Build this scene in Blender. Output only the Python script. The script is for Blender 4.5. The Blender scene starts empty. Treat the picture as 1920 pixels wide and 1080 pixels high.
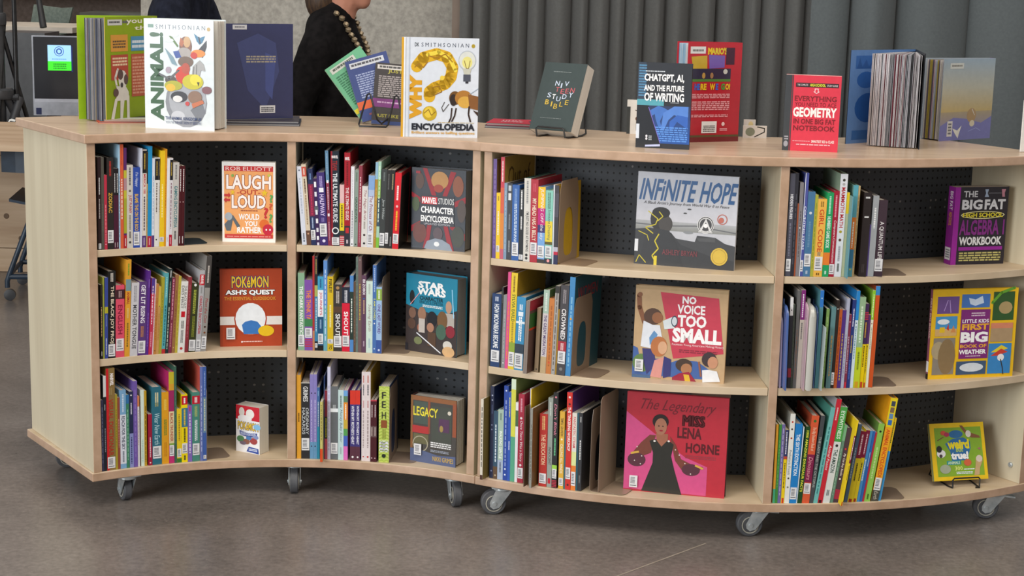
import bpy, math, random
from mathutils import Vector, Matrix
random.seed(7)
D = bpy.data
S = bpy.context.scene
COL = S.collection
R = math.radians

# ---------------------------------------------------------------- camera
cd = D.cameras.new('camera'); cam = D.objects.new('camera', cd); COL.objects.link(cam)
cd.sensor_width = 36.0; cd.lens = 3116.8/1920*36.0
_p, _r = R(10.8989), R(1.48076)
_F = Vector((0, math.cos(_p), -math.sin(_p))); _U = Vector((0, math.sin(_p), math.cos(_p))); _X = Vector((1, 0, 0))
_X2 = _X*math.cos(_r)+_U*math.sin(_r); _U2 = -_X*math.sin(_r)+_U*math.cos(_r)
_m = Matrix((_X2, _U2, -_F)).transposed().to_4x4(); _m.translation = Vector((0, 0, 1.54403))
cam.matrix_world = _m
cd.clip_end = 60
S.camera = cam
# ---------------------------------------------------------------- light and exposure
S.view_settings.view_transform = 'Standard'
S.view_settings.look = 'None'
S.view_settings.exposure = 0.22
S.view_settings.gamma = 1.0
S.view_settings.use_curve_mapping = False
w = D.worlds.new('hall_light'); S.world = w; w.use_nodes = True
w.node_tree.nodes['Background'].inputs[0].default_value = (1.0, 0.965, 0.925, 1)
w.node_tree.nodes['Background'].inputs[1].default_value = 0.40
def area(name, loc, target, sx, sy, power, col):
    l = D.lights.new(name, 'AREA'); l.shape = 'RECTANGLE'; l.size = sx; l.size_y = sy; l.energy = power; l.color = col
    o = D.objects.new(name, l); COL.objects.link(o); o.location = loc
    o.rotation_euler = (Vector(target)-Vector(loc)).to_track_quat('-Z', 'Y').to_euler()
    o['kind'] = 'helper'
    return o
area('window_daylight', (-6.0, -2.0, 2.4), (-.3, 4.6, .7), 4.4, 2.8, 365, (0.93, 0.975, 1.0))
area('ceiling_lamp_light', (0.0, 2.6, 3.9), (0, 4.4, .3), 4.0, 2.0, 85, (1.0, .91, .80))
area('hall_lamp_light', (0.5, 7.6, 4.2), (0, 8.6, .6), 6.0, 1.6, 60, (1.0, .97, .93))
area('far_fill_light', (-3.4, 10.6, 4.2), (-3.2, 12.6, .8), 3.0, 1.6, 75, (1.0, .95, .88))  # added fill to brighten the dark far left, no known lamp there

# ---------------------------------------------------------------- helpers
def lin(h):
    h = h.lstrip('#'); r = [int(h[i:i+2], 16)/255 for i in (0, 2, 4)]
    return tuple(c/12.92 if c <= .04045 else ((c+.055)/1.055)**2.4 for c in r)+(1.0,)
def nt(name, rough=.5, spec=.5):
    m = D.materials.new(name); m.use_nodes = True
    b = m.node_tree.nodes['Principled BSDF']; b.inputs['Roughness'].default_value = rough
    b.inputs['Specular IOR Level'].default_value = spec
    return m, m.node_tree, b
def node(t, k, **kw):
    n = t.nodes.new(k)
    for a, v in kw.items():
        if a.startswith('i_'): n.inputs[int(a[2:])].default_value = v
        else: setattr(n, a, v)
    return n
def paint_mat(name, rough, coat=0.0):
    m, t, b = nt(name, rough, .4)
    a = node(t, 'ShaderNodeAttribute', attribute_name='Col')
    tc = node(t, 'ShaderNodeTexCoord'); n = node(t, 'ShaderNodeTexNoise'); n.inputs['Scale'].default_value = 60
    t.links.new(tc.outputs['Object'], n.inputs['Vector'])
    mx = node(t, 'ShaderNodeMix', data_type='RGBA', blend_type='MULTIPLY'); mx.inputs[0].default_value = .18
    cr = node(t, 'ShaderNodeValToRGB'); cr.color_ramp.elements[0].color = (.7, .7, .7, 1); cr.color_ramp.elements[1].color = (1.15, 1.15, 1.15, 1)
    cr.color_ramp.elements[0].position = .3; cr.color_ramp.elements[1].position = .7
    t.links.new(n.outputs['Fac'], cr.inputs[0]); t.links.new(a.outputs['Color'], mx.inputs[6]); t.links.new(cr.outputs[0], mx.inputs[7])
    t.links.new(mx.outputs[2], b.inputs['Base Color'])
    if coat: b.inputs['Coat Weight'].default_value = coat; b.inputs['Coat Roughness'].default_value = .12
    return m
def noise_mat(name, c1, c2, scale=(1, 1, 1), nscale=5, rough=.5, detail=6, bump=0.0, metal=0.0, lo=.35, hi=.65, coat=0, spec=.5):
    m, t, b = nt(name, rough, spec)
    tc = node(t, 'ShaderNodeTexCoord'); mp = node(t, 'ShaderNodeMapping'); mp.inputs['Scale'].default_value = scale
    n = node(t, 'ShaderNodeTexNoise'); n.inputs['Scale'].default_value = nscale; n.inputs['Detail'].default_value = detail
    cr = node(t, 'ShaderNodeValToRGB'); e = cr.color_ramp.elements
    e[0].color = lin(c1); e[1].color = lin(c2); e[0].position = lo; e[1].position = hi
    t.links.new(tc.outputs['Object'], mp.inputs[0]); t.links.new(mp.outputs[0], n.inputs['Vector'])
    t.links.new(n.outputs['Fac'], cr.inputs[0]); t.links.new(cr.outputs[0], b.inputs['Base Color'])
    b.inputs['Metallic'].default_value = metal
    if coat: b.inputs['Coat Weight'].default_value = coat
    if bump:
        bp = node(t, 'ShaderNodeBump'); bp.inputs['Strength'].default_value = bump; bp.inputs['Distance'].default_value = .004
        t.links.new(n.outputs['Fac'], bp.inputs['Height']); t.links.new(bp.outputs[0], b.inputs['Normal'])
    return m
M = {}
M['paint'] = paint_mat('printed_paper', .42)
M['gloss'] = paint_mat('glossy_jacket', .3, .6)
M['pages'] = noise_mat('page_edges', '#c4beb4', '#e6e1d8', (1, 900, 1), 1.0, .8, 2)
M['pages_x'] = noise_mat('page_edges_across', '#bcb5aa', '#e2ddd3', (900, 1, 1), 1.0, .8, 2)
M['pages_grey'] = noise_mat('grey_page_edges', '#6f6f72', '#a9a9ac', (1, 900, 1), 1.0, .5, 2)
M['panel'] = noise_mat('maple_panel', '#c8bca2', '#d3c8ae', (14, 14, .8), 1.6, .45, 5, spec=.3)
M['top'] = noise_mat('maple_worktop', '#c3a98f', '#d5bda3', (1.2, 16, 8), 1.4, .3, 6)
M['edge'] = noise_mat('maple_edge_band', '#b49479', '#c7a68c', (9, 9, 9), 2.2, .3, 6, coat=.35)
M['shelf'] = noise_mat('maple_shelf', '#cbb596', '#dbc7ab', (2, 12, 10), 1.6, .45, 5)
M['pine'] = noise_mat('pine_board', '#b39474', '#cdb293', (1.0, 8, 14), 1.5, .5, 8)
M['pine_dark'] = noise_mat('brown_board', '#7c6350', '#947a62', (1.0, 8, 14), 1.5, .5, 8)
M['knot'] = noise_mat('pine_knot', '#5e4630', '#6f553c', (1, 1, 1), 20, .6)
M['steel'] = noise_mat('zinc_steel', '#b4bcc0', '#dce2e4', (1, 1, 1), 30, .3, 3, metal=.55)
M['rubber'] = noise_mat('grey_rubber', '#4a4b4f', '#5c5d61', (1, 1, 1), 25, .6)
M['hub'] = noise_mat('wheel_hub_plastic', '#a8a498', '#c2beb0', (1, 1, 1), 25, .45)
M['black'] = noise_mat('black_wire', '#0e0e10', '#1c1c1f', (1, 1, 1), 25, .35)
M['black_cloth'] = noise_mat('black_cloth', '#0d0c0d', '#191718', (1, 1, 1), 40, .9, bump=.3, spec=.1)
M['navy_cloth'] = noise_mat('navy_cloth', '#1a1c26', '#262936', (1, 1, 1), 40, .9, bump=.3, spec=.1)
M['skin'] = noise_mat('skin', '#b57d68', '#c58c76', (1, 1, 1), 8, .55)
M['hair'] = noise_mat('brown_hair', '#2a1c14', '#49331f', (30, 30, 4), 4, .55, bump=.5)
M['metal_blue'] = noise_mat('slate_blue_metal', '#1f2d3d', '#2b3c4e', (1, 1, 1), 12, .4)
M['green_cloth'] = noise_mat('grey_green_cloth', '#65716a', '#75817a', (1, 1, 1), 60, .85, bump=.2)
M['white_lam'] = noise_mat('white_laminate', '#b4aa9c', '#c6bcae', (2, 2, 2), 4, .4)
M['grey_dark'] = noise_mat('dark_grey_plastic', '#2c2d30', '#3a3b3e', (1, 1, 1), 18, .4)
M['silver'] = noise_mat('silver_plastic', '#a4a9b4', '#b8bdc8', (1, 1, 1), 18, .35)
def concrete(name, c1, c2, c3, rough, sc, spots=0.0, bump=.05):
    m, t, b = nt(name, rough, .5)
    tc = node(t, 'ShaderNodeTexCoord'); n = node(t, 'ShaderNodeTexNoise'); n.inputs['Scale'].default_value = sc; n.inputs['Detail'].default_value = 10; n.inputs['Roughness'].default_value = .65
    n2 = node(t, 'ShaderNodeTexNoise'); n2.inputs['Scale'].default_value = sc*40; n2.inputs['Detail'].default_value = 4
    cr = node(t, 'ShaderNodeValToRGB'); e = cr.color_ramp.elements; e[0].position = .3; e[1].position = .72
    e[0].color = lin(c1); e[1].color = lin(c3); k = cr.color_ramp.elements.new(.5); k.color = lin(c2)
    cr2 = node(t, 'ShaderNodeValToRGB'); f = cr2.color_ramp.elements; f[0].position = .3; f[1].position = .75; f[0].color = (.55, .53, .51, 1); f[1].color = (1.3, 1.27, 1.24, 1)
    mx = node(t, 'ShaderNodeMix', data_type='RGBA', blend_type='MULTIPLY'); mx.inputs[0].default_value = .55
    for q in (n, n2): t.links.new(tc.outputs['Object'], q.inputs['Vector'])
    t.links.new(n.outputs['Fac'], cr.inputs[0]); t.links.new(n2.outputs['Fac'], cr2.inputs[0])
    t.links.new(cr.outputs[0], mx.inputs[6]); t.links.new(cr2.outputs[0], mx.inputs[7]); last = mx.outputs[2]
    if spots:
        v = node(t, 'ShaderNodeTexNoise'); v.inputs['Scale'].default_value = 150; v.inputs['Detail'].default_value = 2
        t.links.new(tc.outputs['Object'], v.inputs['Vector'])
        c3r = node(t, 'ShaderNodeValToRGB'); g = c3r.color_ramp.elements; g[0].position = .66; g[1].position = .72; g[0].color = (0, 0, 0, 1); g[1].color = (1, 1, 1, 1)
        m2 = node(t, 'ShaderNodeMix', data_type='RGBA'); m2.inputs[7].default_value = lin('#a29a8e')
        mul = node(t, 'ShaderNodeMath', operation='MULTIPLY'); mul.inputs[1].default_value = spots
        t.links.new(v.outputs['Fac'], c3r.inputs[0]); t.links.new(c3r.outputs[0], mul.inputs[0]); t.links.new(mul.outputs[0], m2.inputs[0]); t.links.new(last, m2.inputs[6]); last = m2.outputs[2]
    t.links.new(last, b.inputs['Base Color'])
    rr = node(t, 'ShaderNodeMapRange'); rr.inputs[3].default_value = rough*.7; rr.inputs[4].default_value = rough*1.3
    t.links.new(n.outputs['Fac'], rr.inputs[0]); t.links.new(rr.outputs[0], b.inputs['Roughness'])
    if bump:
        bp = node(t, 'ShaderNodeBump'); bp.inputs['Strength'].default_value = bump; bp.inputs['Distance'].default_value = .003
        t.links.new(n2.outputs['Fac'], bp.inputs['Height']); t.links.new(bp.outputs[0], b.inputs['Normal'])
    return m
M['floor'] = concrete('polished_concrete', '#645f5c', '#7c7571', '#8f8883', .3, 1.6, .6)
M['wall'] = concrete('raw_concrete', '#94928a', '#aaa79f', '#b8b5ac', .8, 1.1, 0, .2)
M['farwall'] = concrete('brown_plaster', '#8c7c74', '#9c8c84', '#a6968d', .8, .8, 0, .1)
def curtain_mat(c1, c2):
    m, t, b = nt('grey_curtain_cloth', .85, .15)
    tc = node(t, 'ShaderNodeTexCoord'); mp = node(t, 'ShaderNodeMapping'); mp.inputs['Scale'].default_value = (40, 40, 40)
    n = node(t, 'ShaderNodeTexNoise'); n.inputs['Scale'].default_value = 2
    cr = node(t, 'ShaderNodeValToRGB'); e = cr.color_ramp.elements; e[0].color = lin(c1); e[1].color = lin(c2)
    t.links.new(tc.outputs['Object'], mp.inputs[0]); t.links.new(mp.outputs[0], n.inputs['Vector']); t.links.new(n.outputs['Fac'], cr.inputs[0])
    t.links.new(cr.outputs[0], b.inputs['Base Color']); b.inputs['Sheen Weight'].default_value = .2
    return m
M['curtain'] = curtain_mat('#5c5c5a', '#6a6b6a'); M['curtain_wide'] = curtain_mat('#5f6567', '#6d7476')
def perf_mat():
    m, t, b = nt('perforated_steel', .5, .3)
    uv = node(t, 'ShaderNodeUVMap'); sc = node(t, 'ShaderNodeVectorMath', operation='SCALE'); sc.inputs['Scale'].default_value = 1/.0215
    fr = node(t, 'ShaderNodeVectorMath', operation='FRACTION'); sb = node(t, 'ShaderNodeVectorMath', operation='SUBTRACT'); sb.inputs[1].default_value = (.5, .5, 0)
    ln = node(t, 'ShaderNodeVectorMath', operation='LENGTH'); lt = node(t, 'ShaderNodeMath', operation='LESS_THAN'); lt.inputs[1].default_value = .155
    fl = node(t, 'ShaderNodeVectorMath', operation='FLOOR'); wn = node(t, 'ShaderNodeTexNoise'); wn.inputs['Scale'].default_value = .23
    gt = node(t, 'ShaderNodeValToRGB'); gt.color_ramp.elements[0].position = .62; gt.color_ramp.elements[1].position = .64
    gt.color_ramp.elements[0].color = lin('#08080a'); gt.color_ramp.elements[1].color = lin('#8c8c8c')  # holes painted: black for the dark behind, some pale for light coming through
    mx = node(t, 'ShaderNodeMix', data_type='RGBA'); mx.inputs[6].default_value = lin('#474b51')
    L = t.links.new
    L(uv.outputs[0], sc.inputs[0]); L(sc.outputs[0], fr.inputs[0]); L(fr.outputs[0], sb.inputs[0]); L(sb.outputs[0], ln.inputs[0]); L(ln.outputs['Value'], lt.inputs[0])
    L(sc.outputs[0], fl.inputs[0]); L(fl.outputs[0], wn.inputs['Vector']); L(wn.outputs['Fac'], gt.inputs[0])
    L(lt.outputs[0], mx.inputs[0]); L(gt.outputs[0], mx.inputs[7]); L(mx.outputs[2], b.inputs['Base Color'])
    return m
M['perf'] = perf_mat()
def emit_mat(name, col, st):
    m, t, b = nt(name, .3); b.inputs['Base Color'].default_value = lin(col); b.inputs['Emission Color'].default_value = lin(col); b.inputs['Emission Strength'].default_value = st
    return m
M['screen_paint'] = paint_mat('screen_picture', .3)
_t = M['screen_paint'].node_tree; _b = _t.nodes['Principled BSDF']; _a = [n for n in _t.nodes if n.type == 'ATTRIBUTE'][0]
_t.links.new(_a.outputs['Color'], _b.inputs['Emission Color']); _b.inputs['Emission Strength'].default_value = .8
def film_mat():
    m, t, b = nt('blue_plastic_film', .2); b.inputs['Base Color'].default_value = lin('#5a78b0'); b.inputs['Alpha'].default_value = .75
    b.inputs['Coat Weight'].default_value = .5
    return m

class MB:
    """collects shapes into one mesh; each face carries a colour and a material slot"""
    def __init__(s): s.v = []; s.f = []; s.c = []; s.m = []; s.uv = {}
    def poly(s, pts, col='#ffffff', mi=0, cols=None):
        n = len(s.v); s.v += [tuple(p) for p in pts]; s.f.append(tuple(range(n, n+len(pts))))
        s.c.append(cols or [lin(col)]*len(pts)); s.m.append(mi)
    def box(s, x0, x1, y0, y1, z0, z1, col='#ffffff', mi=0, xf=None):
        p = [Vector((x, y, z)) for z in (z0, z1) for y in (y0, y1) for x in (x0, x1)]
        if xf: p = [xf @ q for q in p]
        for q in ((0, 2, 3, 1), (4, 5, 7, 6), (0, 1, 5, 4), (2, 6, 7, 3), (0, 4, 6, 2), (1, 3, 7, 5)): s.poly([p[i] for i in q], col, mi)
    def prism(s, pts, z0, z1, col='#ffffff', mi=0, side=None):
        n = len(pts); s.poly([(x, y, z1) for x, y in pts], col, mi); s.poly([(x, y, z0) for x, y in reversed(pts)], col, mi)
        for i in range(n):
            a, b = pts[i], pts[(i+1) % n]; s.poly([(a[0], a[1], z0), (b[0], b[1], z0), (b[0], b[1], z1), (a[0], a[1], z1)], col, mi if side is None else side)
    def tube(s, pts, r, n=8, col='#ffffff', mi=0, closed=False):
        pts = [Vector(p) for p in pts]; rings = []
        for i, p in enumerate(pts):
            a = pts[i-1] if (i or closed) else p; b = pts[(i+1) % len(pts)] if (i < len(pts)-1 or closed) else p
            d = (b-a).normalized(); u = d.orthogonal().normalized()
            if rings and abs(d.dot(rings[-1][1])) < .99: u = (rings[-1][1]-d*d.dot(rings[-1][1])).normalized()
            w = d.cross(u); rr = r[i] if isinstance(r, (list, tuple)) else r
            rings.append(([p+(u*math.cos(2*math.pi*k/n)+w*math.sin(2*math.pi*k/n))*rr for k in range(n)], u))
        m = len(pts)
        for i in range(m if closed else m-1):
            A, B = rings[i][0], rings[(i+1) % m][0]
            for k in range(n): s.poly([A[k], A[(k+1) % n], B[(k+1) % n], B[k]], col, mi)
        if not closed: s.poly(list(reversed(rings[0][0])), col, mi); s.poly(rings[-1][0], col, mi)
    def lathe(s, prof, axis_o, axis_d, n=20, col='#ffffff', mi=0):
        o = Vector(axis_o); d = Vector(axis_d).normalized(); u = d.orthogonal().normalized(); w = d.cross(u)
        P = [[o+d*h+(u*math.cos(2*math.pi*k/n)+w*math.sin(2*math.pi*k/n))*r for k in range(n)] for r, h in prof]
        for A, B in zip(P, P[1:]):
            for k in range(n): s.poly([A[k], A[(k+1) % n], B[(k+1) % n], B[k]], col, mi)
        s.poly(list(reversed(P[0])), col, mi); s.poly(P[-1], col, mi)
    def build(s, name, mats, parent=None, smooth=False, merge=False):
        me = D.meshes.new(name); me.from_pydata(s.v, [], s.f)
        for m in (mats if isinstance(mats, (list, tuple)) else [mats]): me.materials.append(M[m] if isinstance(m, str) else m)
        ca = me.color_attributes.new('Col', 'FLOAT_COLOR', 'CORNER')
        buf = [x for cs in s.c for q in cs for x in q]; ca.data.foreach_set('color', buf)
        me.polygons.foreach_set('material_index', s.m)
        if smooth: me.polygons.foreach_set('use_smooth', [True]*len(s.f))
        if merge or smooth:
            import bmesh
            bm = bmesh.new(); bm.from_mesh(me); bmesh.ops.remove_doubles(bm, verts=bm.verts, dist=1e-6); bm.to_mesh(me); bm.free()
        if smooth: me.set_sharp_from_angle(angle=R(38))
        me.update()
        o = D.objects.new(name, me); COL.objects.link(o)
        if parent: o.parent = parent
        return o
def empty(name, loc, rz=0.0, mat=None):
    o = D.objects.new(name, None); COL.objects.link(o); o.empty_display_size = .05
    if mat is not None: o.matrix_world = mat
    else: o.location = loc; o.rotation_euler = (0, 0, rz)
    return o
def tag(o, label=None, cat=None, group=None, kind=None):
    if label: o['label'] = label
    if cat: o['category'] = cat
    if group: o['group'] = group
    if kind: o['kind'] = kind
    return o

# ---------------------------------------------------------------- flat print (lettering and pictures) as thin coloured polygons
_TC = {}
def glyphs(text, bold=0.0, shear=0.0):
    k = (text, bold, shear)
    if k not in _TC:
        cu = D.curves.new('lettering', 'FONT'); cu.body = text; cu.resolution_u = 2; cu.offset = bold; cu.shear = shear; cu.fill_mode = 'FRONT'
        ob = D.objects.new('lettering', cu); me = D.meshes.new_from_object(ob)
        v = [q.co.copy() for q in me.vertices]; f = [tuple(p.vertices) for p in me.polygons]
        D.objects.remove(ob); D.curves.remove(cu); D.meshes.remove(me)
        if v:
            x0 = min(q.x for q in v); x1 = max(q.x for q in v); y0 = min(q.y for q in v); y1 = max(q.y for q in v)
            v = [((q.x-x0)/max(x1-x0, 1e-6), (q.y-y0)/max(y1-y0, 1e-6)) for q in v]
        _TC[k] = (v, f)
    return _TC[k]
class Print:
    """u across 0..1, v down 0..1, placed by place(u, v, layer) -> 3D"""
    def __init__(s, place, W, H): s.pl = place; s.W = W; s.H = H; s.mb = MB(); s.L = 0
    def P(s, pts, col, cols=None):
        s.L += 1; s.mb.poly([s.pl(u, v, s.L) for u, v in pts], col, 0, cols)
    def rect(s, a, b, c, d, col): s.P([(a, d), (c, d), (c, b), (a, b)], col)
    def grad(s, a, b, c, d, c1, c2): s.P([(a, d), (c, d), (c, b), (a, b)], c1, [lin(c2), lin(c2), lin(c1), lin(c1)])
    def ell(s, cx, cy, rx, ry, col, n=18): s.P([(cx+rx*math.cos(-2*math.pi*k/n), cy+ry*math.sin(-2*math.pi*k/n)) for k in range(n)], col)
    def ring(s, cx, cy, rx, ry, w, col, n=22):
        s.L += 1
        for k in range(n):
            a, b = -2*math.pi*k/n, -2*math.pi*(k+1)/n; q = []
            for t, e in ((a, 0), (b, 0), (b, w), (a, w)): q.append(s.pl(cx+(rx-e)*math.cos(t), cy+(ry-e*ry/rx)*math.sin(t), s.L))
            s.mb.poly(list(reversed(q)), col)
    def line(s, w, pts, col):
        s.L += 1; W, H = s.W, s.H
        for (a, b), (c, d) in zip(pts, pts[1:]):
            dx, dy = (c-a)*W, (d-b)*H; l = math.hypot(dx, dy) or 1; nx, ny = -dy/l*w*W/2, dx/l*w*W/2
            q = [(a+nx/W, b+ny/H), (c+nx/W, d+ny/H), (c-nx/W, d-ny/H), (a-nx/W, b-ny/H)]
            s.mb.poly([s.pl(u, v, s.L) for u, v in q], col)
        for (a, b) in pts:
            if w > .02: s.mb.poly([s.pl(a+w/2*math.cos(-t*.5236), b+w/2*W/H*math.sin(-t*.5236), s.L) for t in range(12)], col)
    def text(s, a, b, c, d, col, txt, bold=0.0, shear=0.0, rot=0, out=None):
        if out:
            s.L += 1; e = min(.008, (d-b)*.085)
            for ox, oy in ((-e, 0), (e, 0), (0, -e), (0, e), (e, e), (-e, e), (e, -e), (-e, -e)): s._t(a+ox, b+oy*s.W/s.H, c+ox, d+oy*s.W/s.H, out, txt, bold, shear, rot)
        s.L += 1; s._t(a, b, c, d, col, txt, bold, shear, rot)
    def _t(s, a, b, c, d, col, txt, bold, shear, rot):
        v, f = glyphs(txt, bold, shear); n = len(s.mb.v)
        for tx, ty in v:
            if rot == 90: u, w = a+(c-a)*(1-ty), d-(d-b)*tx      # reads upwards
            elif rot == -90: u, w = a+(c-a)*ty, b+(d-b)*tx       # reads downwards
            else: u, w = a+(c-a)*tx, d-(d-b)*ty
            if rot == 90: u = a+(c-a)*(1-ty)
            s.mb.v.append(tuple(s.pl(u, w, s.L)))
        for q in f: s.mb.f.append(tuple(n+i for i in q)); s.mb.c.append([lin(col)]*len(q)); s.mb.m.append(0)
    def scrib(s, a, b, c, d, col, n=3, rot=0, seed=0):
        s.L += 1; rnd = random.Random(seed*977+int(a*991)+int(b*313))
        for i in range(n):
            t = 0.0
            while t < 1:
                l = rnd.uniform(.05, .16)*(1 if not rot else .6); e = min(t+l, 1)
                if rot: u0, u1 = a+(c-a)*(i+.15)/n, a+(c-a)*(i+.85)/n; v0, v1 = b+(d-b)*t, b+(d-b)*e
                else: v0, v1 = b+(d-b)*(i+.2)/n, b+(d-b)*(i+.8)/n; u0, u1 = a+(c-a)*t, a+(c-a)*e
                s.mb.poly([s.pl(u, v, s.L) for u, v in ((u0, v1), (u1, v1), (u1, v0), (u0, v0))], col)
                t = e+.02
    def build(s, name, mat, parent): return s.mb.build(name, mat, parent) if s.mb.f else None
def call_label(pl, W, H, a, b, c, d, parent, seed):
    p = Print(pl, W, H); p.L = 6; p.rect(a, b, c, d, '#e4e4e6')
    p.scrib(a+(c-a)*.15, b+(d-b)*.12, a+(c-a)*.7, d-(d-b)*.3, '#6c6c74', 5, 0, seed); p.scrib(a+(c-a)*.1, d-(d-b)*.22, c-(c-a)*.1, d-(d-b)*.1, '#505058', 1, 0, seed+1)
    p.build('call_number_label', 'paint', parent)
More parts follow.
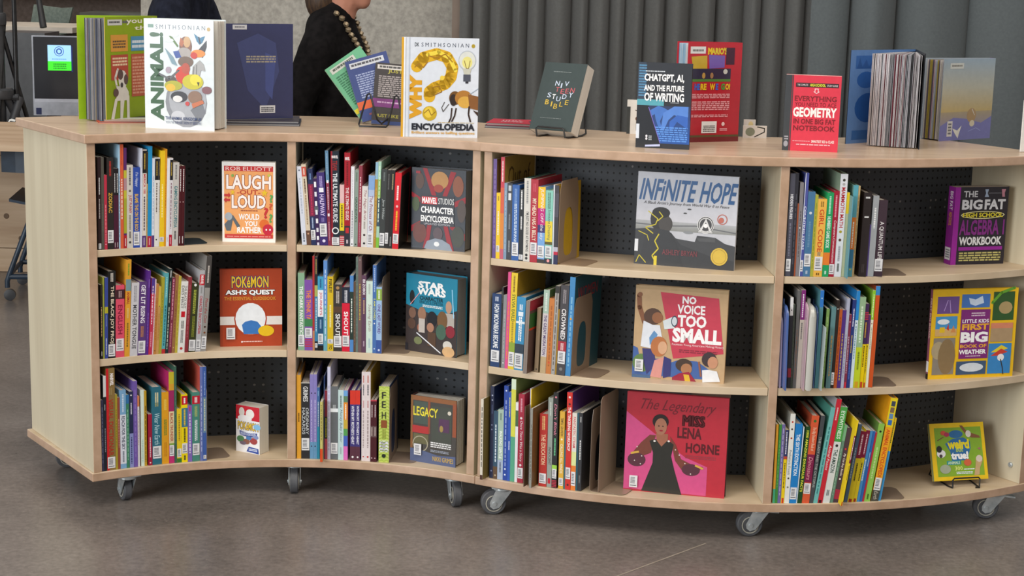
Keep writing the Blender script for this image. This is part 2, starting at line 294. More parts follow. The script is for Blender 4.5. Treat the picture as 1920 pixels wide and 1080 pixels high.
ROWS = [
 ('A1','b',-1.1469,4.5307,0.7485,34.29,0.6,0.0093,0.2577,0.18,'near-black book with small white lettering,first on the left','#2a1518','S .22 .4 #e8e8e8;S .45 .66 #b8b0b0;L .93 .99'),
 ('A1','b',-1.1389,4.536,0.7485,34.0,0.7,0.008,0.2573,0.18,'olive grey book beside the near-black first book','#55524a','S .5 .8 #6a665c'),
 ('A1','b',-1.1319,4.5405,0.7485,33.72,0.7,0.008,0.2076,0.145,'short crimson book left of the black ZODIAC book','#c03048','S .4 .9 #e89098;D .93 #f0c0c8'),
 ('A1','b',-1.1249,4.545,0.7485,33.29,0.7,0.0185,0.2552,0.179,'thick black book titled ZODIAC in gold','#2b2624','T .38 .6 #e0b040 ZODIAC;S .04 .2 #b03028;L .79 .93'),
 ('A1','b',-1.1088,4.5549,0.7485,32.85,0.7,0.0062,0.2245,0.157,'left twin of two maroon-black books beside ZODIAC','#4a1830','B 0 .33 #1c1418;S .06 .3 #e8e8e8;S .92 .98 #d0c8c8'),
 ('A1','b',-1.1033,4.5582,0.7485,32.62,0.7,0.0071,0.2242,0.157,'right twin of two maroon-black books beside ZODIAC','#4a1830','B 0 .33 #1c1418;S .06 .3 #e8e8e8;S .92 .98 #d0c8c8'),
 ('A1','b',-1.0969,4.5619,0.7485,32.43,0.72,0.004,0.2905,0.203,'thin pale blue book beside a tall orange one','#a8cfe8','S .3 .9 #506888'),
 ('A1','b',-1.0932,4.5641,0.7485,32.2,0.77,0.0092,0.2905,0.203,'tall orange book with white title','#d8603a','S .33 .72 #f8f0e8;S .02 .2 #c04830'),
 ('A1','b',-1.0849,4.5689,0.7485,31.91,0.88,0.0083,0.2805,0.196,'purple book with olive lower half and red foot','#5c2a66','B .22 .5 #c0b838;B .3 .42 #b08890;B .5 .85 #a8a830;B .87 1 #b02028;S .9 .98 #f0e0e0'),
 ('A1','b',-1.0774,4.5731,0.7485,31.51,0.88,0.0175,0.2327,0.163,'grey-white book titled JUST FUNNY','#cfcac2','S .03 .24 #505050;D .31 #706860;T .36 .58 #b02838 JUST FUNNY;S .6 .78 #908880;S .8 .88 #706860;D .93 #404040'),
 ('A1','b',-1.0618,4.5816,0.7485,30.87,0.88,0.0187,0.2255,0.158,'bright blue book with gold BLAME THIS title','#2f4ea8',"T .06 .24 #e0e8f8 I'm Happy;T .33 .79 #e8b838 BLAME THIS ON THE BOO;L .8 .97"),
 ('A1','b',-1.0449,4.5904,0.7485,30.45,1.31,0.0052,0.2778,0.194,'tall thin white book right of the bright blue one','#d8dcec','S .1 .2 #b0b0c0'),
 ('A1','b',-1.04,4.5929,0.7485,30.16,1.46,0.0116,0.2746,0.192,'white book with red MERICA 100 and purple foot','#dcd4cc','B .01 .24 #1c1a1c;S .04 .2 #c0a040;T .25 .45 #c02030 MERICA 100;S .48 .83 #504858;B .88 1 #5a3a78;S .9 .98 #c0b0d0'),
 ('A1','b',-1.0293,4.5983,0.7485,29.9,1.46,0.0031,0.2668,0.187,'thin black-tan book left of the sky blue one','#c0a060','B 0 .33 #24221c;S .4 .8 #806830'),
 ('A1','b',-1.0263,4.5997,0.7485,29.66,1.46,0.0113,0.2833,0.198,'tall plain sky blue book with red foot','#2090c8','B .89 1 #b02040;S .91 .98 #e8b0c0;D .45 #107098'),
 ('A1','b',-1.0158,4.6048,0.7485,29.34,1.46,0.0073,0.2497,0.175,'purple-footed white book right of the sky blue one','#d8e0ec','S .2 .8 #a0b0c8;B .87 1 #604080'),
 ('A1','b',-1.0088,4.608,0.7485,29.02,1.46,0.011,0.2511,0.176,'white book with black head,left of a twin pair','#e4e2de','B .01 .25 #1c1a1c;S .04 .2 #c0a040;S .28 .62 #605048;D .92 #303030'),
 ('A1','b',-0.9985,4.6127,0.7485,28.79,1.46,0.0024,0.2508,0.176,'white book with black head,right of a twin pair','#e4e2de','B .01 .25 #1c1a1c;S .04 .2 #c0a040;S .28 .62 #605048'),
 ('A1','b',-0.996,4.6138,0.7485,28.52,1.75,0.0131,0.2705,0.189,'glossy bright yellow book,tallest of the yellow ones','#f0c820','S .35 .7 #fff0a0;L .9 .95'),
 ('A1','b',-0.9837,4.6193,0.7485,28.22,1.75,0.0049,0.2748,0.192,'tall golden orange book right of the bright yellow one','#e09a20','S .2 .6 #b87010'),
 ('A1','b',-0.9789,4.6213,0.7485,27.99,1.75,0.0079,0.2488,0.174,'blank white book right of the golden orange one','#e8e8ee','S .9 .95 #c0c0c8'),
 ('A1','b',-0.9713,4.6245,0.7485,27.72,1.75,0.0082,0.2493,0.175,'white book with black head and red foot','#dcd8dc','B .02 .25 #1c1a1c;S .05 .2 #c0a040;S .28 .8 #805868;B .87 1 #b82038;S .9 .98 #f0c0c8'),
 ('A1','b',-0.9634,4.6278,0.7485,27.29,1.75,0.0174,0.2369,0.166,'pale grey ENCYCLOPEDIA book near the right end','#c8c4c0','S .03 .2 #808080;T .28 .78 #307880 GAMING ENCYCLOPEDIA;S .82 .92 #505050'),
 ('A1','b',-0.9469,4.6343,0.7485,26.86,1.75,0.0073,0.2268,0.159,'left one of two maroon twins at right end','#4a1018','S .04 .32 #e8e0e0;D .45 #c0a0a0;S .88 .97 #e0d8d8'),
 ('A1','b',-0.9398,4.6371,0.7485,26.6,1.75,0.0085,0.2267,0.159,'right one of two maroon twins at right end','#4a1018','S .04 .32 #e8e0e0;D .45 #c0a0a0;S .88 .97 #e0d8d8'),
 ('A1','e',-0.9315,4.6402,0.7485,26.36,1.75,0.001,0.2066,0.145,'dark slate metal bookend','#3c4448',''),
 ('A2','b',-1.1471,4.5306,0.4385,34.33,0.82,0.0069,0.2113,0.148,'black book with tan lettering,first on the left','#201812','S .02 .15 #403830;S .3 .7 #c8a070;S .9 .96 #e0e0e0'),
 ('A2','b',-1.1411,4.5346,0.4385,34.13,0.82,0.0045,0.2322,0.163,'thin yellow-green book second from the left','#9aa040','S .1 .2 #707828'),
 ('A2','b',-1.1371,4.5372,0.4385,33.92,1.28,0.009,0.2307,0.161,'royal blue book with a yellow-green band','#3a4a98','B .36 .44 #b8b030;S .46 .6 #8090c8;S .75 .95 #d0d8f0'),
 ('A2','b',-1.1293,4.5422,0.4385,33.4,1.28,0.0218,0.2476,0.173,'thick black book titled THE BLACK JOY PROJ','#1c1a1a','S .02 .12 #d8d0c8;T .17 .83 #e8d8c0 THE BLACK JOY PROJ;L .84 .98'),
 ('A2','b',-1.1105,4.5539,0.4385,32.62,1.28,0.0247,0.2063,0.144,'thick coral pink book titled ENGLISH','#e0506a','B .06 .19 #402028;S .08 .17 #c0a0a0;T .27 .68 #8c1838 ENGLISH;L .74 .91'),
 ('A2','b',-1.0889,4.5666,0.4385,31.97,2.21,0.0149,0.2773,0.194,'tall orange-yellow book titled ANIMAL','#e0a030','S .04 .16 #60a030;B .2 .32 #7a9aa0;T .33 .46 #b03028 ANIMAL;S .5 .6 #e8c880;S .65 .9 #806820'),
 ('A2','b',-1.0757,4.574,0.4385,31.36,2.69,0.022,0.2106,0.147,'pale grey book titled MOTHER TONGUE','#cdcbd0','S .04 .26 #909098;T .3 .9 #484850 MOTHER TONGUE'),
 ('A2','b',-1.0561,4.5846,0.4385,30.58,2.74,0.0228,0.212,0.148,'purple book titled GET LIT RISING','#5a3a78','T .04 .56 #f4f0f8 GET LIT RISING;S .6 .75 #c08050;L .8 .97'),
 ('A2','b',-1.0355,4.5952,0.4385,30.06,2.74,0.0077,0.2426,0.17,'tall violet book right of GET LIT RISING','#5a2a8a','S .1 .2 #9070c0;S .5 .9 #8060b0'),
 ('A2','b',-1.0283,4.5987,0.4385,29.76,3.5,0.01,0.2205,0.154,'slim crimson book with violet head','#c03050','B 0 .2 #503890;S .1 .6 #f0d8e0;S .7 .9 #e898a8'),
 ('A2','b',-1.019,4.6032,0.4385,29.53,3.5,0.0032,0.217,0.152,'very thin pinkish white book right of the crimson one','#e0c8d0','S .2 .7 #c05060'),
 ('A2','b',-1.0158,4.6048,0.4385,29.34,3.5,0.0074,0.2034,0.142,'light brown book left of a yellow-headed twin','#c08040','S .2 .8 #a06428;D .95 #402010'),
 ('A2','b',-1.0088,4.608,0.4385,29.09,3.5,0.0074,0.1955,0.137,'light brown book with pale yellow head','#c89858','B 0 .3 #d0b448;D .29 #403020;S .4 .8 #a87838'),
 ('A2','b',-1.0018,4.6112,0.4385,28.83,3.65,0.0077,0.2219,0.155,'olive yellow book left of the light teal one','#a8a030','S .2 .8 #888020'),
 ('A2','b',-0.9945,4.6145,0.4385,28.53,3.72,0.01,0.2334,0.163,'light teal book with red foot','#58a8b0','B .94 1 #c03030;S .05 .3 #a8e0e0;S .4 .9 #206878'),
 ('A2','b',-0.985,4.6187,0.4385,28.22,3.99,0.0085,0.2448,0.171,'narrow black-green book with white lettering','#203030','S .02 .1 #e0e0e0;S .15 .4 #a8b0a0;S .45 .95 #c0c8b8'),
 ('A2','b',-0.9769,4.6222,0.4385,27.9,3.99,0.0094,0.2191,0.153,'maroon book with pink lettering','#803048','S .02 .55 #e0a0b0;S .6 .92 #c88090'),
 ('A2','b',-0.9679,4.6259,0.4385,27.59,3.99,0.0085,0.2276,0.159,'plain brown book right of the maroon one','#9c6c44','S .2 .8 #84542c;D .93 #d8b080'),
 ('A2','b',-0.9597,4.6293,0.4385,27.32,3.99,0.0074,0.2227,0.156,'yellow-green book left of the white one','#c0b040','S .1 .9 #a89830'),
 ('A2','b',-0.9525,4.6321,0.4385,26.86,3.99,0.02,0.2074,0.145,'white book titled THE BLACK GUY DIES FIRST','#e4e4e0','T .06 .38 #585858 THE BLACK GUY|;T .06 .38 #585858 DIES FIRST;Q .42 .5 #c81828;S .55 .66 #606060;S .68 .86 #808080;D .94 #c03030'),
 ('A2','b',-0.9335,4.6394,0.4385,26.38,3.99,0.0097,0.2192,0.153,'dark red book right of THE BLACK GUY','#8c3038','S .1 .8 #a85860'),
 ('A2','b',-0.9241,4.6429,0.4385,25.85,4.01,0.0203,0.2017,0.141,'dark olive book with yellow-green lettering','#34381c','D .03 #f0f0f0;S .1 .45 #b0b848;S .48 .78 #889030;L .82 .98'),
 ('A2','b',-0.9045,4.6497,0.4385,25.27,4.01,0.0144,0.237,0.166,'pale grey CHARACTER ENCYCLOPEDIA book','#b4b4b8','B .05 .18 #c82030;T .06 .17 #ffffff MARVEL;S .2 .28 #909090;T .31 .78 #b82838 CHARACTER ENCYCLOPEDIA;L .85 .98'),
 ('A2','b',-0.8905,4.6543,0.4385,24.75,4.4,0.0152,0.2786,0.195,'tall grey book titled Meet the Cast,rightmost','#989490','B 0 .33 #4a4644;S .1 .28 #d0c8c0;T .44 .7 #a03840 Meet the Cast;D .74 #402820;D .8 #804828;L .84 .97'),
 ('A3','b',-1.15,4.5287,0.1115,34.46,0.25,0.007,0.2083,0.146,'slim dark indigo book,first on the left','#3a3a5a','S .1 .9 #70789a'),
 ('A3','b',-1.1439,4.5327,0.1115,34.19,0.25,0.0083,0.2776,0.194,'black book with white head beside the red dictionary','#20252e','B 0 .22 #e0e0e0;S .3 .36 #c0c0c0;S .55 .8 #888f98'),
 ('A3','b',-1.1367,4.5374,0.1115,33.63,0.34,0.0251,0.2975,0.205,'red and gold book titled VISUAL DICTIONARY','#8a7040','E .28 #d02028;t .05 .17 #f8f0f0 MARVEL;S .19 .26 #a89060;T .3 .86 #b03020 VISUAL DICTIONAR;L .87 .98'),
 ('A3','b',-1.1152,4.551,0.1115,33.1,0.34,0.006,0.2205,0.154,'thin olive yellow book right of VISUAL DICTIONARY','#a89830','S .2 .7 #887818'),
 ('A3','b',-1.1098,4.5543,0.1115,32.88,0.34,0.007,0.2103,0.147,'thin brick brown book left of REACH FOR THE SKY','#904838','S .3 .7 #c89080'),
 ('A3','b',-1.1036,4.558,0.1115,32.47,0.34,0.0177,0.2302,0.161,'sky blue book titled Reach for the Sky','#7aa8d0','S .05 .28 #c8dcf0;B .31 .94 #dce0ec;T .33 .76 #283050 REACH FOR THE SKY;S .78 .92 #707888'),
 ('A3','b',-1.088,4.5671,0.1115,32.01,0.34,0.0085,0.2154,0.151,'narrow green book with blue head','#3a8060','B 0 .12 #3070a8;S .2 .9 #88b8a0'),
 ('A3','b',-1.0803,4.5715,0.1115,31.68,0.34,0.0114,0.224,0.157,'navy book with white dots and lavender foot','#242c50','D .05 #f0f0f0;S .15 .3 #e0e0f0;B .55 1 #8890c8;S .6 .95 #303868'),
 ('A3','b',-1.07,4.5771,0.1115,31.28,0.34,0.0117,0.2533,0.177,'plain purple book left of the pale mint one','#7058a8','S .1 .9 #8870bc'),
 ('A3','b',-1.0595,4.5828,0.1115,30.99,0.34,0.0054,0.2089,0.146,'thin orange book with white lower spine','#d08050','B .15 1 #d8d8dc;S .2 .7 #b09080'),
 ('A3','b',-1.0511,4.5872,0.1115,30.61,0.34,0.0095,0.225,0.157,'pale mint book with blank spine','#d8e8dc','S .65 .95 #a8c8b8'),
 ('A3','b',-1.0424,4.5917,0.1115,30.33,0.34,0.0069,0.2222,0.156,'slim gold book with brown lettering','#c09a28','S .2 .95 #705010;D .92 #302010'),
 ('A3','b',-1.0323,4.5968,0.1115,29.91,0.34,0.011,0.1517,0.11,'short crimson book left of the thick teal one','#a01838','S .45 .85 #e8c0c8;D .95 #f0d0d0'),
 ('A3','b',-1.0221,4.6018,0.1115,29.26,0.34,0.0276,0.23,0.161,'thick teal book with flowing script title','#2c6c80','S .08 .25 #b0a860;S .07 .2 #e0d8b0;T .34 .74 #c0e0e8 Wear New Earth;L .76 .92'),
 ('A3','b',-0.9967,4.6135,0.1115,28.48,0.34,0.0201,0.213,0.149,'golden yellow book with green lettering','#e0a020','S .1 .25 #f0d060;S .38 .6 #508030;S .7 .9 #c88018'),
 ('A3','b',-0.978,4.6217,0.1115,27.84,0.34,0.0153,0.2714,0.19,'tall many-coloured book titled BLACK THUNDER','#c03070','B 0 .13 #c8b830;B .13 .2 #d8a030;B .2 .43 #a02860;B .43 .78 #e0d0a0;T .45 .76 #b02828 BLACK THUNDER;B .78 .8 #80a840;L .8 .92'),
 ('A3','b',-0.9635,4.6277,0.1115,27.47,0.34,0.0066,0.287,0.201,'tall dark green book right of BLACK THUNDER','#3c6454','S .2 .8 #587c6c'),
 ('A3','b',-0.9571,4.6303,0.1115,27.14,0.34,0.0135,0.1609,0.113,'short yellow book with green foot','#e8c820','S .1 .6 #a08020;L .74 .9;B .92 1 #38782c'),
 ('A3','b',-0.9442,4.6354,0.1115,26.64,0.34,0.0172,0.2021,0.141,'lemon yellow book with red badge and teal panel','#f0d808','B .02 .15 #c81828;S .05 .13 #ffffff;B .2 .48 #3a7890;S .22 .46 #e0c040;S .5 .7 #404010;L .72 .87;S .9 .97 #303030'),
 ('A3','b',-0.9278,4.6415,0.1115,26.14,0.34,0.0125,0.1684,0.118,'violet book with pale lettering','#8068b4','S .02 .1 #d02040;S .15 .85 #e0d8f0'),
 ('A3','b',-0.9157,4.6459,0.1115,25.57,0.34,0.0221,0.2067,0.145,'sea green book with red badge','#48887a','B .05 .17 #c01830;S .07 .15 #ffffff;S .2 .35 #b8c070;S .4 .7 #e8f0f0;L .74 .91'),
 ('A3','b',-0.8943,4.6531,0.1115,25.02,0.34,0.0078,0.2813,0.197,'tall periwinkle book with salmon cover','#6878b8','C #c8584a;S .2 .9 #b0b8e0'),
 ('A3','b',-0.8865,4.6556,0.1115,24.7,0.34,0.0103,0.2809,0.197,'tall deep blue book,last on the right','#4060a8','C #405090;S .05 .3 #90a8d8;B .32 .7 #6888a8;S .34 .68 #d8d8b0;L .94 .98'),
 ('A3','e',-0.8763,4.6588,0.1115,24.48,0.34,0.001,0.2205,0.154,'brown metal bookend','#8a7868',''),
 ('B1','b',-0.6052,4.704,0.7485,2.48,-4.14,0.0133,0.2262,0.158,'white book leaning left,first on the left','#d8dce8','D .05 #707888;S .15 .6 #b0b8c8;S .85 .93 #404858;D .95 #606878'),
 ('B1','b',-0.5916,4.7043,0.7485,2.06,-4.14,0.0127,0.2323,0.163,'beige book with red badge and portrait foot','#d8c8b0','B .03 .15 #c85848;S .05 .13 #f0e0d0;S .18 .36 #503018;S .38 .75 #a08868;B .82 1 #684838;D .86 #d0a080'),
 ('B1','b',-0.5786,4.7045,0.7485,1.57,-3.23,0.0142,0.2197,0.154,'navy book with crimson panel','#283058','S .06 .14 #7090c0;B .2 .62 #802848;S .22 .6 #c03058;S .64 .78 #a8b8d8;L .8 .93'),
 ('B1','b',-0.5641,4.7045,0.7485,1.17,-3.23,0.0108,0.1926,0.135,'navy book with a column of white squares','#3a2050','Q .05 .13 #f0f0f4;Q .2 .27 #e0e0e8;Q .34 .41 #f0f0f4;B .42 .5 #606870;Q .47 .54 #e8e8f0;Q .6 .67 #f0f0f4;Q .74 .8 #e0e0e8;Q .86 .92 #f0f0f4;Q .96 1 #e0d8e8'),
 ('B1','b',-0.5531,4.7044,0.7485,0.6,-3.23,0.0225,0.2099,0.147,'purple book titled HALFWAY','#3e2c70','S .05 .2 #b0a0d8;Q .21 .27 #f0f0f8;T .3 .6 #d8c8f0 HALFWAY;S .62 .68 #9080c0;L .7 .88;D .94 #e8e0f8'),
 ('B1','b',-0.5303,4.7037,0.7485,0.07,-2.26,0.0091,0.273,0.191,'blue-grey and maroon book with white dots','#6088a8','S .03 .25 #90b0c8;B .33 1 #883048;Q .31 .34 #f0f0f4;S .38 .62 #e0c8d0;Q .66 .69 #f0f0f4;S .75 .95 #c08898'),
 ('B1','b',-0.5209,4.7033,0.7485,-0.46,-0.81,0.0237,0.2719,0.19,'thick black book titled THE ULTIMATE GUIDE','#1c2834','E .2 #981828;t .045 .075 #f0e8e8 MARVEL;T .1 .2 #a02828 TEAM;T .23 .75 #e8ecf0 THE ULTIMATE GUIDE;O .84 #f0f4f4;L .91 .99'),
 ('B1','b',-0.497,4.7019,0.7485,-1.08,-0.33,0.0126,0.1768,0.124,'pink,yellow and black book with striped foot','#e0b8b8','B .3 .75 #e8d020;S .33 .7 #202020;B .75 .83 #303830;Z .83 1 #c02838'),
 ('B1','b',-0.4841,4.7009,0.7485,-1.58,-0.24,0.0169,0.2689,0.188,'thick crimson book titled THE ULTIMATE GUIDE','#a81828','t .045 .08 #f0e8e8 MARVEL;S .1 .35 #701018;T .37 .72 #f0e0e0 THE ULTIMATE GUIDE;B .78 1 #2c2c38;Q .8 .86 #c02830;S .93 .97 #e0d0d8'),
 ('B1','b',-0.4669,4.6993,0.7485,-2.04,0.3,0.0098,0.2302,0.161,'white book right of the crimson guide','#e8e8ec','S .05 .4 #c8c8d0;S .55 .9 #888890;D .97 #303030'),
 ('B1','b',-0.4569,4.6982,0.7485,-2.36,0.61,0.0112,0.2208,0.155,'grey-green book with green lettering','#8a9a90',"S .03 .15 #506858;T .35 .68 #385848 GRANDPA'S;D .97 #303830"),
 ('B1','b',-0.4455,4.6969,0.7485,-2.76,0.61,0.0101,0.2339,0.164,'maroon book with white lettering','#903848','S .14 .58 #e8c0c8;S .7 .95 #b87080'),
 ('B1','b',-0.4352,4.6956,0.7485,-3.22,0.61,0.0167,0.175,0.123,'short white book titled Magic Bride','#dcd8d4','T .06 .56 #8c3040 The Magic Bride;S .58 .7 #a09890;D .8 #382c2c;D .94 #181818'),
 ('B1','b',-0.4183,4.6932,0.7485,-3.79,1.05,0.0176,0.207,0.145,'pale blue book titled The Princess of Ch','#d4d8e4','B 0 .2 #84a8d8;B .2 .3 #b0c0e0;T .28 .77 #883048 The Princess of Ch;L .8 .98'),
 ('B1','b',-0.4005,4.6904,0.7485,-4.23,1.27,0.0078,0.2458,0.172,'narrow bronze book with pale blue head','#b08838','B 0 .2 #90b8d0;S .3 .9 #c8a050'),
 ('B1','b',-0.3924,4.6891,0.7485,-4.51,1.27,0.0084,0.2476,0.173,'pale green book fading to dark blue','#a8d0b8','B .2 .42 #90b868;B .42 .75 #405868;S .05 .7 #e0f0d8;B .88 1 #80c040'),
 ('B1','b',-0.3838,4.6875,0.7485,-4.9,1.69,0.0154,0.227,0.159,'charcoal book with pale script','#3c4040','S .04 .15 #707878;T .38 .64 #c0c8c8 Jane Wilder;L .81 .97'),
 ('B1','b',-0.3683,4.6846,0.7485,-5.36,1.74,0.0108,0.225,0.158,'black book with call label,right of the charcoal one','#2a2828','S .05 .25 #686868;L .8 .94'),
 ('B1','b',-0.3574,4.6823,0.7485,-5.7,1.74,0.012,0.2255,0.158,'black book without call label,left of the red one','#222222','S .05 .25 #a89870;S .85 .97 #888888'),
 ('B1','b',-0.3454,4.6797,0.7485,-6.25,1.99,0.0178,0.2187,0.153,'bright red book,last on the right','#d81828','S .17 .36 #f8e8e8;D .44 #f0c0c0;S .5 .76 #f0c030;L .8 .93'),
 ('B1','e',-0.3276,4.6756,0.7485,-6.6,1.99,0.001,0.2087,0.146,'dark grey metal bookend','#2c2824',''),
 ('B2','b',-0.6164,4.7036,0.4385,2.79,-0.28,0.0189,0.2279,0.16,'sage green book titled THE DARK FANTASTICS','#8ab090','T .17 .82 #f4f8f4 THE DARK FANTASTICS;L .8 .95'),
 ('B2','b',-0.5973,4.7042,0.4385,2.07,-0.28,0.0229,0.2075,0.145,'violet and orange many-coloured book','#8050a8','T .14 .66 #f09030 THE THINK TANK;B .55 .66 #408050;L .68 .82;Z .84 .96 #c03040'),
 ('B2','b',-0.5741,4.7045,0.4385,1.57,-0.28,0.0057,0.2779,0.195,'tall thin red book with tan foot','#b03030','B .79 1 #c08058'),
 ('B2','b',-0.5681,4.7045,0.4385,1.32,-0.28,0.0086,0.2752,0.193,'navy book with gold lettering at head','#24262c','S .02 .18 #c0a858;B .3 .42 #a8b060;B .42 .9 #3880a8;S .44 .8 #c8e0e8;L .92 .97'),
 ('B2','b',-0.5592,4.7045,0.4385,0.91,-0.28,0.0164,0.2186,0.153,'light blue book titled JOURNEYS','#40a0c8','S .03 .15 #205080;B .18 .54 #ecf0f4;T .21 .52 #d04058 JOURNEYS;B .54 1 #205078;S .58 .7 #90b0d0;L .77 .91;B .93 1 #181410'),
 ('B2','b',-0.5425,4.7041,0.4385,0.46,-0.28,0.0109,0.2661,0.186,'tall cornflower blue book','#6090d0','B .5 1 #68a8b8;S .1 .9 #b8d0f0'),
 ('B2','b',-0.5312,4.7038,0.4385,-0.02,-0.28,0.017,0.2194,0.154,'mustard yellow book titled FIRE!!','#d8b820','T .03 .21 #201c10 FIRE!!;S .38 .68 #f0e8a8;L .84 .9;T .92 .98 #202010 YO'),
 ('B2','b',-0.5139,4.703,0.4385,-0.73,-0.28,0.0252,0.1969,0.138,'dark brown book titled SHOUT','#3a3430','D .05 #b08858;S .1 .28 #c8c0b8;B .33 .42 #584030;T .44 .78 #f0f0f0 SHOUT;L .77 .94'),
 ('B2','b',-0.4885,4.7012,0.4385,-1.52,-0.28,0.0223,0.1906,0.133,'black and red book titled SHOUT','#d81838','B 0 .25 #202838;S .05 .24 #e0e0e8;T .38 .74 #ffffff SHOUT;L .75 .92'),
 ('B2','b',-0.4659,4.6992,0.4385,-2.08,-0.28,0.0105,0.2248,0.157,'blue and dark green book with white lettering','#5088c8','B .21 .84 #243830;S .3 .75 #e0e8e0'),
 ('B2','b',-0.4552,4.698,0.4385,-2.38,-0.28,0.0064,0.2066,0.145,'narrow brown book left of two tall greyish ones','#604838','S .2 .9 #786050'),
 ('B2','b',-0.4485,4.6973,0.4385,-2.61,-0.28,0.0067,0.2803,0.196,'tall grey-green book','#687870','S .05 .9 #505c54'),
 ('B2','b',-0.4416,4.6964,0.4385,-2.89,-0.28,0.0099,0.2799,0.196,'tall mauve-brown book with yellow letters','#705858','S .28 .66 #c8b040;D .03 #a09088'),
 ('B2','b',-0.4314,4.6951,0.4385,-3.27,-0.28,0.0131,0.2274,0.159,'dark plum book with a white author name','#604058','T .05 .25 #f0e8f0 IBI ZOBOI;D .3 #4060a0;S .32 .5 #c8a888;S .85 .92 #c0a8b8'),
 ('B2','b',-0.4181,4.6932,0.4385,-3.81,-0.28,0.0187,0.2113,0.148,'pale mint book titled Soaring Earth','#d0e4d8','S .04 .18 #b0b8b0;T .32 .7 #987878 Soaring Earth;S .8 .93 #a8c0c8'),
 ('B2','b',-0.3992,4.6902,0.4385,-4.31,-0.28,0.0106,0.2584,0.181,'deep blue book with yellow I AM LOVED','#4870b0','S .03 .3 #a8c0e8;T .38 .62 #e0e068 I AM LOVED;D .66 #f0f0f0;D .95 #d0d8f0'),
 ('B2','b',-0.3885,4.6884,0.4385,-4.76,-0.28,0.0159,0.1956,0.137,'light blue book titled ONE LAST WORD','#a0c0e4','B .03 .2 #90b048;S .05 .18 #f0f8e0;T .26 .7 #604890 ONE LAST WORD;B .8 1 #3a58a0;D .95 #d0d8f0'),
 ('B2','e',-0.3725,4.6854,0.4385,-5.08,0,0.001,0.2225,0.156,'brown metal bookend','#8a7868',''),
 ('B3','b',-0.6202,4.7034,0.1115,3.0,-0.22,0.0131,0.2525,0.177,'orange-yellow book,first on the left','#e0a030','S .45 .56 #604010'),
 ('B3','b',-0.6069,4.7039,0.1115,2.36,-0.22,0.0253,0.2303,0.161,'thick black book titled ORDINARY HAZARDS','#2c2c2e','B 0 .01 #e0dcd4;T .05 .25 #e0e0e0 GRIMES;T .33 .68 #c8ccd0 ORDINARY|;T .33 .68 #c8ccd0 HAZARDS;L .73 .89'),
 ('B3','b',-0.5813,4.7045,0.1115,1.74,-0.22,0.0098,0.2549,0.178,'lavender book with blue foot,left of a twin pair','#8a80c0','B .8 1 #6898c0;D .22 #302848;S .3 .8 #b8b0e0;D .85 #302848'),
 ('B3','b',-0.5712,4.7045,0.1115,1.39,-0.22,0.0104,0.2552,0.179,'lavender book with blue foot,right of a twin pair','#8a80c0','B .8 1 #6898c0;D .22 #302848;S .3 .8 #b8b0e0;D .85 #302848'),
 ('B3','b',-0.5606,4.7045,0.1115,1.08,-0.22,0.0079,0.2165,0.152,'blue book with teal foot','#4068a0','S .05 .12 #90b8d8;B .55 1 #2a88a8;S .2 .55 #c8d8e8'),
 ('B3','b',-0.5478,4.6743,0.1115,0.64,-0.22,0.0073,0.1811,0.127,'short yellow book with orange foot,sticking out','#c8c070','S .05 .65 #706020;B .78 1 #d85020'),
 ('B3','b',-0.5405,4.7042,0.1115,0.61,-0.22,0.0022,0.2512,0.176,'tall narrow dark blue book','#304878','S .1 .4 #7890b8'),
 ('B3','b',-0.538,4.7041,0.1115,0.39,-0.22,0.0078,0.2078,0.145,'maroon and dark green book','#802838','B .38 .7 #283018;S .4 .68 #d0c040;B .7 1 #c05060'),
 ('B3','b',-0.5299,4.7037,0.1115,0.1,-0.22,0.0089,0.2783,0.195,'tall thin silvery white book','#d0d0e8','S .2 .9 #a8a8c8'),
 ('B3','b',-0.5207,4.7033,0.1115,-0.44,-0.22,0.0221,0.2211,0.155,'thick slate grey book with glossy white band','#686c70','B .3 .35 #f0f4f8;S .25 .3 #c0c4c8;L .77 .92'),
 ('B3','b',-0.4983,4.702,0.1115,-1.1,-0.22,0.016,0.2112,0.148,'pale cyan book with dark lettering','#c4dcdc','S .08 .25 #607070;T .28 .75 #405060 Honey Baby Sister;S .82 .92 #a0b0b0'),
 ('B3','b',-0.482,4.7007,0.1115,-1.59,-0.22,0.012,0.2105,0.147,'rainbow coloured book','#e070c0','B 0 .08 #70a8e0;B .08 .17 #608868;B .17 .42 #e89030;S .2 .5 #f8f0e0;B .42 .55 #d0b040;B .55 .65 #58a058;B .65 .8 #4868c0'),
 ('B3','b',-0.4632,4.6989,0.1115,-2.25,-0.22,0.0161,0.2118,0.148,'indigo book with red head,left of a twin pair','#403878',"B 0 .2 #d83828;T .22 .77 #f0f0f8 WITHIN MY MOTHER'S HEART;B .8 1 #5a3040;D .95 #f0f0f0"),
 ('B3','b',-0.4469,4.6971,0.1115,-2.78,-0.22,0.0133,0.2127,0.149,'indigo book with red head,right of a twin pair','#403878',"B 0 .2 #d83828;T .22 .77 #f0f0f8 WITHIN MY MOTHER'S HEART;B .8 1 #5a3040;D .95 #f0f0f0"),
 ('B3','b',-0.429,4.6948,0.1115,-3.31,-0.22,0.0109,0.2688,0.188,'tall pinkish white book,left of a twin pair','#e4d8d8','S .04 .12 #c06050;S .14 .26 #505058;S .32 .4 #c88888;S .43 .85 #a89898;D .95 #c04040'),
 ('B3','b',-0.4179,4.6932,0.1115,-3.72,-0.22,0.015,0.2696,0.189,'tall pinkish white book,right of a twin pair','#e4d8d8','C #a8861c;S .04 .12 #c06050;S .14 .26 #505058;S .32 .4 #c88888;S .43 .85 #a89898;D .95 #c04040'),
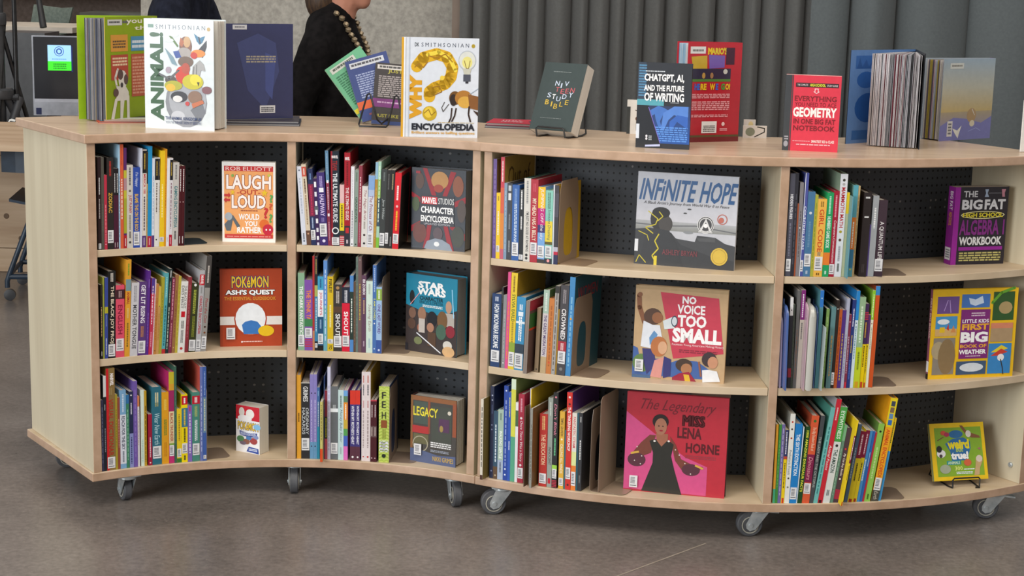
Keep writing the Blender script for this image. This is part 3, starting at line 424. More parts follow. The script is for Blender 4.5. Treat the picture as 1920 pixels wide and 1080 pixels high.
 ('B3','b',-0.4027,4.6908,0.1115,-4.17,-0.22,0.0091,0.1866,0.131,'dark maroon book,left of a twin pair','#4a1820','B 0 .02 #c03848;S .08 .28 #d8c8c8;B .42 .6 #685050;S .44 .58 #d0c0b8;D .94 #e0c0c8'),
 ('B3','b',-0.3934,4.6892,0.1115,-4.49,-0.22,0.0091,0.1872,0.131,'dark maroon book,right of a twin pair','#4a1820','B 0 .02 #c03848;S .08 .28 #d8c8c8;B .42 .6 #685050;S .44 .58 #d0c0b8;D .94 #e0c0c8'),
 ('B3','b',-0.3777,4.6864,0.1115,-5.33,-0.22,0.0305,0.2294,0.161,'yellow-green zigzag book lettered F E H','#c8d868','H #a8c048;U .07 .16 #303428 F;U .19 .28 #303428 E;U .33 .42 #303428 H;Q .44 .54 #905028;S .56 .68 #a0a848;L .71 .86;D .91 #202820;C #2c3c60'),
 ('B3','e',-0.3474,4.6802,0.1115,-5.95,0,0.001,0.2245,0.157,'brown metal bookend with arched opening','#8c7a6c','A'),
 ('C1','b',-0.0576,4.5683,0.7485,-25,-0.51,0.0107,0.2773,0.194,'tall purple book,first on the left','#685090','C #8c6c48;S .1 .9 #8870a8'),
 ('C1','b',-0.0478,4.5633,0.7485,-25,-0.43,0.012,0.184,0.129,'short yellow book with white script','#f0c820','S .05 .12 #907010;S .28 .64 #f8f8f0;L .8 .9'),
 ('C1','b',-0.0368,4.5578,0.7485,-25,-0.43,0.0112,0.2845,0.199,'tall red and orange book,Out of on its cover','#c84050','B .3 .55 #d86040;B .55 1 #e08838;S .04 .24 #f8e8e8;C #a8883c;K .1 .3 #5c4018 Out of;B .9 1 #c86070'),
 ('C1','b',-0.0265,4.5527,0.7485,-25,-0.43,0.0091,0.2132,0.149,'pale blue-grey book','#8098b0','S .1 .9 #a8b8c8'),
 ('C1','b',-0.018,4.5486,0.7485,-25,-0.43,0.0151,0.2136,0.149,'dark grey book with a white splash','#3c4048','Q .03 .1 #c0c4c8;Q .13 .22 #e0e0e0;S .4 .6 #888c94;S .75 .9 #a0a4a8'),
 ('C1','b',-0.0041,4.542,0.7485,-25,-0.43,0.0213,0.2103,0.147,'bright blue book with pale lettering','#3060a8','S .05 .3 #88a8d8;S .25 .75 #d0e0f0;L .76 .94'),
 ('C1','b',0.0155,4.533,0.7485,-25,-0.43,0.0138,0.2003,0.14,'black book left of the white rhyming book','#181c20','S .02 .28 #f0f0f0;S .38 .56 #e8e8e8;L .91 .98'),
 ('C1','b',0.0284,4.5273,0.7485,-25,-0.43,0.0196,0.2312,0.162,"white book titled I'M JUST NO GOOD AT RHYMING",'#d8d4cc',"C #307068;S .03 .3 #909090;T .4 .88 #383838 I'M JUST NO GOOD AT RHYMING;D .92 #202020;D .96 #202020"),
 ('C1','b',0.0467,4.5194,0.7485,-25,-0.43,0.0217,0.2296,0.161,'red book titled MY HEAD HAS A BELLY','#b02838','S .05 .15 #d05060;T .23 .74 #f0e0c8 MY HEAD HAS A BELLY;L .76 .91'),
 ('C1','b',0.067,4.511,0.7485,-25,-0.43,0.0215,0.2109,0.148,'yellow,magenta and light blue book','#78a8e0','B 0 .28 #f0c020;B .28 .5 #c01878;B .5 .6 #383070;T .02 .7 #f8f0f0 JUMPING OFF the sky;L .77 .93;B .95 1 #383430'),
 ('C1','b',0.0873,4.5029,0.7485,-25,-0.43,0.0216,0.2027,0.142,'teal and yellow book with dark foot','#88c8b8','B .42 .72 #e8d040;S .03 .25 #406858;T .26 .68 #406858 Someone Dreaming;B .7 .74 #605820;L .76 .92;B .93 1 #302c34;D .96 #f0a0a0'),
 ('C1','b',0.1078,4.495,0.7485,-25,-0.43,0.0038,0.2191,0.153,'thin white book in a plastic sleeve','#d8dce4',''),
 ('C1','b',0.1116,4.4936,0.7485,-25,-0.43,0.0123,0.2178,0.152,'dark book pressed against the tan bookend','#38343c','C #c8a020;B .1 .4 #4c4854;B .78 .84 #b8b8c8;B .84 .88 #c02040;B .88 1 #242850'),
 ('C1','e',0.1235,4.4893,0.7485,-25,0,0.001,0.229,0.16,'tan metal bookend with arched opening','#a08870','A'),
 ('C2','b',-0.0561,4.5675,0.4385,-25,0.67,0.0284,0.21,0.147,'navy book titled HOW MOONBEAR BECAME','#183868','S .04 .1 #d8e0f0;T .14 .74 #f0f4f8 HOW MOONBEAR BECAME;L .77 .93'),
 ('C2','b',-0.0304,4.5546,0.4385,-25,0.67,0.0061,0.2311,0.162,'thin black book right of the navy one','#181818','S .05 .2 #505050'),
 ('C2','b',-0.0247,4.5519,0.4385,-25,0.67,0.0104,0.2093,0.147,'plain mid-grey book','#8a8c8e','S .2 .9 #a8aaac;D .93 #e0e0e0'),
 ('C2','b',-0.0151,4.5472,0.4385,-25,0.89,0.0096,0.2754,0.193,'tall hot pink book','#e05090','S .3 .9 #e88838'),
 ('C2','b',-0.0061,4.543,0.4385,-25,1.07,0.0185,0.275,0.193,'tall yellow book with green-brown lettering','#e8c830','C #b08c28;S .03 .2 #806010;T .22 .5 #58701c SYLVIA EARLE;S .5 .75 #a89028;B .72 .82 #90a838;L .82 .97;'),
 ('C2','b',0.0109,4.5351,0.4385,-25,1.41,0.0267,0.209,0.146,'light blue book with white boxed title','#3a90c0','S .1 .18 #f0f8ff;Q .2 .26 #e8f4fc;S .27 .6 #ffffff;B .33 .36 #e8f4fc;B .64 .77 #283848;L .77 .98'),
 ('C2','b',0.0359,4.4914,0.4385,-25,1.41,0.0061,0.2067,0.145,'thin grey-tan book sticking out','#8a7c74','C #705848'),
 ('C2','b',0.0418,4.4889,0.4385,-25,1.41,0.0051,0.2065,0.145,'thin book with red,green and brown cover,sticking out','#8a7c74','C #6a5048;c 0 .14 #b03040;c .18 .38 #3c6c34;c .38 .41 #d04828'),
 ('C2','b',0.0679,4.5106,0.4385,-25,1.41,0.0118,0.1841,0.129,'tan-olive book with plain spine','#8a7458','D .95 #302818'),
 ('C2','b',0.0836,4.5043,0.4385,-25,1.41,0.017,0.2369,0.166,'pale grey book with sage head and purple lettering','#d0c8c8','B 0 .28 #a8c0b0;C #486838;S .04 .25 #e0e8e0;T .3 .78 #503870 THE GREAT MIGRATION;B .8 1 #c0a880'),
 ('C2','b',0.0998,4.4981,0.4385,-25,1.41,0.0153,0.2147,0.15,'caramel orange book','#c87a3a','S .1 .9 #a86028;D .85 #d05030'),
 ('C2','b',0.1144,4.4926,0.4385,-25,1.41,0.0112,0.2505,0.175,'birch-patterned grey book','#a8a4a0','B 0 .08 #282420;S .08 .9 #686460;D .95 #383838'),
 ('C2','b',0.1253,4.4886,0.4385,-25,1.41,0.004,0.1856,0.13,'thin mustard book left of CROWNED','#a88018',''),
 ('C2','b',0.1294,4.4871,0.4385,-25,1.41,0.0246,0.2548,0.178,'dark grey and red book titled CROWNED','#403c40','S .05 .2 #a0989c;T .26 .6 #f4f0f0 CROWNED;B .62 .74 #a82838;S .64 .72 #f0d0d0;L .73 .87;D .93 #808080'),
 ('C2','b',0.1531,4.4789,0.4385,-25,1.41,0.0156,0.2791,0.195,'tall blue picture book with WOMEN on its teal cover','#4088c0','C #28505c;K .12 .24 #a03038 WOMEN;S .2 .9 #80b8d8;D .42 #e0a030'),
 ('C2','e',0.1682,4.4738,0.4385,-25,1.41,0.001,0.2183,0.153,'taupe metal bookend with arched opening','#947e6a','A'),
 ('C3','b',-0.0775,4.5448,0.1115,-25,-0.42,0.0081,0.2369,0.166,'white spined olive book,first on the left,protruding','#dcd4c4','C #8a7840;S .1 .85 #282420;B .94 1 #482818'),
 ('C3','b',-0.051,4.5649,0.1115,-25,-0.42,0.0114,0.27,0.189,'tall navy book with white dots','#182040','C #1c2848;D .1 #b0b8d0;D .15 #b0b8d0;S .2 .3 #505c80;D .42 #8088a8;D .47 #8088a8;D .92 #8088a8'),
 ('C3','b',-0.0405,4.5596,0.1115,-25,-0.42,0.0135,0.1992,0.139,'slate blue book with brown foot','#305068','S .2 .75 #d8e4ec;B .82 1 #604830;D .95 #c0b090'),
 ('C3','b',-0.0281,4.5535,0.1115,-25,-0.42,0.0171,0.2054,0.144,'pale green book titled WALKING GENTLE','#a8c0b0','S .05 .15 #607868;T .3 .7 #f8fff8 WALKING GENTLE;B .72 1 #a8b8d0;S .75 .9 #505868'),
 ('C3','b',-0.0125,4.546,0.1115,-25,-0.42,0.0133,0.2765,0.194,'royal blue book with white dots','#2848a0','D .05 #d0d8f0;S .15 .85 #90a0d8;D .88 #e0e8f8;D .94 #e0e8f8'),
 ('C3','b',-0.0001,4.5402,0.1115,-25,-0.42,0.0086,0.26,0.182,'bright blue book with yellow lettering','#3058b8','S .06 .28 #e8e060;S .55 .65 #ffffff'),
 ('C3','b',0.008,4.5365,0.1115,-25,-0.42,0.0139,0.2992,0.205,'tall pale green book with teal foot','#c0d488','B 0 .1 #d8e8d0;B .1 .56 #d8d850;B .56 1 #58a888;C #88a058'),
 ('C3','b',0.0209,4.5306,0.1115,-25,-0.42,0.0082,0.2332,0.163,'thin white book left of Once There Was a Story','#e8e8ec','B .1 .3 #486848'),
 ('C3','b',0.0287,4.5272,0.1115,-25,-0.42,0.0179,0.2589,0.181,'crimson book titled Once There Was a Story','#a82840','S .05 .2 #e0a0b0;D .27 #f0e0e4;T .3 .76 #f4e8ec Once There Was a Story;D .8 #f0e0e4;L .83 .95'),
 ('C3','b',0.046,4.4872,0.1115,-25,-0.42,0.002,0.2333,0.163,'thin brown book sticking out','#6a5040',''),
 ('C3','b',0.0606,4.513,0.1115,-25,-0.42,0.0022,0.2789,0.195,'tall thin white book left of the yellow one','#e0e0e4','S .1 .9 #b0b0b8'),
 ('C3','b',0.0629,4.5121,0.1115,-25,-0.42,0.0022,0.2758,0.193,'tall canary yellow book','#f0c818','C #d8b420;S .1 .6 #a88810'),
 ('C3','b',0.0623,4.4805,0.1115,-25,-0.42,0.0068,0.2297,0.161,'thin grey book with coppery cover,sticking out','#94948c','C #7c5c34;S .2 .9 #606058'),
 ('C3','b',0.089,4.5022,0.1115,-25,-0.42,0.0239,0.2104,0.147,'red book titled THE EDUCATION','#b83028','S .03 .22 #e8c880;T .28 .7 #f0c8a0 THE EDUCATION;L .82 .96'),
 ('C3','b',0.1116,4.4936,0.1115,-25,-0.42,0.0145,0.2591,0.181,'silvery book with red square at foot','#98a098','S .05 .2 #c8d0c8;T .55 .75 #505850 INNOCENT;Q .9 .96 #c02838'),
 ('C3','b',0.1256,4.4885,0.1115,-25,-0.42,0.0148,0.276,0.193,'black book with pink lettering and striped foot','#181818',"D .05 #e08090;T .12 .45 #e888a0 Don't Blink;S .48 .66 #70c890;B .76 .82 #a0d850;L .8 .9;Z .92 1 #c83048"),
 ('C3','b',0.1443,4.4819,0.1115,-25,-0.42,0.0147,0.2238,0.157,'gold book titled CALLING ALL MINDS','#e0b040','T .08 .32 #604818 TEMPLE GRANDIN;D .36 #f8f0d0;T .42 .8 #f8ecc8 CALLING ALL MINDS;L .86 .96'),
 ('C3','b',0.1586,4.477,0.1115,-25,-0.42,0.0043,0.1705,0.119,'thin teal book left of THE TINKERING WORKSHOP','#386c78',''),
 ('C3','b',0.163,4.4755,0.1115,-25,-0.42,0.0159,0.2807,0.196,'tall red book titled THE TINKERING WORKSHOP','#d03028','C #583078;D .05 #f8e0e0;D .12 #401010;T .15 .6 #fff4f0 THE TINKERING WORKSHOP;L .77 .89;D .95 #401010'),
 ('C3','b',0.1785,4.4705,0.1115,-25,-0.42,0.0141,0.2232,0.156,'white book titled FANTASTIC STEAM with orange foot','#e4e0d4','T .05 .45 #d05058 FANTASTIC STEAM;B .5 .68 #e0e8a0;B .68 1 #e88030;L .76 .94'),
 ('C3','b',0.1924,4.4661,0.1115,-25,-0.42,0.0046,0.2252,0.158,'thin dark teal book near the bookends','#205868',''),
 ('C3','b',0.1971,4.4647,0.1115,-25,-0.42,0.0111,0.2254,0.158,'black photo-covered book against the bookends','#28282c','C #303034;S .05 .12 #c8c8c8;S .35 .6 #f0f0f0;S .8 .9 #808080'),
 ('C3','e',0.2304,4.4549,0.1115,-25,0,0.001,0.2361,0.165,'tan metal bookend with arched opening,nearer of two','#8c7868','A'),
 ('C3','e',0.2539,4.4484,0.1115,-25,0,0.001,0.2738,0.192,'tan metal bookend,farther of two','#a08c78',''),
 ('D1','b',0.7329,4.3993,0.7485,3.5,-0.15,0.0139,0.2779,0.195,'charcoal book titled HIDDEN FIGURES','#50505c','T .2 .44 #f4f4f8 HIDDEN FIGURES;S .48 .8 #787888;L .83 .95'),
 ('D1','b',0.7471,4.4001,0.7485,3.5,-0.15,0.0093,0.279,0.195,'plain near-black book second from the left','#303038','S .2 .9 #50505a'),
 ('D1','b',0.7566,4.4008,0.7485,3.5,-0.15,0.004,0.1976,0.138,'thin rust orange book','#a05030',''),
 ('D1','b',0.761,4.4011,0.7485,3.5,-0.15,0.0099,0.2537,0.178,'grey book with faint lettering','#848084','S .3 .8 #605c60;D .48 #e0e0e0'),
 ('D1','b',0.7712,4.4018,0.7485,3.5,0.45,0.0093,0.2801,0.196,'white and blue book titled COUNTING STARS','#5058a0','E .2 #e0e4f0;T .32 .74 #e8ecf8 COUNTING STARS;L .84 .95'),
 ('D1','b',0.7808,4.4026,0.7485,3.5,0.63,0.0193,0.2301,0.161,'steel blue book with a pale dot','#4a78a0','D .25 #d0d8e0;S .35 .65 #6890b0;L .73 .88;S .93 .97 #c0d0e0'),
 ('D1','b',0.8004,4.4044,0.7485,3.5,0.63,0.0085,0.2221,0.155,'thin yellow-green book left of GIRL CODE','#b0b040','S .1 .9 #909030'),
 ('D1','b',0.8091,4.4053,0.7485,3.5,0.63,0.0239,0.2106,0.147,'yellow-orange book titled GIRL CODE','#f0b850','S .03 .1 #806020;T .13 .68 #d05028 GIRL CODE;S .68 .73 #808080;L .74 .92;S .95 .98 #604010'),
 ('D1','b',0.8331,4.408,0.7485,3.5,0.63,0.0177,0.2278,0.159,'emerald green book with orange block','#20a060','S .04 .25 #c0e8d0;T .28 .66 #e8f8f0 NUMBERS GAME BOOK;B .71 .86 #e88030;S .93 .97 #d0f0e0'),
 ('D1','b',0.851,4.4103,0.7485,3.5,0.63,0.0149,0.2324,0.163,'crimson book titled Computers,Communications','#a82038','S .05 .3 #e898a8;T .34 .84 #f8e8ec Computers,Communications;L .85 .97'),
 ('D1','b',0.8661,4.4123,0.7485,3.5,0.63,0.0194,0.2789,0.195,'thick white book titled MAMMOTH MATH','#dfe2e8','D .06 #404038;D .1 #b0b0b0;T .13 .52 #b82030 MAMMOTH MATH;D .56 #b0a030;D .64 #604838;S .7 .85 #a0a0a8;S .87 .95 #50584c;C #9cb098'),
 ('D1','b',0.8856,4.4152,0.7485,3.5,0.63,0.0086,0.2291,0.16,'olive book with yellow head panel','#909060','B 0 .25 #e8c828;B .25 1 #b8bc98'),
 ('D1','b',0.8963,4.386,0.7485,3.5,0.63,0.0022,0.2216,0.155,'thin blue picture book with brown-teal cover,protruding','#60a0b4','C #689ca4;c .45 .95 #9c5c48'),
 ('D1','b',0.904,4.4182,0.7485,3.5,0.63,0.0125,0.2487,0.174,'teal book with orange lower spine','#5ca8b8','C #88b8b0;B .35 .7 #e08030;S .4 .68 #f0f0e0;B .7 .9 #3880a8;D .92 #d0d060'),
 ('D1','b',0.9167,4.4204,0.7485,3.5,0.63,0.0055,0.2469,0.173,'thin cream book','#c8b080','S .1 .9 #a08850'),
 ('D1','b',0.9348,4.4237,0.7485,3.5,0.63,0.021,0.229,0.16,'dark brown book with white framed box','#2c2424','Q .05 .3 #d8d8d8;Q .07 .28 #2c2424;S .85 .95 #484040'),
 ('D1','b',0.9559,4.4278,0.7485,3.5,0.63,0.0046,0.1419,0.11,'thin purple book left of the light grey one','#584888',''),
 ('D1','b',0.9607,4.4288,0.7485,3.5,0.63,0.016,0.2204,0.154,'light grey book','#a0a4a8','S .15 .4 #e8e8e8'),
 ('D1','b',0.9768,4.4322,0.7485,3.5,0.63,0.0246,0.2087,0.146,'thick plum-black book titled A QUANTUM LIFE','#40303a','T .28 .78 #d8d4d4 A QUANTUM LIFE;L .77 .93'),
 ('D1','e',1.0014,4.4378,0.7485,3.5,0.63,0.001,0.1556,0.11,'brown metal bookend','#8a7868',''),
 ('D2','g',0.732,4.3992,0.4385,3.5,-1.19,0.009,0.2041,0.143,'pinkish plastic hanging bag,first on the left','#b0a0b8',''),
 ('D2','g',0.7431,4.3698,0.4385,3.5,-1.19,0.0081,0.2307,0.161,'blue plastic hanging bag sticking out','#4a68a8',''),
 ('D2','b',0.7568,4.4008,0.4385,3.5,-1.19,0.0084,0.2524,0.177,'black book with white head and red foot','#303038','B 0 .2 #e4e4e4;D .14 #202028;B .78 .88 #a03040'),
 ('D2','b',0.7655,4.4014,0.4385,3.5,-1.19,0.0057,0.233,0.163,'dark grey-green book','#404840','S .2 .9 #586058'),
 ('D2','b',0.7715,4.4019,0.4385,3.5,-0.32,0.0087,0.2719,0.19,'tall grey book with brown lettering','#686868','S .4 .9 #806050'),
 ('D2','b',0.7805,4.4026,0.4385,3.5,0.15,0.0115,0.2729,0.191,'tall pale book with purple head','#c8c0b4','B 0 .3 #802878;S .04 .28 #f0e0f0;S .33 .5 #606060'),
 ('D2','g',0.7941,4.3737,0.4385,3.5,0.15,0.0051,0.2393,0.168,'pale pink plastic hanging bag','#c8a8b4',''),
 ('D2','g',0.7994,4.3742,0.4385,3.5,0.15,0.0214,0.2321,0.162,'cream padded book in a clear bag','#c4c4bc','D .08 #202020;D .13 #202020'),
 ('D2','g',0.8269,4.4073,0.4385,3.5,0.15,0.0052,0.2244,0.157,'blue-edged plastic hanging bag right of the cream one','#5878b0',''),
 ('D2','b',0.8324,4.4079,0.4385,3.5,0.15,0.0098,0.2723,0.191,'tall blue book with emblem at head','#58909c','B 0 .17 #3078c8;D .08 #c0d8e0'),
 ('D2','b',0.8443,4.3788,0.4385,3.5,0.86,0.0022,0.1757,0.123,'thin translucent white folder,sticking out','#b8c4c4',''),
 ('D2','b',0.8497,4.4101,0.4385,3.5,0.86,0.0083,0.2217,0.155,'leaf green book with cream pages','#7ca058','C #384430;S .1 .9 #a0bc80'),
 ('D2','b',0.8634,4.412,0.4385,3.5,0.86,0.0126,0.2266,0.159,'grey-teal book with tan lettering','#60888c','S .35 .85 #b89860'),
 ('D2','b',0.8762,4.4138,0.4385,3.5,0.86,0.0089,0.2455,0.172,'black-brown book with call label','#2c2420','D .1 #d0c8c0;L .82 .96'),
 ('D2','b',0.8854,4.4152,0.4385,3.5,0.86,0.0086,0.2201,0.154,'rust orange book','#b85828','S .1 .9 #984018'),
 ('D2','b',0.8942,4.4166,0.4385,3.5,0.86,0.0105,0.2177,0.152,'purple book with gold lettering','#503080','S .3 .9 #c0a050'),
 ('D2','b',0.905,4.4184,0.4385,3.5,0.86,0.0084,0.2498,0.175,'tall silver-white book','#b0b4c8','S .4 .9 #9090a8'),
 ('D2','b',0.9136,4.4199,0.4385,3.5,0.86,0.0075,0.2053,0.144,'narrow red and navy book','#803048','D .1 #f0d0d0;S .3 .8 #c0b0c0;Q .92 1 #d03040'),
 ('D2','b',0.9213,4.4212,0.4385,3.5,0.86,0.0094,0.246,0.172,'navy book with white dots','#283878','S .1 .3 #e8e8f8;S .4 .6 #d0b040;S .68 .9 #5070c0'),
 ('D2','b',0.9308,4.423,0.4385,3.5,0.86,0.0091,0.2706,0.189,'tall white book with blue head','#d0e0e8','C #2888d0;B 0 .3 #2888d0;D .33 #406080;S .36 .7 #6898a8'),
 ('D2','b',0.9401,4.4247,0.4385,3.5,0.86,0.0172,0.2532,0.177,'pale green book with lime foot','#98b890','B .55 1 #c0d028;S .1 .5 #d8e8d0;S .6 .8 #708018;Q .93 1 #d0a020'),
 ('D2','b',0.9575,4.4282,0.4385,3.5,0.86,0.0107,0.2347,0.164,'dark book with purple bars over yellow','#402850','Z .1 .2 #c03048;S .22 .4 #d8a030;B .48 1 #e8c800;S .5 .75 #504008;Q .93 1 #c04020'),
 ('D2','b',0.9684,4.4304,0.4385,3.5,0.86,0.0069,0.2038,0.143,'yellow book with striped purple head','#e8cc10','B 0 .4 #583068;S .42 .8 #504008;Q .93 1 #c04020'),
 ('D2','b',0.9755,4.4319,0.4385,3.5,0.86,0.0076,0.2714,0.19,'cream book with lime green head','#e4e4cc','B 0 .3 #90c830;C #88b838;S .04 .28 #e8f8c8;D .34 #904030;S .38 .6 #a0a090'),
 ('D2','b',0.9833,4.4337,0.4385,3.5,0.86,0.0121,0.2835,0.198,'tall orange-red book,last on the right','#cc5420','B 0 .09 #3888c8;C #a04828'),
 ('D2','e',0.9955,4.4364,0.4385,3.5,0.86,0.001,0.1487,0.11,'brown metal bookend','#8a7868',''),
 ('D3','b',0.7338,4.3993,0.1115,3.5,-0.28,0.0065,0.2244,0.157,'golden book with teal foot,first on the left','#d89c30','B .82 1 #48a880'),
 ('D3','b',0.7406,4.3997,0.1115,3.5,0.22,0.0072,0.2245,0.157,'green book second from the left','#40883c','S .2 .8 #60a858'),
 ('D3','b',0.748,4.4002,0.1115,3.5,0.22,0.009,0.2246,0.157,'purple-grey book third from the left','#7068a0','S .05 .9 #b0a8c8'),
 ('D3','b',0.7573,4.4008,0.1115,3.5,0.46,0.009,0.2096,0.147,'yellow book with navy head','#f0d018','B 0 .36 #303868;S .03 .33 #e8e8f0;B .36 .4 #c04838;S .45 .8 #605008;Q .93 1 #d03828'),
 ('D3','b',0.7666,4.4015,0.1115,3.5,1.02,0.0134,0.2547,0.178,'white book with red dots and dark lettering','#e8e8e2','D .09 #c03828;D .17 #403838;D .27 #b04028;T .4 .68 #607080 Prehistoric Fossils;D .72 #404038;D .82 #808078;C #989890'),
 ('D3','b',0.7803,4.4026,0.1115,3.5,1.52,0.0197,0.2271,0.159,'sky blue book titled THE SIXTH EXTINCTION','#2080c8','T .13 .65 #f4fcff THE SIXTH EXTINCTION;L .8 .95'),
 ('D3','b',0.8003,4.4044,0.1115,3.5,2.17,0.0028,0.2178,0.152,'thin white book left of the dinosaur facts book','#e0e8f0',''),
 ('D3','b',0.8034,4.4047,0.1115,3.5,3.24,0.0126,0.219,0.153,'dark green book titled 1000 AMAZING DINOSAUR FACTS','#204824','T .05 .85 #e8e840 1000 AMAZING DINOSAUR FACTS'),
 ('D3','b',0.8162,4.4061,0.1115,3.5,3.24,0.0205,0.2505,0.175,'orange-red book with plum band titled Dinosaurs','#d85c38','D .06 #407030;T .13 .4 #f8e0c0 The Big Outdoor Book of;B .44 .76 #802048;T .47 .73 #e8a0a8 Dinosaurs;L .77 .89;C #b04c30'),
 ('D3','b',0.8369,4.4085,0.1115,3.5,4.4,0.0111,0.2508,0.176,'charcoal book titled THE LADY AND THE OCTOPUS','#484c50','T .24 .82 #a8b0a8 THE LADY AND THE OCTOPUS'),
 ('D3','b',0.8483,4.4099,0.1115,3.5,7.08,0.0121,0.2756,0.193,'light teal book with teal cover','#70b8b4','C #58a090;S .2 .9 #3c8484'),
 ('D3','b',0.8605,4.4116,0.1115,3.5,7.08,0.0137,0.2995,0.205,'tall crimson book with white lettering','#c82838','S .08 .2 #f0c0c0;T .44 .68 #f8e8e8 Animal Poems;Q .97 1 #401018;C #b8bcc0'),
 ('D3','b',0.8744,4.4136,0.1115,3.5,7.08,0.0201,0.2778,0.194,'white book titled THE AMAZON with green head','#d8dcdc','B 0 .36 #48a048;T .04 .33 #e0f4e0 EYEWITNESS;D .4 #303030;T .44 .68 #385048 THE AMAZON;S .86 .92 #606868'),
 ('D3','b',0.8947,4.4167,0.1115,3.5,7.08,0.0096,0.2245,0.157,'grey-green book with green head','#608878','B 0 .2 #78b088;S .3 .9 #88a898'),
 ('D3','b',0.9046,4.4183,0.1115,3.5,7.08,0.0141,0.2165,0.152,'dark plum book with white lettering','#483848','D .28 #c83048;T .34 .64 #f4eef4 My Cat Boy Rocks;D .68 #e0e0e0;B .82 .95 #a02848'),
 ('D3','b',0.9208,4.3898,0.1115,3.5,7.08,0.0047,0.2459,0.172,'yellow book with maroon title panel,sticking out','#f0d020','B .18 .5 #802040;S .2 .46 #ffffff;S .53 .7 #504008;Q .95 1 #c04020'),
 ('D3','b',0.9362,4.424,0.1115,3.5,7.08,0.0094,0.2262,0.158,'slate blue book right of the protruding yellow one','#506884','S .3 .7 #a8b8c8'),
 ('D3','b',0.9458,4.4258,0.1115,3.5,7.08,0.0153,0.2065,0.145,'yellow book with maroon head,left of a twin pair','#d8c020','B 0 .38 #801838;S .05 .33 #e8c8d0;S .45 .7 #403808;Q .95 1 #a03018'),
 ('D3','b',0.9612,4.4289,0.1115,3.5,7.08,0.0108,0.2081,0.146,'yellow book with maroon head,right of a twin pair','#d8c020','B 0 .38 #801838;S .05 .33 #e8c8d0;S .45 .7 #403808;Q .95 1 #a03018'),
 ('D3','b',0.9722,4.4312,0.1115,3.5,7.08,0.0082,0.2057,0.144,'sky blue book right of the yellow twins','#4890c8','S .4 .7 #f0f4f8'),
 ('D3','b',0.9806,4.433,0.1115,3.5,7.08,0.0076,0.2046,0.143,'cobalt blue book left of a thin red one','#2c68b0','S .3 .5 #a8c8e8'),
 ('D3','b',0.9883,4.4348,0.1115,3.5,7.08,0.0059,0.2009,0.141,'thin red book left of the lime green one','#c03040',''),
 ('D3','b',0.9945,4.4362,0.1115,3.5,7.08,0.0161,0.2263,0.158,'lime green book','#90c454','C #6c9848;D .1 #202018;S .3 .7 #c0e090;S .9 .97 #306018'),
 ('D3','b',1.0147,4.441,0.1115,3.5,7.08,0.0199,0.2995,0.205,'tall gold book titled ANIMAL ENCYCLOPEDIA','#f0a820','B 0 .28 #e8d020;Q .03 .08 #404858;Q .09 .14 #806850;Q .15 .2 #6890b8;Q .21 .26 #3870b8;T .3 .76 #d85020 ANIMAL ENCYCLOPEDI;L .77 .89;B .89 1 #484840;T .9 .98 #c8c0b0 Earth'),
 ('D3','b',1.0346,4.446,0.1115,3.5,7.08,0.0084,0.2413,0.169,'yellow book with blue lower half,last on the right','#4098d0','B 0 .4 #f0c820;S .05 .3 #406020'),
 ('D3','e',1.0432,4.4482,0.1115,3.5,7.08,0.001,0.1208,0.11,'brown metal bookend','#8a7868',''),
]
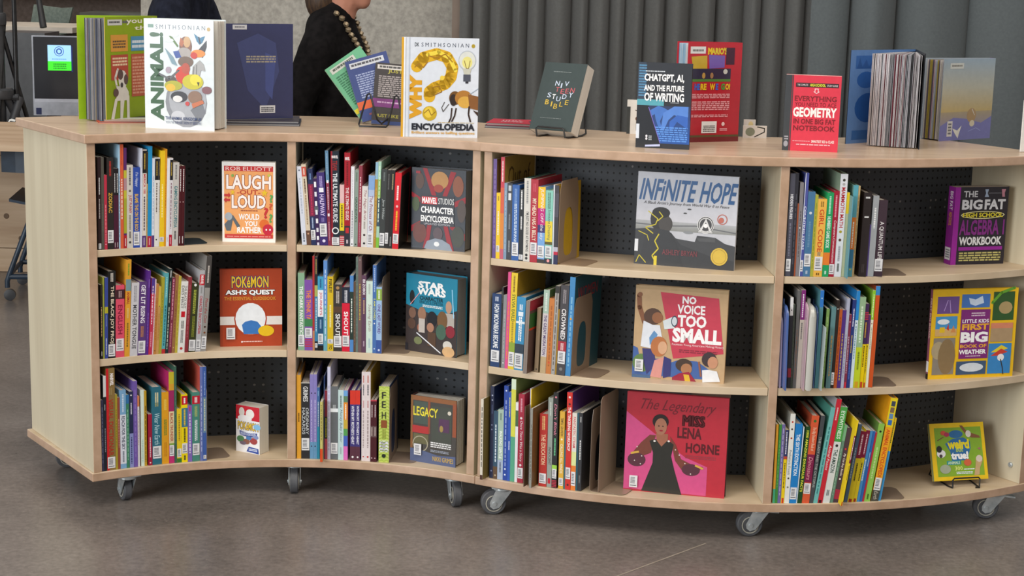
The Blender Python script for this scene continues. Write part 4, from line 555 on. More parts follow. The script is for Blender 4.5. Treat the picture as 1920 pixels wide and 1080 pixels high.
DISPLAY = '''@laugh|-.838 4.727 .748|2 .152 .232 .022 0 0|#f4f0ec|#f4f0ec|0|white-edged orange joke book face out, LAUGH OUT LOUD, top shelf|B
R .04 .05 .96 .95 #f0a868
R .04 .05 .96 .115 #c83838
T .07 .06 .93 .108 #f8e0d8 ROB ELLIOTT
T .08 .16 .92 .34 #fdf2ec b=.03 o=#a84830 LAUGH
T .28 .345 .72 .405 #b84030 b=.02 -OUT-
T .18 .41 .82 .58 #fdf2ec b=.03 o=#a84830 LOUD
S .35 .595 .67 .615 #a05038 1
T .31 .645 .7 .72 #ffffff b=.03 WOULD
T .42 .735 .66 .8 #ffffff b=.03 YOU
T .28 .81 .74 .885 #ffffff b=.03 RATHER
P #606870 .04,.78 .2,.66 .34,.8 .28,.82 .2,.72 .16,.86 .08,.86
E .12 .68 .07 .05 #a8b0b8
E .79 .77 .09 .06 #e07030
E .86 .84 .1 .07 #c82840
E .83 .84 .015 .012 #ffffff
E .9 .84 .015 .012 #ffffff
T .78 .56 .87 .7 #c83838 b=.03 ?
T .88 .51 .95 .59 #d05838 b=.03 ?
T .89 .4 .96 .5 #58a858 b=.03 ?
T .88 .64 .95 .75 #58a858 b=.03 ?
P #e8c030 .8,.33 .82,.36 .86,.37 .83,.39 .84,.43 .8,.4 .76,.43 .77,.39 .74,.37 .78,.36
P #e8c030 .2,.34 .21,.36 .24,.37 .22,.38 .23,.41 .2,.39 .17,.41 .18,.38 .16,.37 .19,.36
P #c83838 .04,.4 .12,.4 .12,.38 .16,.415 .12,.45 .12,.43 .04,.43
P #c83838 .15,.46 .08,.46 .08,.44 .03,.475 .08,.51 .08,.49 .15,.49
E .2 .17 .025 .018 #80b058
E .88 .16 .025 .018 #c8c858
R .05 .9 .95 .95 #c83838
S .09 .92 .91 .935 #f0b0a8 1
@quest|-.846 4.723 .438|11 .179 .229 .014 0 0|#b04424|#98381c|0|rust red hardcover guidebook with white band and circle, face out, middle shelf|H
R .0 0 .04 1 #9c3c20
T .19 .09 .78 .24 #f0c830 b=.02 o=#404a90 POKéMON
T .09 .265 .88 .34 #ffffff b=.045 o=#40302c ASH\'S QUEST
T .07 .355 .9 .4 #e09838 b=.02 THE ESSENTIAL GUIDEBOOK
R 0 .61 1 .72 #e8e4e0
E .49 .64 .265 .225 #b04424
E .49 .64 .245 .205 #eef2f6
P #3c78c0 .35,.72 .4,.68 .5,.66 .6,.68 .66,.74 .62,.84 .38,.84
E .74 .8 .13 .07 #e8c020
L .1 .75 .24 .9
S .34 .925 .68 .95 #f0c8c0 1
E .35 .94 .015 .012 #f4e0e0
@chunk|-.809 4.768 .111|-27 .085 .143 .045 0 0|#f4f4f6|#283878|0|small thick white and red paperback handbook with silvery page edges, bottom shelf|B
R 0 0 1 .3 #d02838
E .25 .14 .12 .1 #e8e0d8
E .6 .16 .18 .1 #f4eee8
E .38 .27 .3 .07 #f4f0f0
T .08 .34 .95 .52 #f0c830 b=.02 o=#384890 POKéMON
E .9 .42 .15 .06 #88c0e8
P #384890 .15,.54 .5,.57 .9,.55 .88,.64 .5,.66 .18,.63
S .2 .56 .85 .63 #d0d8f0 3
E .2 .72 .16 .07 #58885c
E .45 .76 .14 .06 #906050
E .75 .73 .16 .07 #a84848
E .55 .68 .12 .04 #5080b8
E .3 .8 .14 .04 #786878
E .86 .64 .1 .04 #8898c8
P #3850a0 .45,.97 .55,.86 .95,.88 .97,.99
S .55 .89 .9 .95 #e0e8f8 2
@marvel|-.293 4.712 .748|-21 .167 .232 .05 0 0|#343a44|#282c34|.3|dark blue-grey hardcover character encyclopedia with red bars, face out, top shelf|H
P #981828 .2,.0 .28,.0 .5,.4 .42,.42
P #981828 .72,.02 .82,.03 .62,.4 .56,.36
P #981828 0,.3 .3,.42 .3,.48 0,.36
P #981828 1,.32 .66,.44 .66,.5 1,.4
P #981828 .0,.72 .25,.62 .28,.68 0,.8
P #981828 1,.78 .72,.66 .72,.72 1,.86
P #981828 .22,1 .3,.7 .38,.7 .32,1
P #981828 .7,1 .6,.7 .68,.7 .8,1
E .15 .16 .08 .1 #584038
E .52 .14 .16 .11 #b88850
E .5 .24 .09 .05 #a04030
E .86 .2 .1 .13 #8c5038
E .08 .45 .07 .09 #485838
E .93 .5 .08 .14 #504440
E .16 .8 .13 .13 #6c3830
E .87 .82 .12 .13 #3c4038
E .5 .8 .09 .08 #584850
P #8c98a8 .24,1 .3,.9 .45,.86 .58,.87 .72,.92 .78,1
E .48 .93 .05 .03 #e8ecf0
R .17 .33 .8 .7 #30343e
R .19 .35 .48 .44 #d02838
T .2 .358 .47 .432 #ffffff b=.03 MARVEL
T .5 .358 .79 .432 #f0f0f0 STUDIOS
T .18 .47 .79 .55 #ffffff b=.03 CHARACTER
T .18 .58 .79 .66 #ffffff b=.03 ENCYCLOPEDIA
T .24 .672 .72 .697 #d0d0d8 UPDATED EDITION
R .08 .04 .16 .07 #a02030
@star|-.307 4.744 .438|-30 .175 .23 .055 0 0|#2088a8|#186878|.3|blue hardcover character encyclopedia over dark figures panel, face out, middle shelf|H
P #3c3434 0,.4 .3,.46 .7,.5 1,.4 1,1 0,1
E .12 .3 .05 .09 #202428
W .012 #f0a0a0 .28,.22 .08,.4
E .84 .37 .06 .08 #c09880
R .72 .45 .95 .62 #b8b0a8
W .016 #a8e0ff .9,.14 .94,.5
T .24 .08 .76 .17 #ffffff b=.05 STAR
T .22 .165 .78 .255 #ffffff b=.05 WARS
T .27 .27 .73 .32 #102830 b=.02 CHARACTER
T .27 .325 .73 .365 #104858 ENCYCLOPEDIA
S .33 .375 .72 .41 #e8f0f0 2
E .13 .5 .07 .07 #806050
E .32 .5 .08 .09 #a07860
E .52 .55 .1 .1 #181c24
E .72 .55 .1 .12 #785838
E .12 .64 .08 .07 #5c4438
E .3 .68 .07 .06 #a86850
E .49 .66 .07 .06 #b08068
E .7 .7 .1 .1 #486858
E .88 .68 .09 .08 #902838
R .26 .56 .38 .74 #c8c0b8
R .44 .72 .6 .9 #584030
E .25 .85 .08 .05 #788058
W .02 #e8ecf4 .22,.75 .7,.97
E .83 .86 .09 .06 #d8d4cc
E .85 .94 .12 .07 #d8b080
R .0 .9 .05 1 #282830
@legacy|-.287 4.716 .111|-25 .15 .2 .04 0 8|#484440|#5c3430|0|dark painted hardcover titled LEGACY with yellow lettering, face out, bottom shelf|H
R 0 0 1 .07 #94603c
R 0 0 .05 .8 #8c6038
R .38 .05 .43 .55 #905038
R .92 .05 1 .55 #9c5438
R .07 .08 .38 .42 #4c5850
R .46 .12 .9 .7 #484c44
R .04 .45 .4 .56 #b83838
R .07 .57 .4 .72 #6c6848
O .22 .72 .17 .12 .02 #b0a890
P #586488 0,.8 .3,.82 .6,.86 1,.84 1,1 0,1
R .62 .3 .85 .5 #583858
T .06 .16 .6 .3 #f0e040 b=.02 LEGACY
E .68 .45 .04 .05 #a89050
E .85 .2 .04 .03 #e0d8c8
S .45 .66 .9 .75 #e8e8e8 3
S .45 .78 .85 .82 #a0a8b8 2
T .5 .88 .95 .95 #e0b840 NIKKI GRIMES
L .1 .72 .26 .89
@hope|.336 4.543 .748|-17 .279 .256 .014 3 0|#c8cad2|#404448|.9|silvery grey picture book face out, INFINITE HOPE, gold seal|H
G 0 0 1 .55 #c8ccd6 #d8d8e0
G 0 .52 1 .62 #b8babe #90928e
P #44464a 0,.62 .2,.6 .42,.7 .6,.72 .62,.65 .8,.66 .9,.72 1,.74 1,1 0,1
P #383a3e 0,.62 .15,.6 .36,.64 .46,.76 .75,.86 1,.9 1,1 0,1
P #55575a .62,.68 .8,.66 .8,.71 .64,.71
W .012 #707276 0,.56 .3,.57 .6,.55 1,.6
E .53 .625 .05 .015 #909498
E .24 .5 .095 .13 #2e2c2a
E .3 .55 .07 .09 #4a4644
E .25 .43 .09 .06 #1c1c1c
P #34363a .05,1 .1,.68 .2,.6 .34,.62 .42,.75 .5,1
W .01 #d8c830 .12,.42 .22,.5 .2,.56 .1,.6 .18,.66
W .01 #d8c830 .23,.42 .27,.47 .22,.52
W .012 #d8c830 .24,.66 .2,.74 .24,.82 .18,.9 .22,.97
W .008 #d8c830 .03,.64 .12,.68 .14,.74
W .008 #d8c830 .02,.98 .05,.9 .12,.98
R .2 .9 .23 1 #e0cc30
T .02 .07 .6 .3 #2c6098 b=.02 s=.35 INFiNITE
T .62 .07 1 .3 #2c6098 b=.02 s=.35 HOPE
T .07 .31 .92 .35 #383838 s=.3 A Black Artist\'s Journey from World War II to Peace
E .53 .375 .02 .008 #404040
E .49 .42 .018 .008 #404040
E .7 .53 .085 .095 #e8e8e8
E .7 .53 .078 .087 #48484c
O .7 .53 .07 .078 .01 #d8d8d8
P #e8e8e8 .7,.46 .76,.6 .74,.6 .7,.5 .66,.6 .64,.6
E .7 .54 .02 .022 #ffffff
R .63 .6 .77 .615 #d0d0d0
O .86 .46 .05 .055 .008 #c87060
E .85 .47 .025 .03 #c87060
E .85 .86 .085 .095 #d8b848
O .85 .86 .07 .08 .006 #b89838
T .28 .82 .63 .88 #7c4048 b=.02 ASHLEY BRYAN
R 0 .73 .035 .86 #e8ecf2
@voice|.339 4.489 .438|-13 .255 .258 .02 3 0|#c8a880|#b89870|.9|tan picture book with red sign, NO VOICE TOO SMALL, face out|H
R 0 0 1 .04 #b89c74
P #4868a8 0,.66 .05,.68 .08,.8 .3,.78 .4,.82 .5,.78 .7,.78 .9,.9 .95,.97 0,.97
E .1 .84 .1 .1 #688850
P #cc4458 .27,.06 .9,.09 .98,.68 .44,.77
T .51 .09 .66 .17 #ffffff b=.04 NO
T .46 .18 .76 .28 #ffffff b=.03 VOiCE
T .47 .29 .78 .42 #ffffff b=.04 TOO
T .42 .43 .95 .59 #ffffff b=.05 SMALL
T .42 .6 .98 .63 #ffe8e8 Fourteen Young Americans Making History
S .5 .66 .92 .7 #8c3040 2
W .05 #8c5c40 .04,.11 .05,.24 .11,.4
E .05 .1 .025 .025 #8c5c40
E .2 .33 .1 .09 #5c4438
E .25 .34 .06 .06 #9c6848
P #e8ecf4 .1,.38 .2,.42 .28,.42 .32,.6 .22,.68 .08,.66
P #6898c8 .22,.48 .26,.52 .24,.6 .18,.64 .17,.56
P #e0e8ec .31,.37 .41,.32 .44,.44 .33,.46
E .435 .365 .035 .06 #d8e0e8
O .435 .365 .035 .06 .008 #405060
P #404078 .1,.68 .22,.68 .26,.84 .16,.96 .12,.82
E .28 .65 .09 .11 #c07848
E .32 .66 .05 .07 #dcac88
P #dc9890 .24,.8 .34,.76 .32,.99 .2,.98
P #3c3c78 .34,.75 .42,.78 .42,.96 .34,.99
E .56 .83 .09 .07 #4c3c34
E .59 .87 .06 .06 #b07c58
P #a02840 .44,.97 .52,.92 .62,.9 .7,1 .44,1
P #e0b838 .56,.93 .62,.93 .64,1 .58,1
W .02 #98604c .72,.78 .75,.94
E .83 .75 .08 .08 #44383c
E .87 .78 .055 .065 #cc9474
P #eef0f4 .76,.87 .82,.86 .92,.87 .96,.98 .77,1
R .0 .97 .2 1 #486890
L .03 .8 .12 .93
@lena|.327 4.486 .111|-12 .283 .283 .014 3 0|#c03040|#b8b8c0|.9|large red and pink picture book of a woman in black gown, bottom shelf|H
P #d8548c 0,.2 .28,.4 .6,.62 .82,.7 .82,.99 0,.98
T .14 .06 .88 .2 #7c2430 s=.5 The Legendary
T .56 .2 .77 .3 #5c1c24 b=0 o=#5c1c24 MISS
T .51 .32 .75 .43 #5c1c24 b=.03 LENA
T .6 .47 .93 .57 #5c1c24 b=.03 HORNE
S .6 .59 .9 .63 #a03c48 2
P #7c4438 .16,.5 .24,.42 .3,.42 .26,.6 .18,.64 .1,.72 .06,.64 .1,.58
E .12 .68 .09 .07 #5c3440
P #7c4438 .44,.42 .5,.5 .56,.64 .7,.7 .78,.7 .74,.74 .68,.8 .58,.76 .5,.66
E .66 .74 .09 .06 #5c3440
W .02 #dcb04c .06,.62 .14,.6
W .02 #dcb04c .7,.69 .78,.72
P #30302c .24,.48 .3,.46 .42,.46 .48,.5 .46,.62 .5,.76 .58,1 .18,.99 .28,.7 .28,.6
P #a86c54 .3,.4 .42,.4 .42,.46 .36,.53 .31,.47
E .34 .28 .08 .075 #2c2424
E .345 .33 .06 .085 #b07860
E .325 .325 .009 .006 #2c2020
E .365 .325 .009 .006 #2c2020
E .35 .37 .018 .008 #a02838
E .29 .48 .012 .01 #f0e8e0
E .43 .47 .012 .01 #f0e8e0
E .12 .55 .006 .006 #f0e8e0
E .16 .72 .006 .006 #f0e8e0
E .1 .69 .006 .006 #f0e8e0
E .17 .64 .006 .006 #f0e8e0
E .54 .6 .006 .006 #f0e8e0
E .6 .68 .006 .006 #f0e8e0
E .66 .78 .006 .006 #f0e8e0
E .5 .55 .006 .006 #f0e8e0
L .06 .84 .14 .96
@lenaback|.345 4.5 .111|-12 .27 .293 .008 3 0|#484040|#404040|.3|dark thin picture book hidden behind the large red one|H
R .6 0 1 .04 #685040
@algebra|1.24 4.648 .748|16.6 .172 .222 .035 0 0|#2c2830|#902890|0|black workbook with purple spine, BIG FAT and HIGH SCHOOL, face out|B
R 0 0 .1 1 #a028a0
T .16 .05 .42 .13 #d8d8dc b=.02 THE
P #a0b0c8 .55,.03 .62,.03 .6,.08 .63,.13 .55,.13 .57,.08
P #c88898 .86,.03 .94,.03 .92,.08 .93,.13 .88,.13 .87,.08
W .006 #a0a0a8 .62,.08 .86,.08
T .14 .16 .52 .29 #e0e0e4 b=.04 BIG
T .56 .16 .95 .29 #e0e0e4 b=.04 FAT
E .54 .36 .41 .05 #e8e0a8
E .54 .36 .39 .04 #282420
T .17 .33 .92 .39 #e8d838 b=.03 HIGH SCHOOL
T .12 .42 .96 .62 #883088 b=.03 ALGEBRA 1
T .13 .64 .93 .75 #e8e8ec b=.04 WORKBOOK
R .13 .77 .95 .815 #98289c
S .15 .835 .93 .96 #c8c078 4
@weather|1.174 4.544 .438|14.9 .267 .256 .012 1 0|#f0c018|#905068|.5|yellow hardcover children\'s weather book with photo squares, face out, middle shelf|H
R .06 .08 .31 .27 #705090
W .008 #c0a0e0 .18,.12 .14,.24
W .008 #c0a0e0 .2,.12 .22,.26
R .34 .06 .67 .21 #4878c0
P #d0e0f4 .42,.1 .5,.12 .58,.08 .6,.16 .5,.19 .44,.17
R .71 .04 .96 .36 #305828
E .86 .22 .08 .07 #b09868
W .03 #68a830 .7,.16 .8,.05 .95,.0
R .05 .3 .3 .52 #4898d0
E .14 .36 .07 .03 #f0f4f8
R .05 .44 .3 .52 #d8b070
P #e8c020 .1,.42 .16,.42 .16,.48 .1,.48
P #d03020 .18,.44 .2,.38 .21,.46
P #d89050 .23,.48 .26,.4 .29,.48
R .04 .54 .29 .95 #8c8478
E .1 .68 .08 .1 #b0a080
E .2 .75 .1 .2 #8c7450
R .7 .39 .96 .6 #b09470
R .7 .39 .96 .45 #d88868
R .69 .62 .96 .96 #3888c8
P #e8d030 .72,.72 .84,.64 .92,.68 .8,.72
P #d04030 .72,.76 .84,.68 .92,.72 .8,.76
E .84 .78 .04 .04 #f0f0f0
W .012 #303030 .84,.8 .87,.9 .88,.97
R .32 .81 .67 .96 #405878
E .5 .88 .14 .05 #d8e0e8
R .34 .23 .68 .78 #802878
S .46 .26 .62 .31 #e0c8d8 2
T .36 .34 .67 .38 #ffffff b=.02 LITTLE KIDS
T .36 .39 .67 .46 #f0b030 b=.04 FIRST
T .35 .48 .67 .6 #ffffff b=.05 BIG
T .35 .62 .66 .66 #f0b030 b=.03 BOOK OF
T .34 .68 .66 .73 #ffffff b=.04 WEATHER
S .42 .745 .6 .76 #e0c8d8 1
@weird|1.226 4.585 .128|14 .172 .165 .012 20 0|#f0c818|#a0a878|0|small yellow-bordered green animal facts book on a wire stand|B
R .08 .08 .94 .93 #88b030
E .47 .2 .13 .07 #3070a8
P #3070a8 .26,.36 .4,.28 .6,.26 .72,.33 .72,.45 .66,.6 .64,.66 .36,.66 .34,.5
T .3 .29 .7 .46 #f4e020 b=.05 weird
T .45 .43 .58 .51 #c0d858 b=.02 but
T .35 .5 .67 .64 #ffffff b=.06 true!
R .26 .66 .52 .73 #389898
T .28 .67 .5 .72 #e0f0c8 b=.02 ANIMALS
T .4 .76 .54 .83 #e8f088 b=.02 300
S .56 .8 .76 .83 #e8f0f0 1
S .42 .85 .72 .9 #e8f0f8 2
P #885838 .55,.05 .6,.05 .68,.16 .9,.24 .92,.28 .76,.27 .66,.22
E .7 .2 .05 .06 #e8e0d8
E .24 .17 .05 .04 #d85840
E .3 .2 .05 .04 #b83858
W .012 #783838 .12,.3 .24,.24
E .17 .53 .08 .07 #f0f0f0
E .14 .45 .05 .06 #282828
E .16 .57 .03 .03 #504048
P #a8746c .84,.46 .9,.44 .9,.5
P #c8a878 .8,.62 .88,.58 .92,.68 .86,.8 .84,.92 .74,.93 .78,.76
E .86 .64 .06 .06 #e0d0c0
E .64 .7 .07 .06 #d86840
E .22 .8 .1 .08 #a8b098
@animal|-1.058 4.742 1.07|-14.9 .214 .308 .045 0 13|#dde6ea|#d8e0e4|.3|large white animal book face out with photo collage, ANIMAL!|H
R .06 .05 .14 .08 #608878
T .17 .05 .88 .09 #606878 S M I T H S O N I A N
E .93 .08 .025 .018 #b89850
T .08 .12 .28 .93 #2c5834 b=.045 r=90 ANIMAL!
E .6 .75 .3 .23 #888c94
E .62 .73 .27 .2 #a8acb4
E .48 .88 .1 .05 #c8ccd4
P #787c84 .66,.82 .82,.72 .88,.84 .78,.93
P #587838 .36,.15 .4,.15 .5,.24 .48,.25
E .36 .19 .07 .018 #d8e4e0
E .44 .14 .06 .02 #d8e4e0
P #3078a0 .72,.12 .8,.16 .88,.14 .84,.2 .8,.22 .76,.19
P #202838 .78,.15 .8,.15 .82,.21 .8,.21
E .6 .24 .09 .09 #7c5040
E .62 .2 .05 .05 #c8a070
E .58 .3 .1 .05 #a8a09c
P #b06038 .53,.16 .58,.2 .55,.25 .51,.22
E .6 .38 .11 .05 #705848
P #282c38 .78,.27 .9,.18 .9,.24 .84,.34
E .78 .3 .1 .035 #e88828
E .72 .32 .05 .03 #c83020
P #3050a0 .42,.29 .5,.28 .54,.34 .46,.35
P #7898a8 .3,.26 .42,.34 .48,.42 .4,.4
P #a8a8a8 .7,.42 .8,.36 .86,.4 .88,.46 .82,.45 .78,.55 .68,.54
W .008 #383838 .72,.42 .7,.54
W .008 #383838 .76,.4 .75,.55
E .55 .5 .1 .08 #d03820
E .6 .44 .06 .05 #b84830
E .38 .55 .08 .04 #504848
W .025 #606468 .22,.5 .36,.54 .5,.46
E .35 .46 .04 .03 #a898a8
E .42 .6 .13 .045 #b0b030
E .38 .62 .07 .035 #e0b830
E .7 .56 .15 .07 #c8c020
E .74 .54 .08 .05 #e8d830
P #403c18 .76,.56 .8,.56 .78,.6
E .9 .63 .07 .035 #805058
E .5 .7 .12 .05 #303038
E .48 .72 .07 .03 #e0e0e0
E .73 .7 .1 .06 #8c6c58
P #c87048 .68,.76 .84,.72 .86,.75 .7,.8
E .62 .76 .03 .02 #c84040
T .3 .885 .82 .915 #304878 b=.02 THE ANIMAL KINGDOM AS
T .3 .925 .82 .95 #304878 YOU\'VE NEVER SEEN IT BEFORE
@why|-.3245 4.675 1.07|4 .216 .277 .02 0 0|#dce2ec|#e0a828|.3|white encyclopedia face out with big yellow question mark, WHY?|H
R 0.0928 .0 0.1117 1 #c0c8d4
T 0.1684 .05 0.2251 .09 #404850 b=.02 DK
T 0.2535 .05 0.8677 .09 #505868 S M I T H S O N I A N
E 0.9244 .075 0.02363 .02 #b0982c
W .15 #e0b020 0.1967,.29 0.2818,.2 0.4519,.16 0.5842,.19 0.6598,.29 0.6409,.39 0.5653,.46 0.433,.5 0.3669,.54 0.3669,.59
W .05 #f0d848 0.3385,.17 0.4802,.14 0.622,.2 0.6976,.32
W .015 #a87818 0.1684,.3 0.2251,.26 0.2818,.3 0.3385,.24
W .015 #a87818 0.3385,.18 0.4519,.2 0.5653,.16 0.6598,.24
W .012 #986c18 0.3952,.5 0.4897,.48 0.5275,.54 0.4141,.58
E 0.5275 .4 0.02835 .025 #f0d048
E 0.3716 .76 0.0945 .075 #c8a820
E 0.3574 .75 0.0567 .055 #e8c840
W .01 #886818 0.3007,.76 0.3574,.72 0.3952,.78 0.4519,.74
T 0.107 .37 0.2676 .82 #dca020 b=.085 r=90 WHY
E 0.8488 .22 0.1134 .1 #b8c0c8
E 0.8488 .22 0.104 .09 #dcdfd8
E 0.8488 .24 0.06615 .06 #e8e088
P #c8c8b8 0.7921,.3 0.9055,.3 0.8866,.36 0.811,.36
R 0.8016 .36 0.8961 .43 #505460
R 0.8299 .43 0.8677 .45 #303038
W .008 #806830 0.811,.22 0.8393,.3 0.8677,.3 0.8866,.22
E 0.6976 .6 0.0756 .07 #704c20
E 0.6787 .62 0.04725 .06 #302420
E 0.811 .6 0.1134 .08 #b07830
E 0.8299 .64 0.0945 .06 #d8a848
P #88582c 0.8677,.56 1,.58 1,.72 0.8866,.7
P #402818 0.9339,.72 1,.74 1,.78
W .008 #302820 0.622,.66 0.5464,.74 0.5275,.7 0.5653,.64
W .018 #301c14 0.6598,.7 0.6503,.8 0.622,.85
W .018 #301c14 0.7165,.7 0.6976,.78 0.6598,.84
W .02 #301c14 0.8866,.68 0.8771,.76 0.9055,.84
W .008 #98a8b8 0.8866,.56 1,.5
S 0.4802 .845 0.9527 .855 #c0a870 1
T 0.14 .86 0.9622 .93 #202430 b=.05 ENCYCLOPEDIA
T 0.14 .94 0.9622 .975 #d0a040 b=.02 Brilliant answers to baffling questions
R 0 0 .03 1 #e0a828
R .03 0 .05 1 #f0f4f8
@niv|.037 4.798 1.09|-32 .14 .206 .045 24 0|#3c4848|#384444|.1|dark green-grey paperback study bible leaning back on wire stand|B
S .25 .13 .68 .14 #98a0a0 1
T 0.36 0.27 0.46 0.342 #c8d4e8 b=.01 N
T 0.5 0.3 0.53 0.372 #c8d4e8 b=.01 I
T 0.58 0.27 0.68 0.342 #c8d4e8 b=.01 V
T 0.4 0.36 0.49 0.432 #c06068 b=.01 T
T 0.53 0.385 0.61 0.457 #c06068 b=.01 E
T 0.64 0.375 0.72 0.447 #c06068 b=.01 E
T 0.75 0.36 0.85 0.432 #c06068 b=.01 N
T 0.24 0.45 0.33 0.522 #c8d4e8 b=.01 S
T 0.36 0.47 0.44 0.542 #ffffff b=.01 T
T 0.47 0.5 0.57 0.572 #c8d4e8 b=.01 U
T 0.6 0.46 0.7 0.532 #c8d4e8 b=.01 D
T 0.74 0.43 0.84 0.502 #c8d4e8 b=.01 Y
T 0.23 0.555 0.32 0.627 #d0b048 b=.01 B
T 0.375 0.58 0.405 0.652 #d0b048 b=.01 I
T 0.45 0.61 0.54 0.682 #d0b048 b=.01 B
T 0.58 0.575 0.66 0.647 #d0b048 b=.01 L
T 0.7 0.545 0.78 0.617 #d0b048 b=.01 E
S .2 .82 .7 .83 #889090 1
@chat|.328 4.548 1.07|-13.3 .147 .232 .012 0 0|#2c3038|#202428|.3|dark hardcover with blue typing hands and white title, face out on top|H
R 0 .0 .15 .45 #344458
S .02 .02 .16 .4 #5890b8 12
R 0 .43 .5 .5 #58a8b8
G .2 .5 1 .94 #303c60 #2858a8
P #4878c8 .24,.56 .4,.5 .5,.52 .62,.56 .5,.6 .44,.68 .48,.76 .42,.76 .36,.66 .34,.6 .28,.62
P #5888d8 .5,.58 .7,.5 .96,.5 .96,.66 .7,.6 .6,.66 .52,.78 .46,.78 .48,.68
P #3868c0 .62,.68 .76,.6 .96,.62 .96,.76 .76,.68 .68,.76 .62,.8
S .34 .74 .96 .92 #6098e8 7
P #20242c .0,.5 .22,.5 .48,.98 0,.98
W .012 #8070d0 .22,.52 .46,.94
S .14 .09 .5 .11 #d0d8e0 1
T .12 .13 .86 .23 #ffffff b=.035 CHATGPT, AI,
T .12 .26 .86 .33 #ffffff b=.035 AND THE FUTURE
T .13 .35 .87 .45 #ffffff b=.035 OF WRITING
S .62 .455 .78 .465 #c8d0d8 1
R 0 .72 .06 .89 #dce4f0
E .2 .86 .02 .015 #e8e8f0
E .2 .89 .02 .015 #e8e8f0
S .24 .85 .3 .91 #b0b8c0 3
P #c8d0f8 .18,.965 .46,.95 .46,.975 .18,.985
@geom|.7335 4.5725 1.07|-10.2 .15 .207 .03 0 0|#dc3c50|#38343c|0|bright red notebook with black spine, GEOMETRY, face out on top|B
R 0.127 0 0.1445 1 #404448
R 0.1881 .1 0.9563 .155 #38282c
T 0.2143 .115 0.4064 .14 #f0e8e8 THE COMPLETE
T 0.4413 .108 0.7206 .145 #e8e838 b=.03 HIGH SCHOOL
T 0.7468 .115 0.9389 .14 #f0e8e8 STUDY GUIDE
P #f8d8dc 0.5286,.17 0.5984,.17 0.5984,.21 0.6246,.21 0.5635,.24 0.5024,.21 0.5286,.21
P #dc3c50 0.5417,.18 0.5853,.18 0.5853,.215 0.5941,.215 0.5635,.23 0.5329,.215 0.5417,.215
T 0.1794 .27 0.9302 .34 #80242c b=.02 EVERYTHING
T 0.1881 .355 0.9302 .41 #80242c YOU NEED TO ACE
T 0.1619 .42 0.9476 .55 #fff4f0 b=.04 GEOMETRY
T 0.1794 .57 0.9302 .64 #80242c b=.02 IN ONE BIG FAT
T 0.1794 .66 0.9302 .73 #80242c b=.02 NOTEBOOK
S 0.1794 .86 0.4937 .875 #f4b0b8 1
T 0.5199 .85 0.9302 .885 #fff4f0 b=.02 SMARTEST KID in CLASS
S 0.2492 .9 0.8603 .925 #f4b8c0 1
R 0 0 .118 1 #404448
S .03 .8 .1 .86 #b0b0b8 2
E .06 .91 .04 .04 #a0a0a8
@navy|-.86 4.88 1.086|27 .215 .278 .006 0 0|#30345c|#2c3058|.6|tall navy back cover with small white barcode, standing open, behind the ANIMAL book|H
P #3c4474 .2,.2 .5,.1 .75,.2 .8,.5 .6,.9 .35,.7
P #44508c .6,.3 .75,.35 .7,.8 .6,.7
S .33 .33 .75 .41 #a09888 3
R .14 .01 .34 .06 #c8c8cc
S .17 .02 .31 .05 #808088 1
R .52 .86 .74 .94 #dcdce0
S .54 .875 .72 .93 #404048 3
@mario|.478 4.712 1.07|25 .178 .281 .03 0 13|#b82030|#a01828|.5|red back cover with coloured lettering HERE WE GO!, behind the typing hands book|F#9cbcd4,#a8c4d8,#88acc8,#d8dce0
R .04 .04 .32 .11 #d8d8d8
S .08 .06 .28 .095 #707070 1
T .36 .05 .72 .12 #d8c030 b=.05 MARIO\'S
T .36 .05 .44 .12 #e8c020 b=.05 M
P #c0a030 .06,.14 .35,.13 .36,.26 .1,.27
P #7058a8 .38,.12 .68,.13 .68,.25 .4,.26
R .7 .05 .86 .22 #401830
R .05 .26 .8 .37 #2c2840
R .05 .365 .8 .39 #508038
E .3 .33 .03 .03 #b89048
E .45 .33 .03 .03 #a07850
E .7 .29 .04 .025 #c8c8c0
T .14 .41 .24 .475 #3868c8 b=.05 HE
T .25 .41 .36 .475 #e8c020 b=.05 RE
T .42 .41 .52 .475 #e8c020 b=.05 W
T .53 .41 .58 .475 #3868c8 b=.05 E
T .63 .41 .7 .475 #48a040 b=.05 G
T .71 .41 .8 .475 #e8c020 b=.05 O!
S .1 .51 .8 .56 #e8a0a8 3
S .1 .585 .8 .68 #e8a0a8 5
S .1 .72 .78 .75 #e8a0a8 2
R .3 .79 .58 .91 #e8e8e8
S .33 .83 .55 .9 #505050 4
E .7 .82 .03 .02 #f0d0d0
S .64 .86 .78 .89 #f0b0b8 2
R 0 .93 1 .95 #58502c
R 0 .95 1 1 #701820
@art|1.256 4.94 1.07|38 .245 .242 .022 0 12|#a8b4c0|#9888b8|.5|painted sky and sea picture book standing open, far right of the top|F#b8c0cc,#d0ccd0,#b0a050,#a8b8c4,#c8a8b8,#dcd8d4,#706878,#d8d4d0
G 0 0 1 .35 #98aec0 #b8b8a8
G 0 .35 1 .65 #b8b8a8 #c0a868
G 0 .65 1 1 #a89878 #6c70b0
P #7070b0 0,.82 .25,.72 .5,.74 .8,.8 1,.72 1,1 0,1
E .6 .7 .09 .09 #a88858
E .62 .8 .05 .04 #d8ccb0
P #e8e4d8 .24,.85 .34,.88 .42,.82 .38,.92 .36,.98 .3,.92
R .14 .76 .24 .95 #d8d4d0
S .16 .78 .22 .93 #505058 4
R .12 .05 .38 .12 #d0d4d0
S .15 .065 .35 .1 #787870 1
W .01 #e0dcd0 .6,.62 .66,.7
W .01 #9098d0 .55,.9 .7,.86 .8,.9
'''
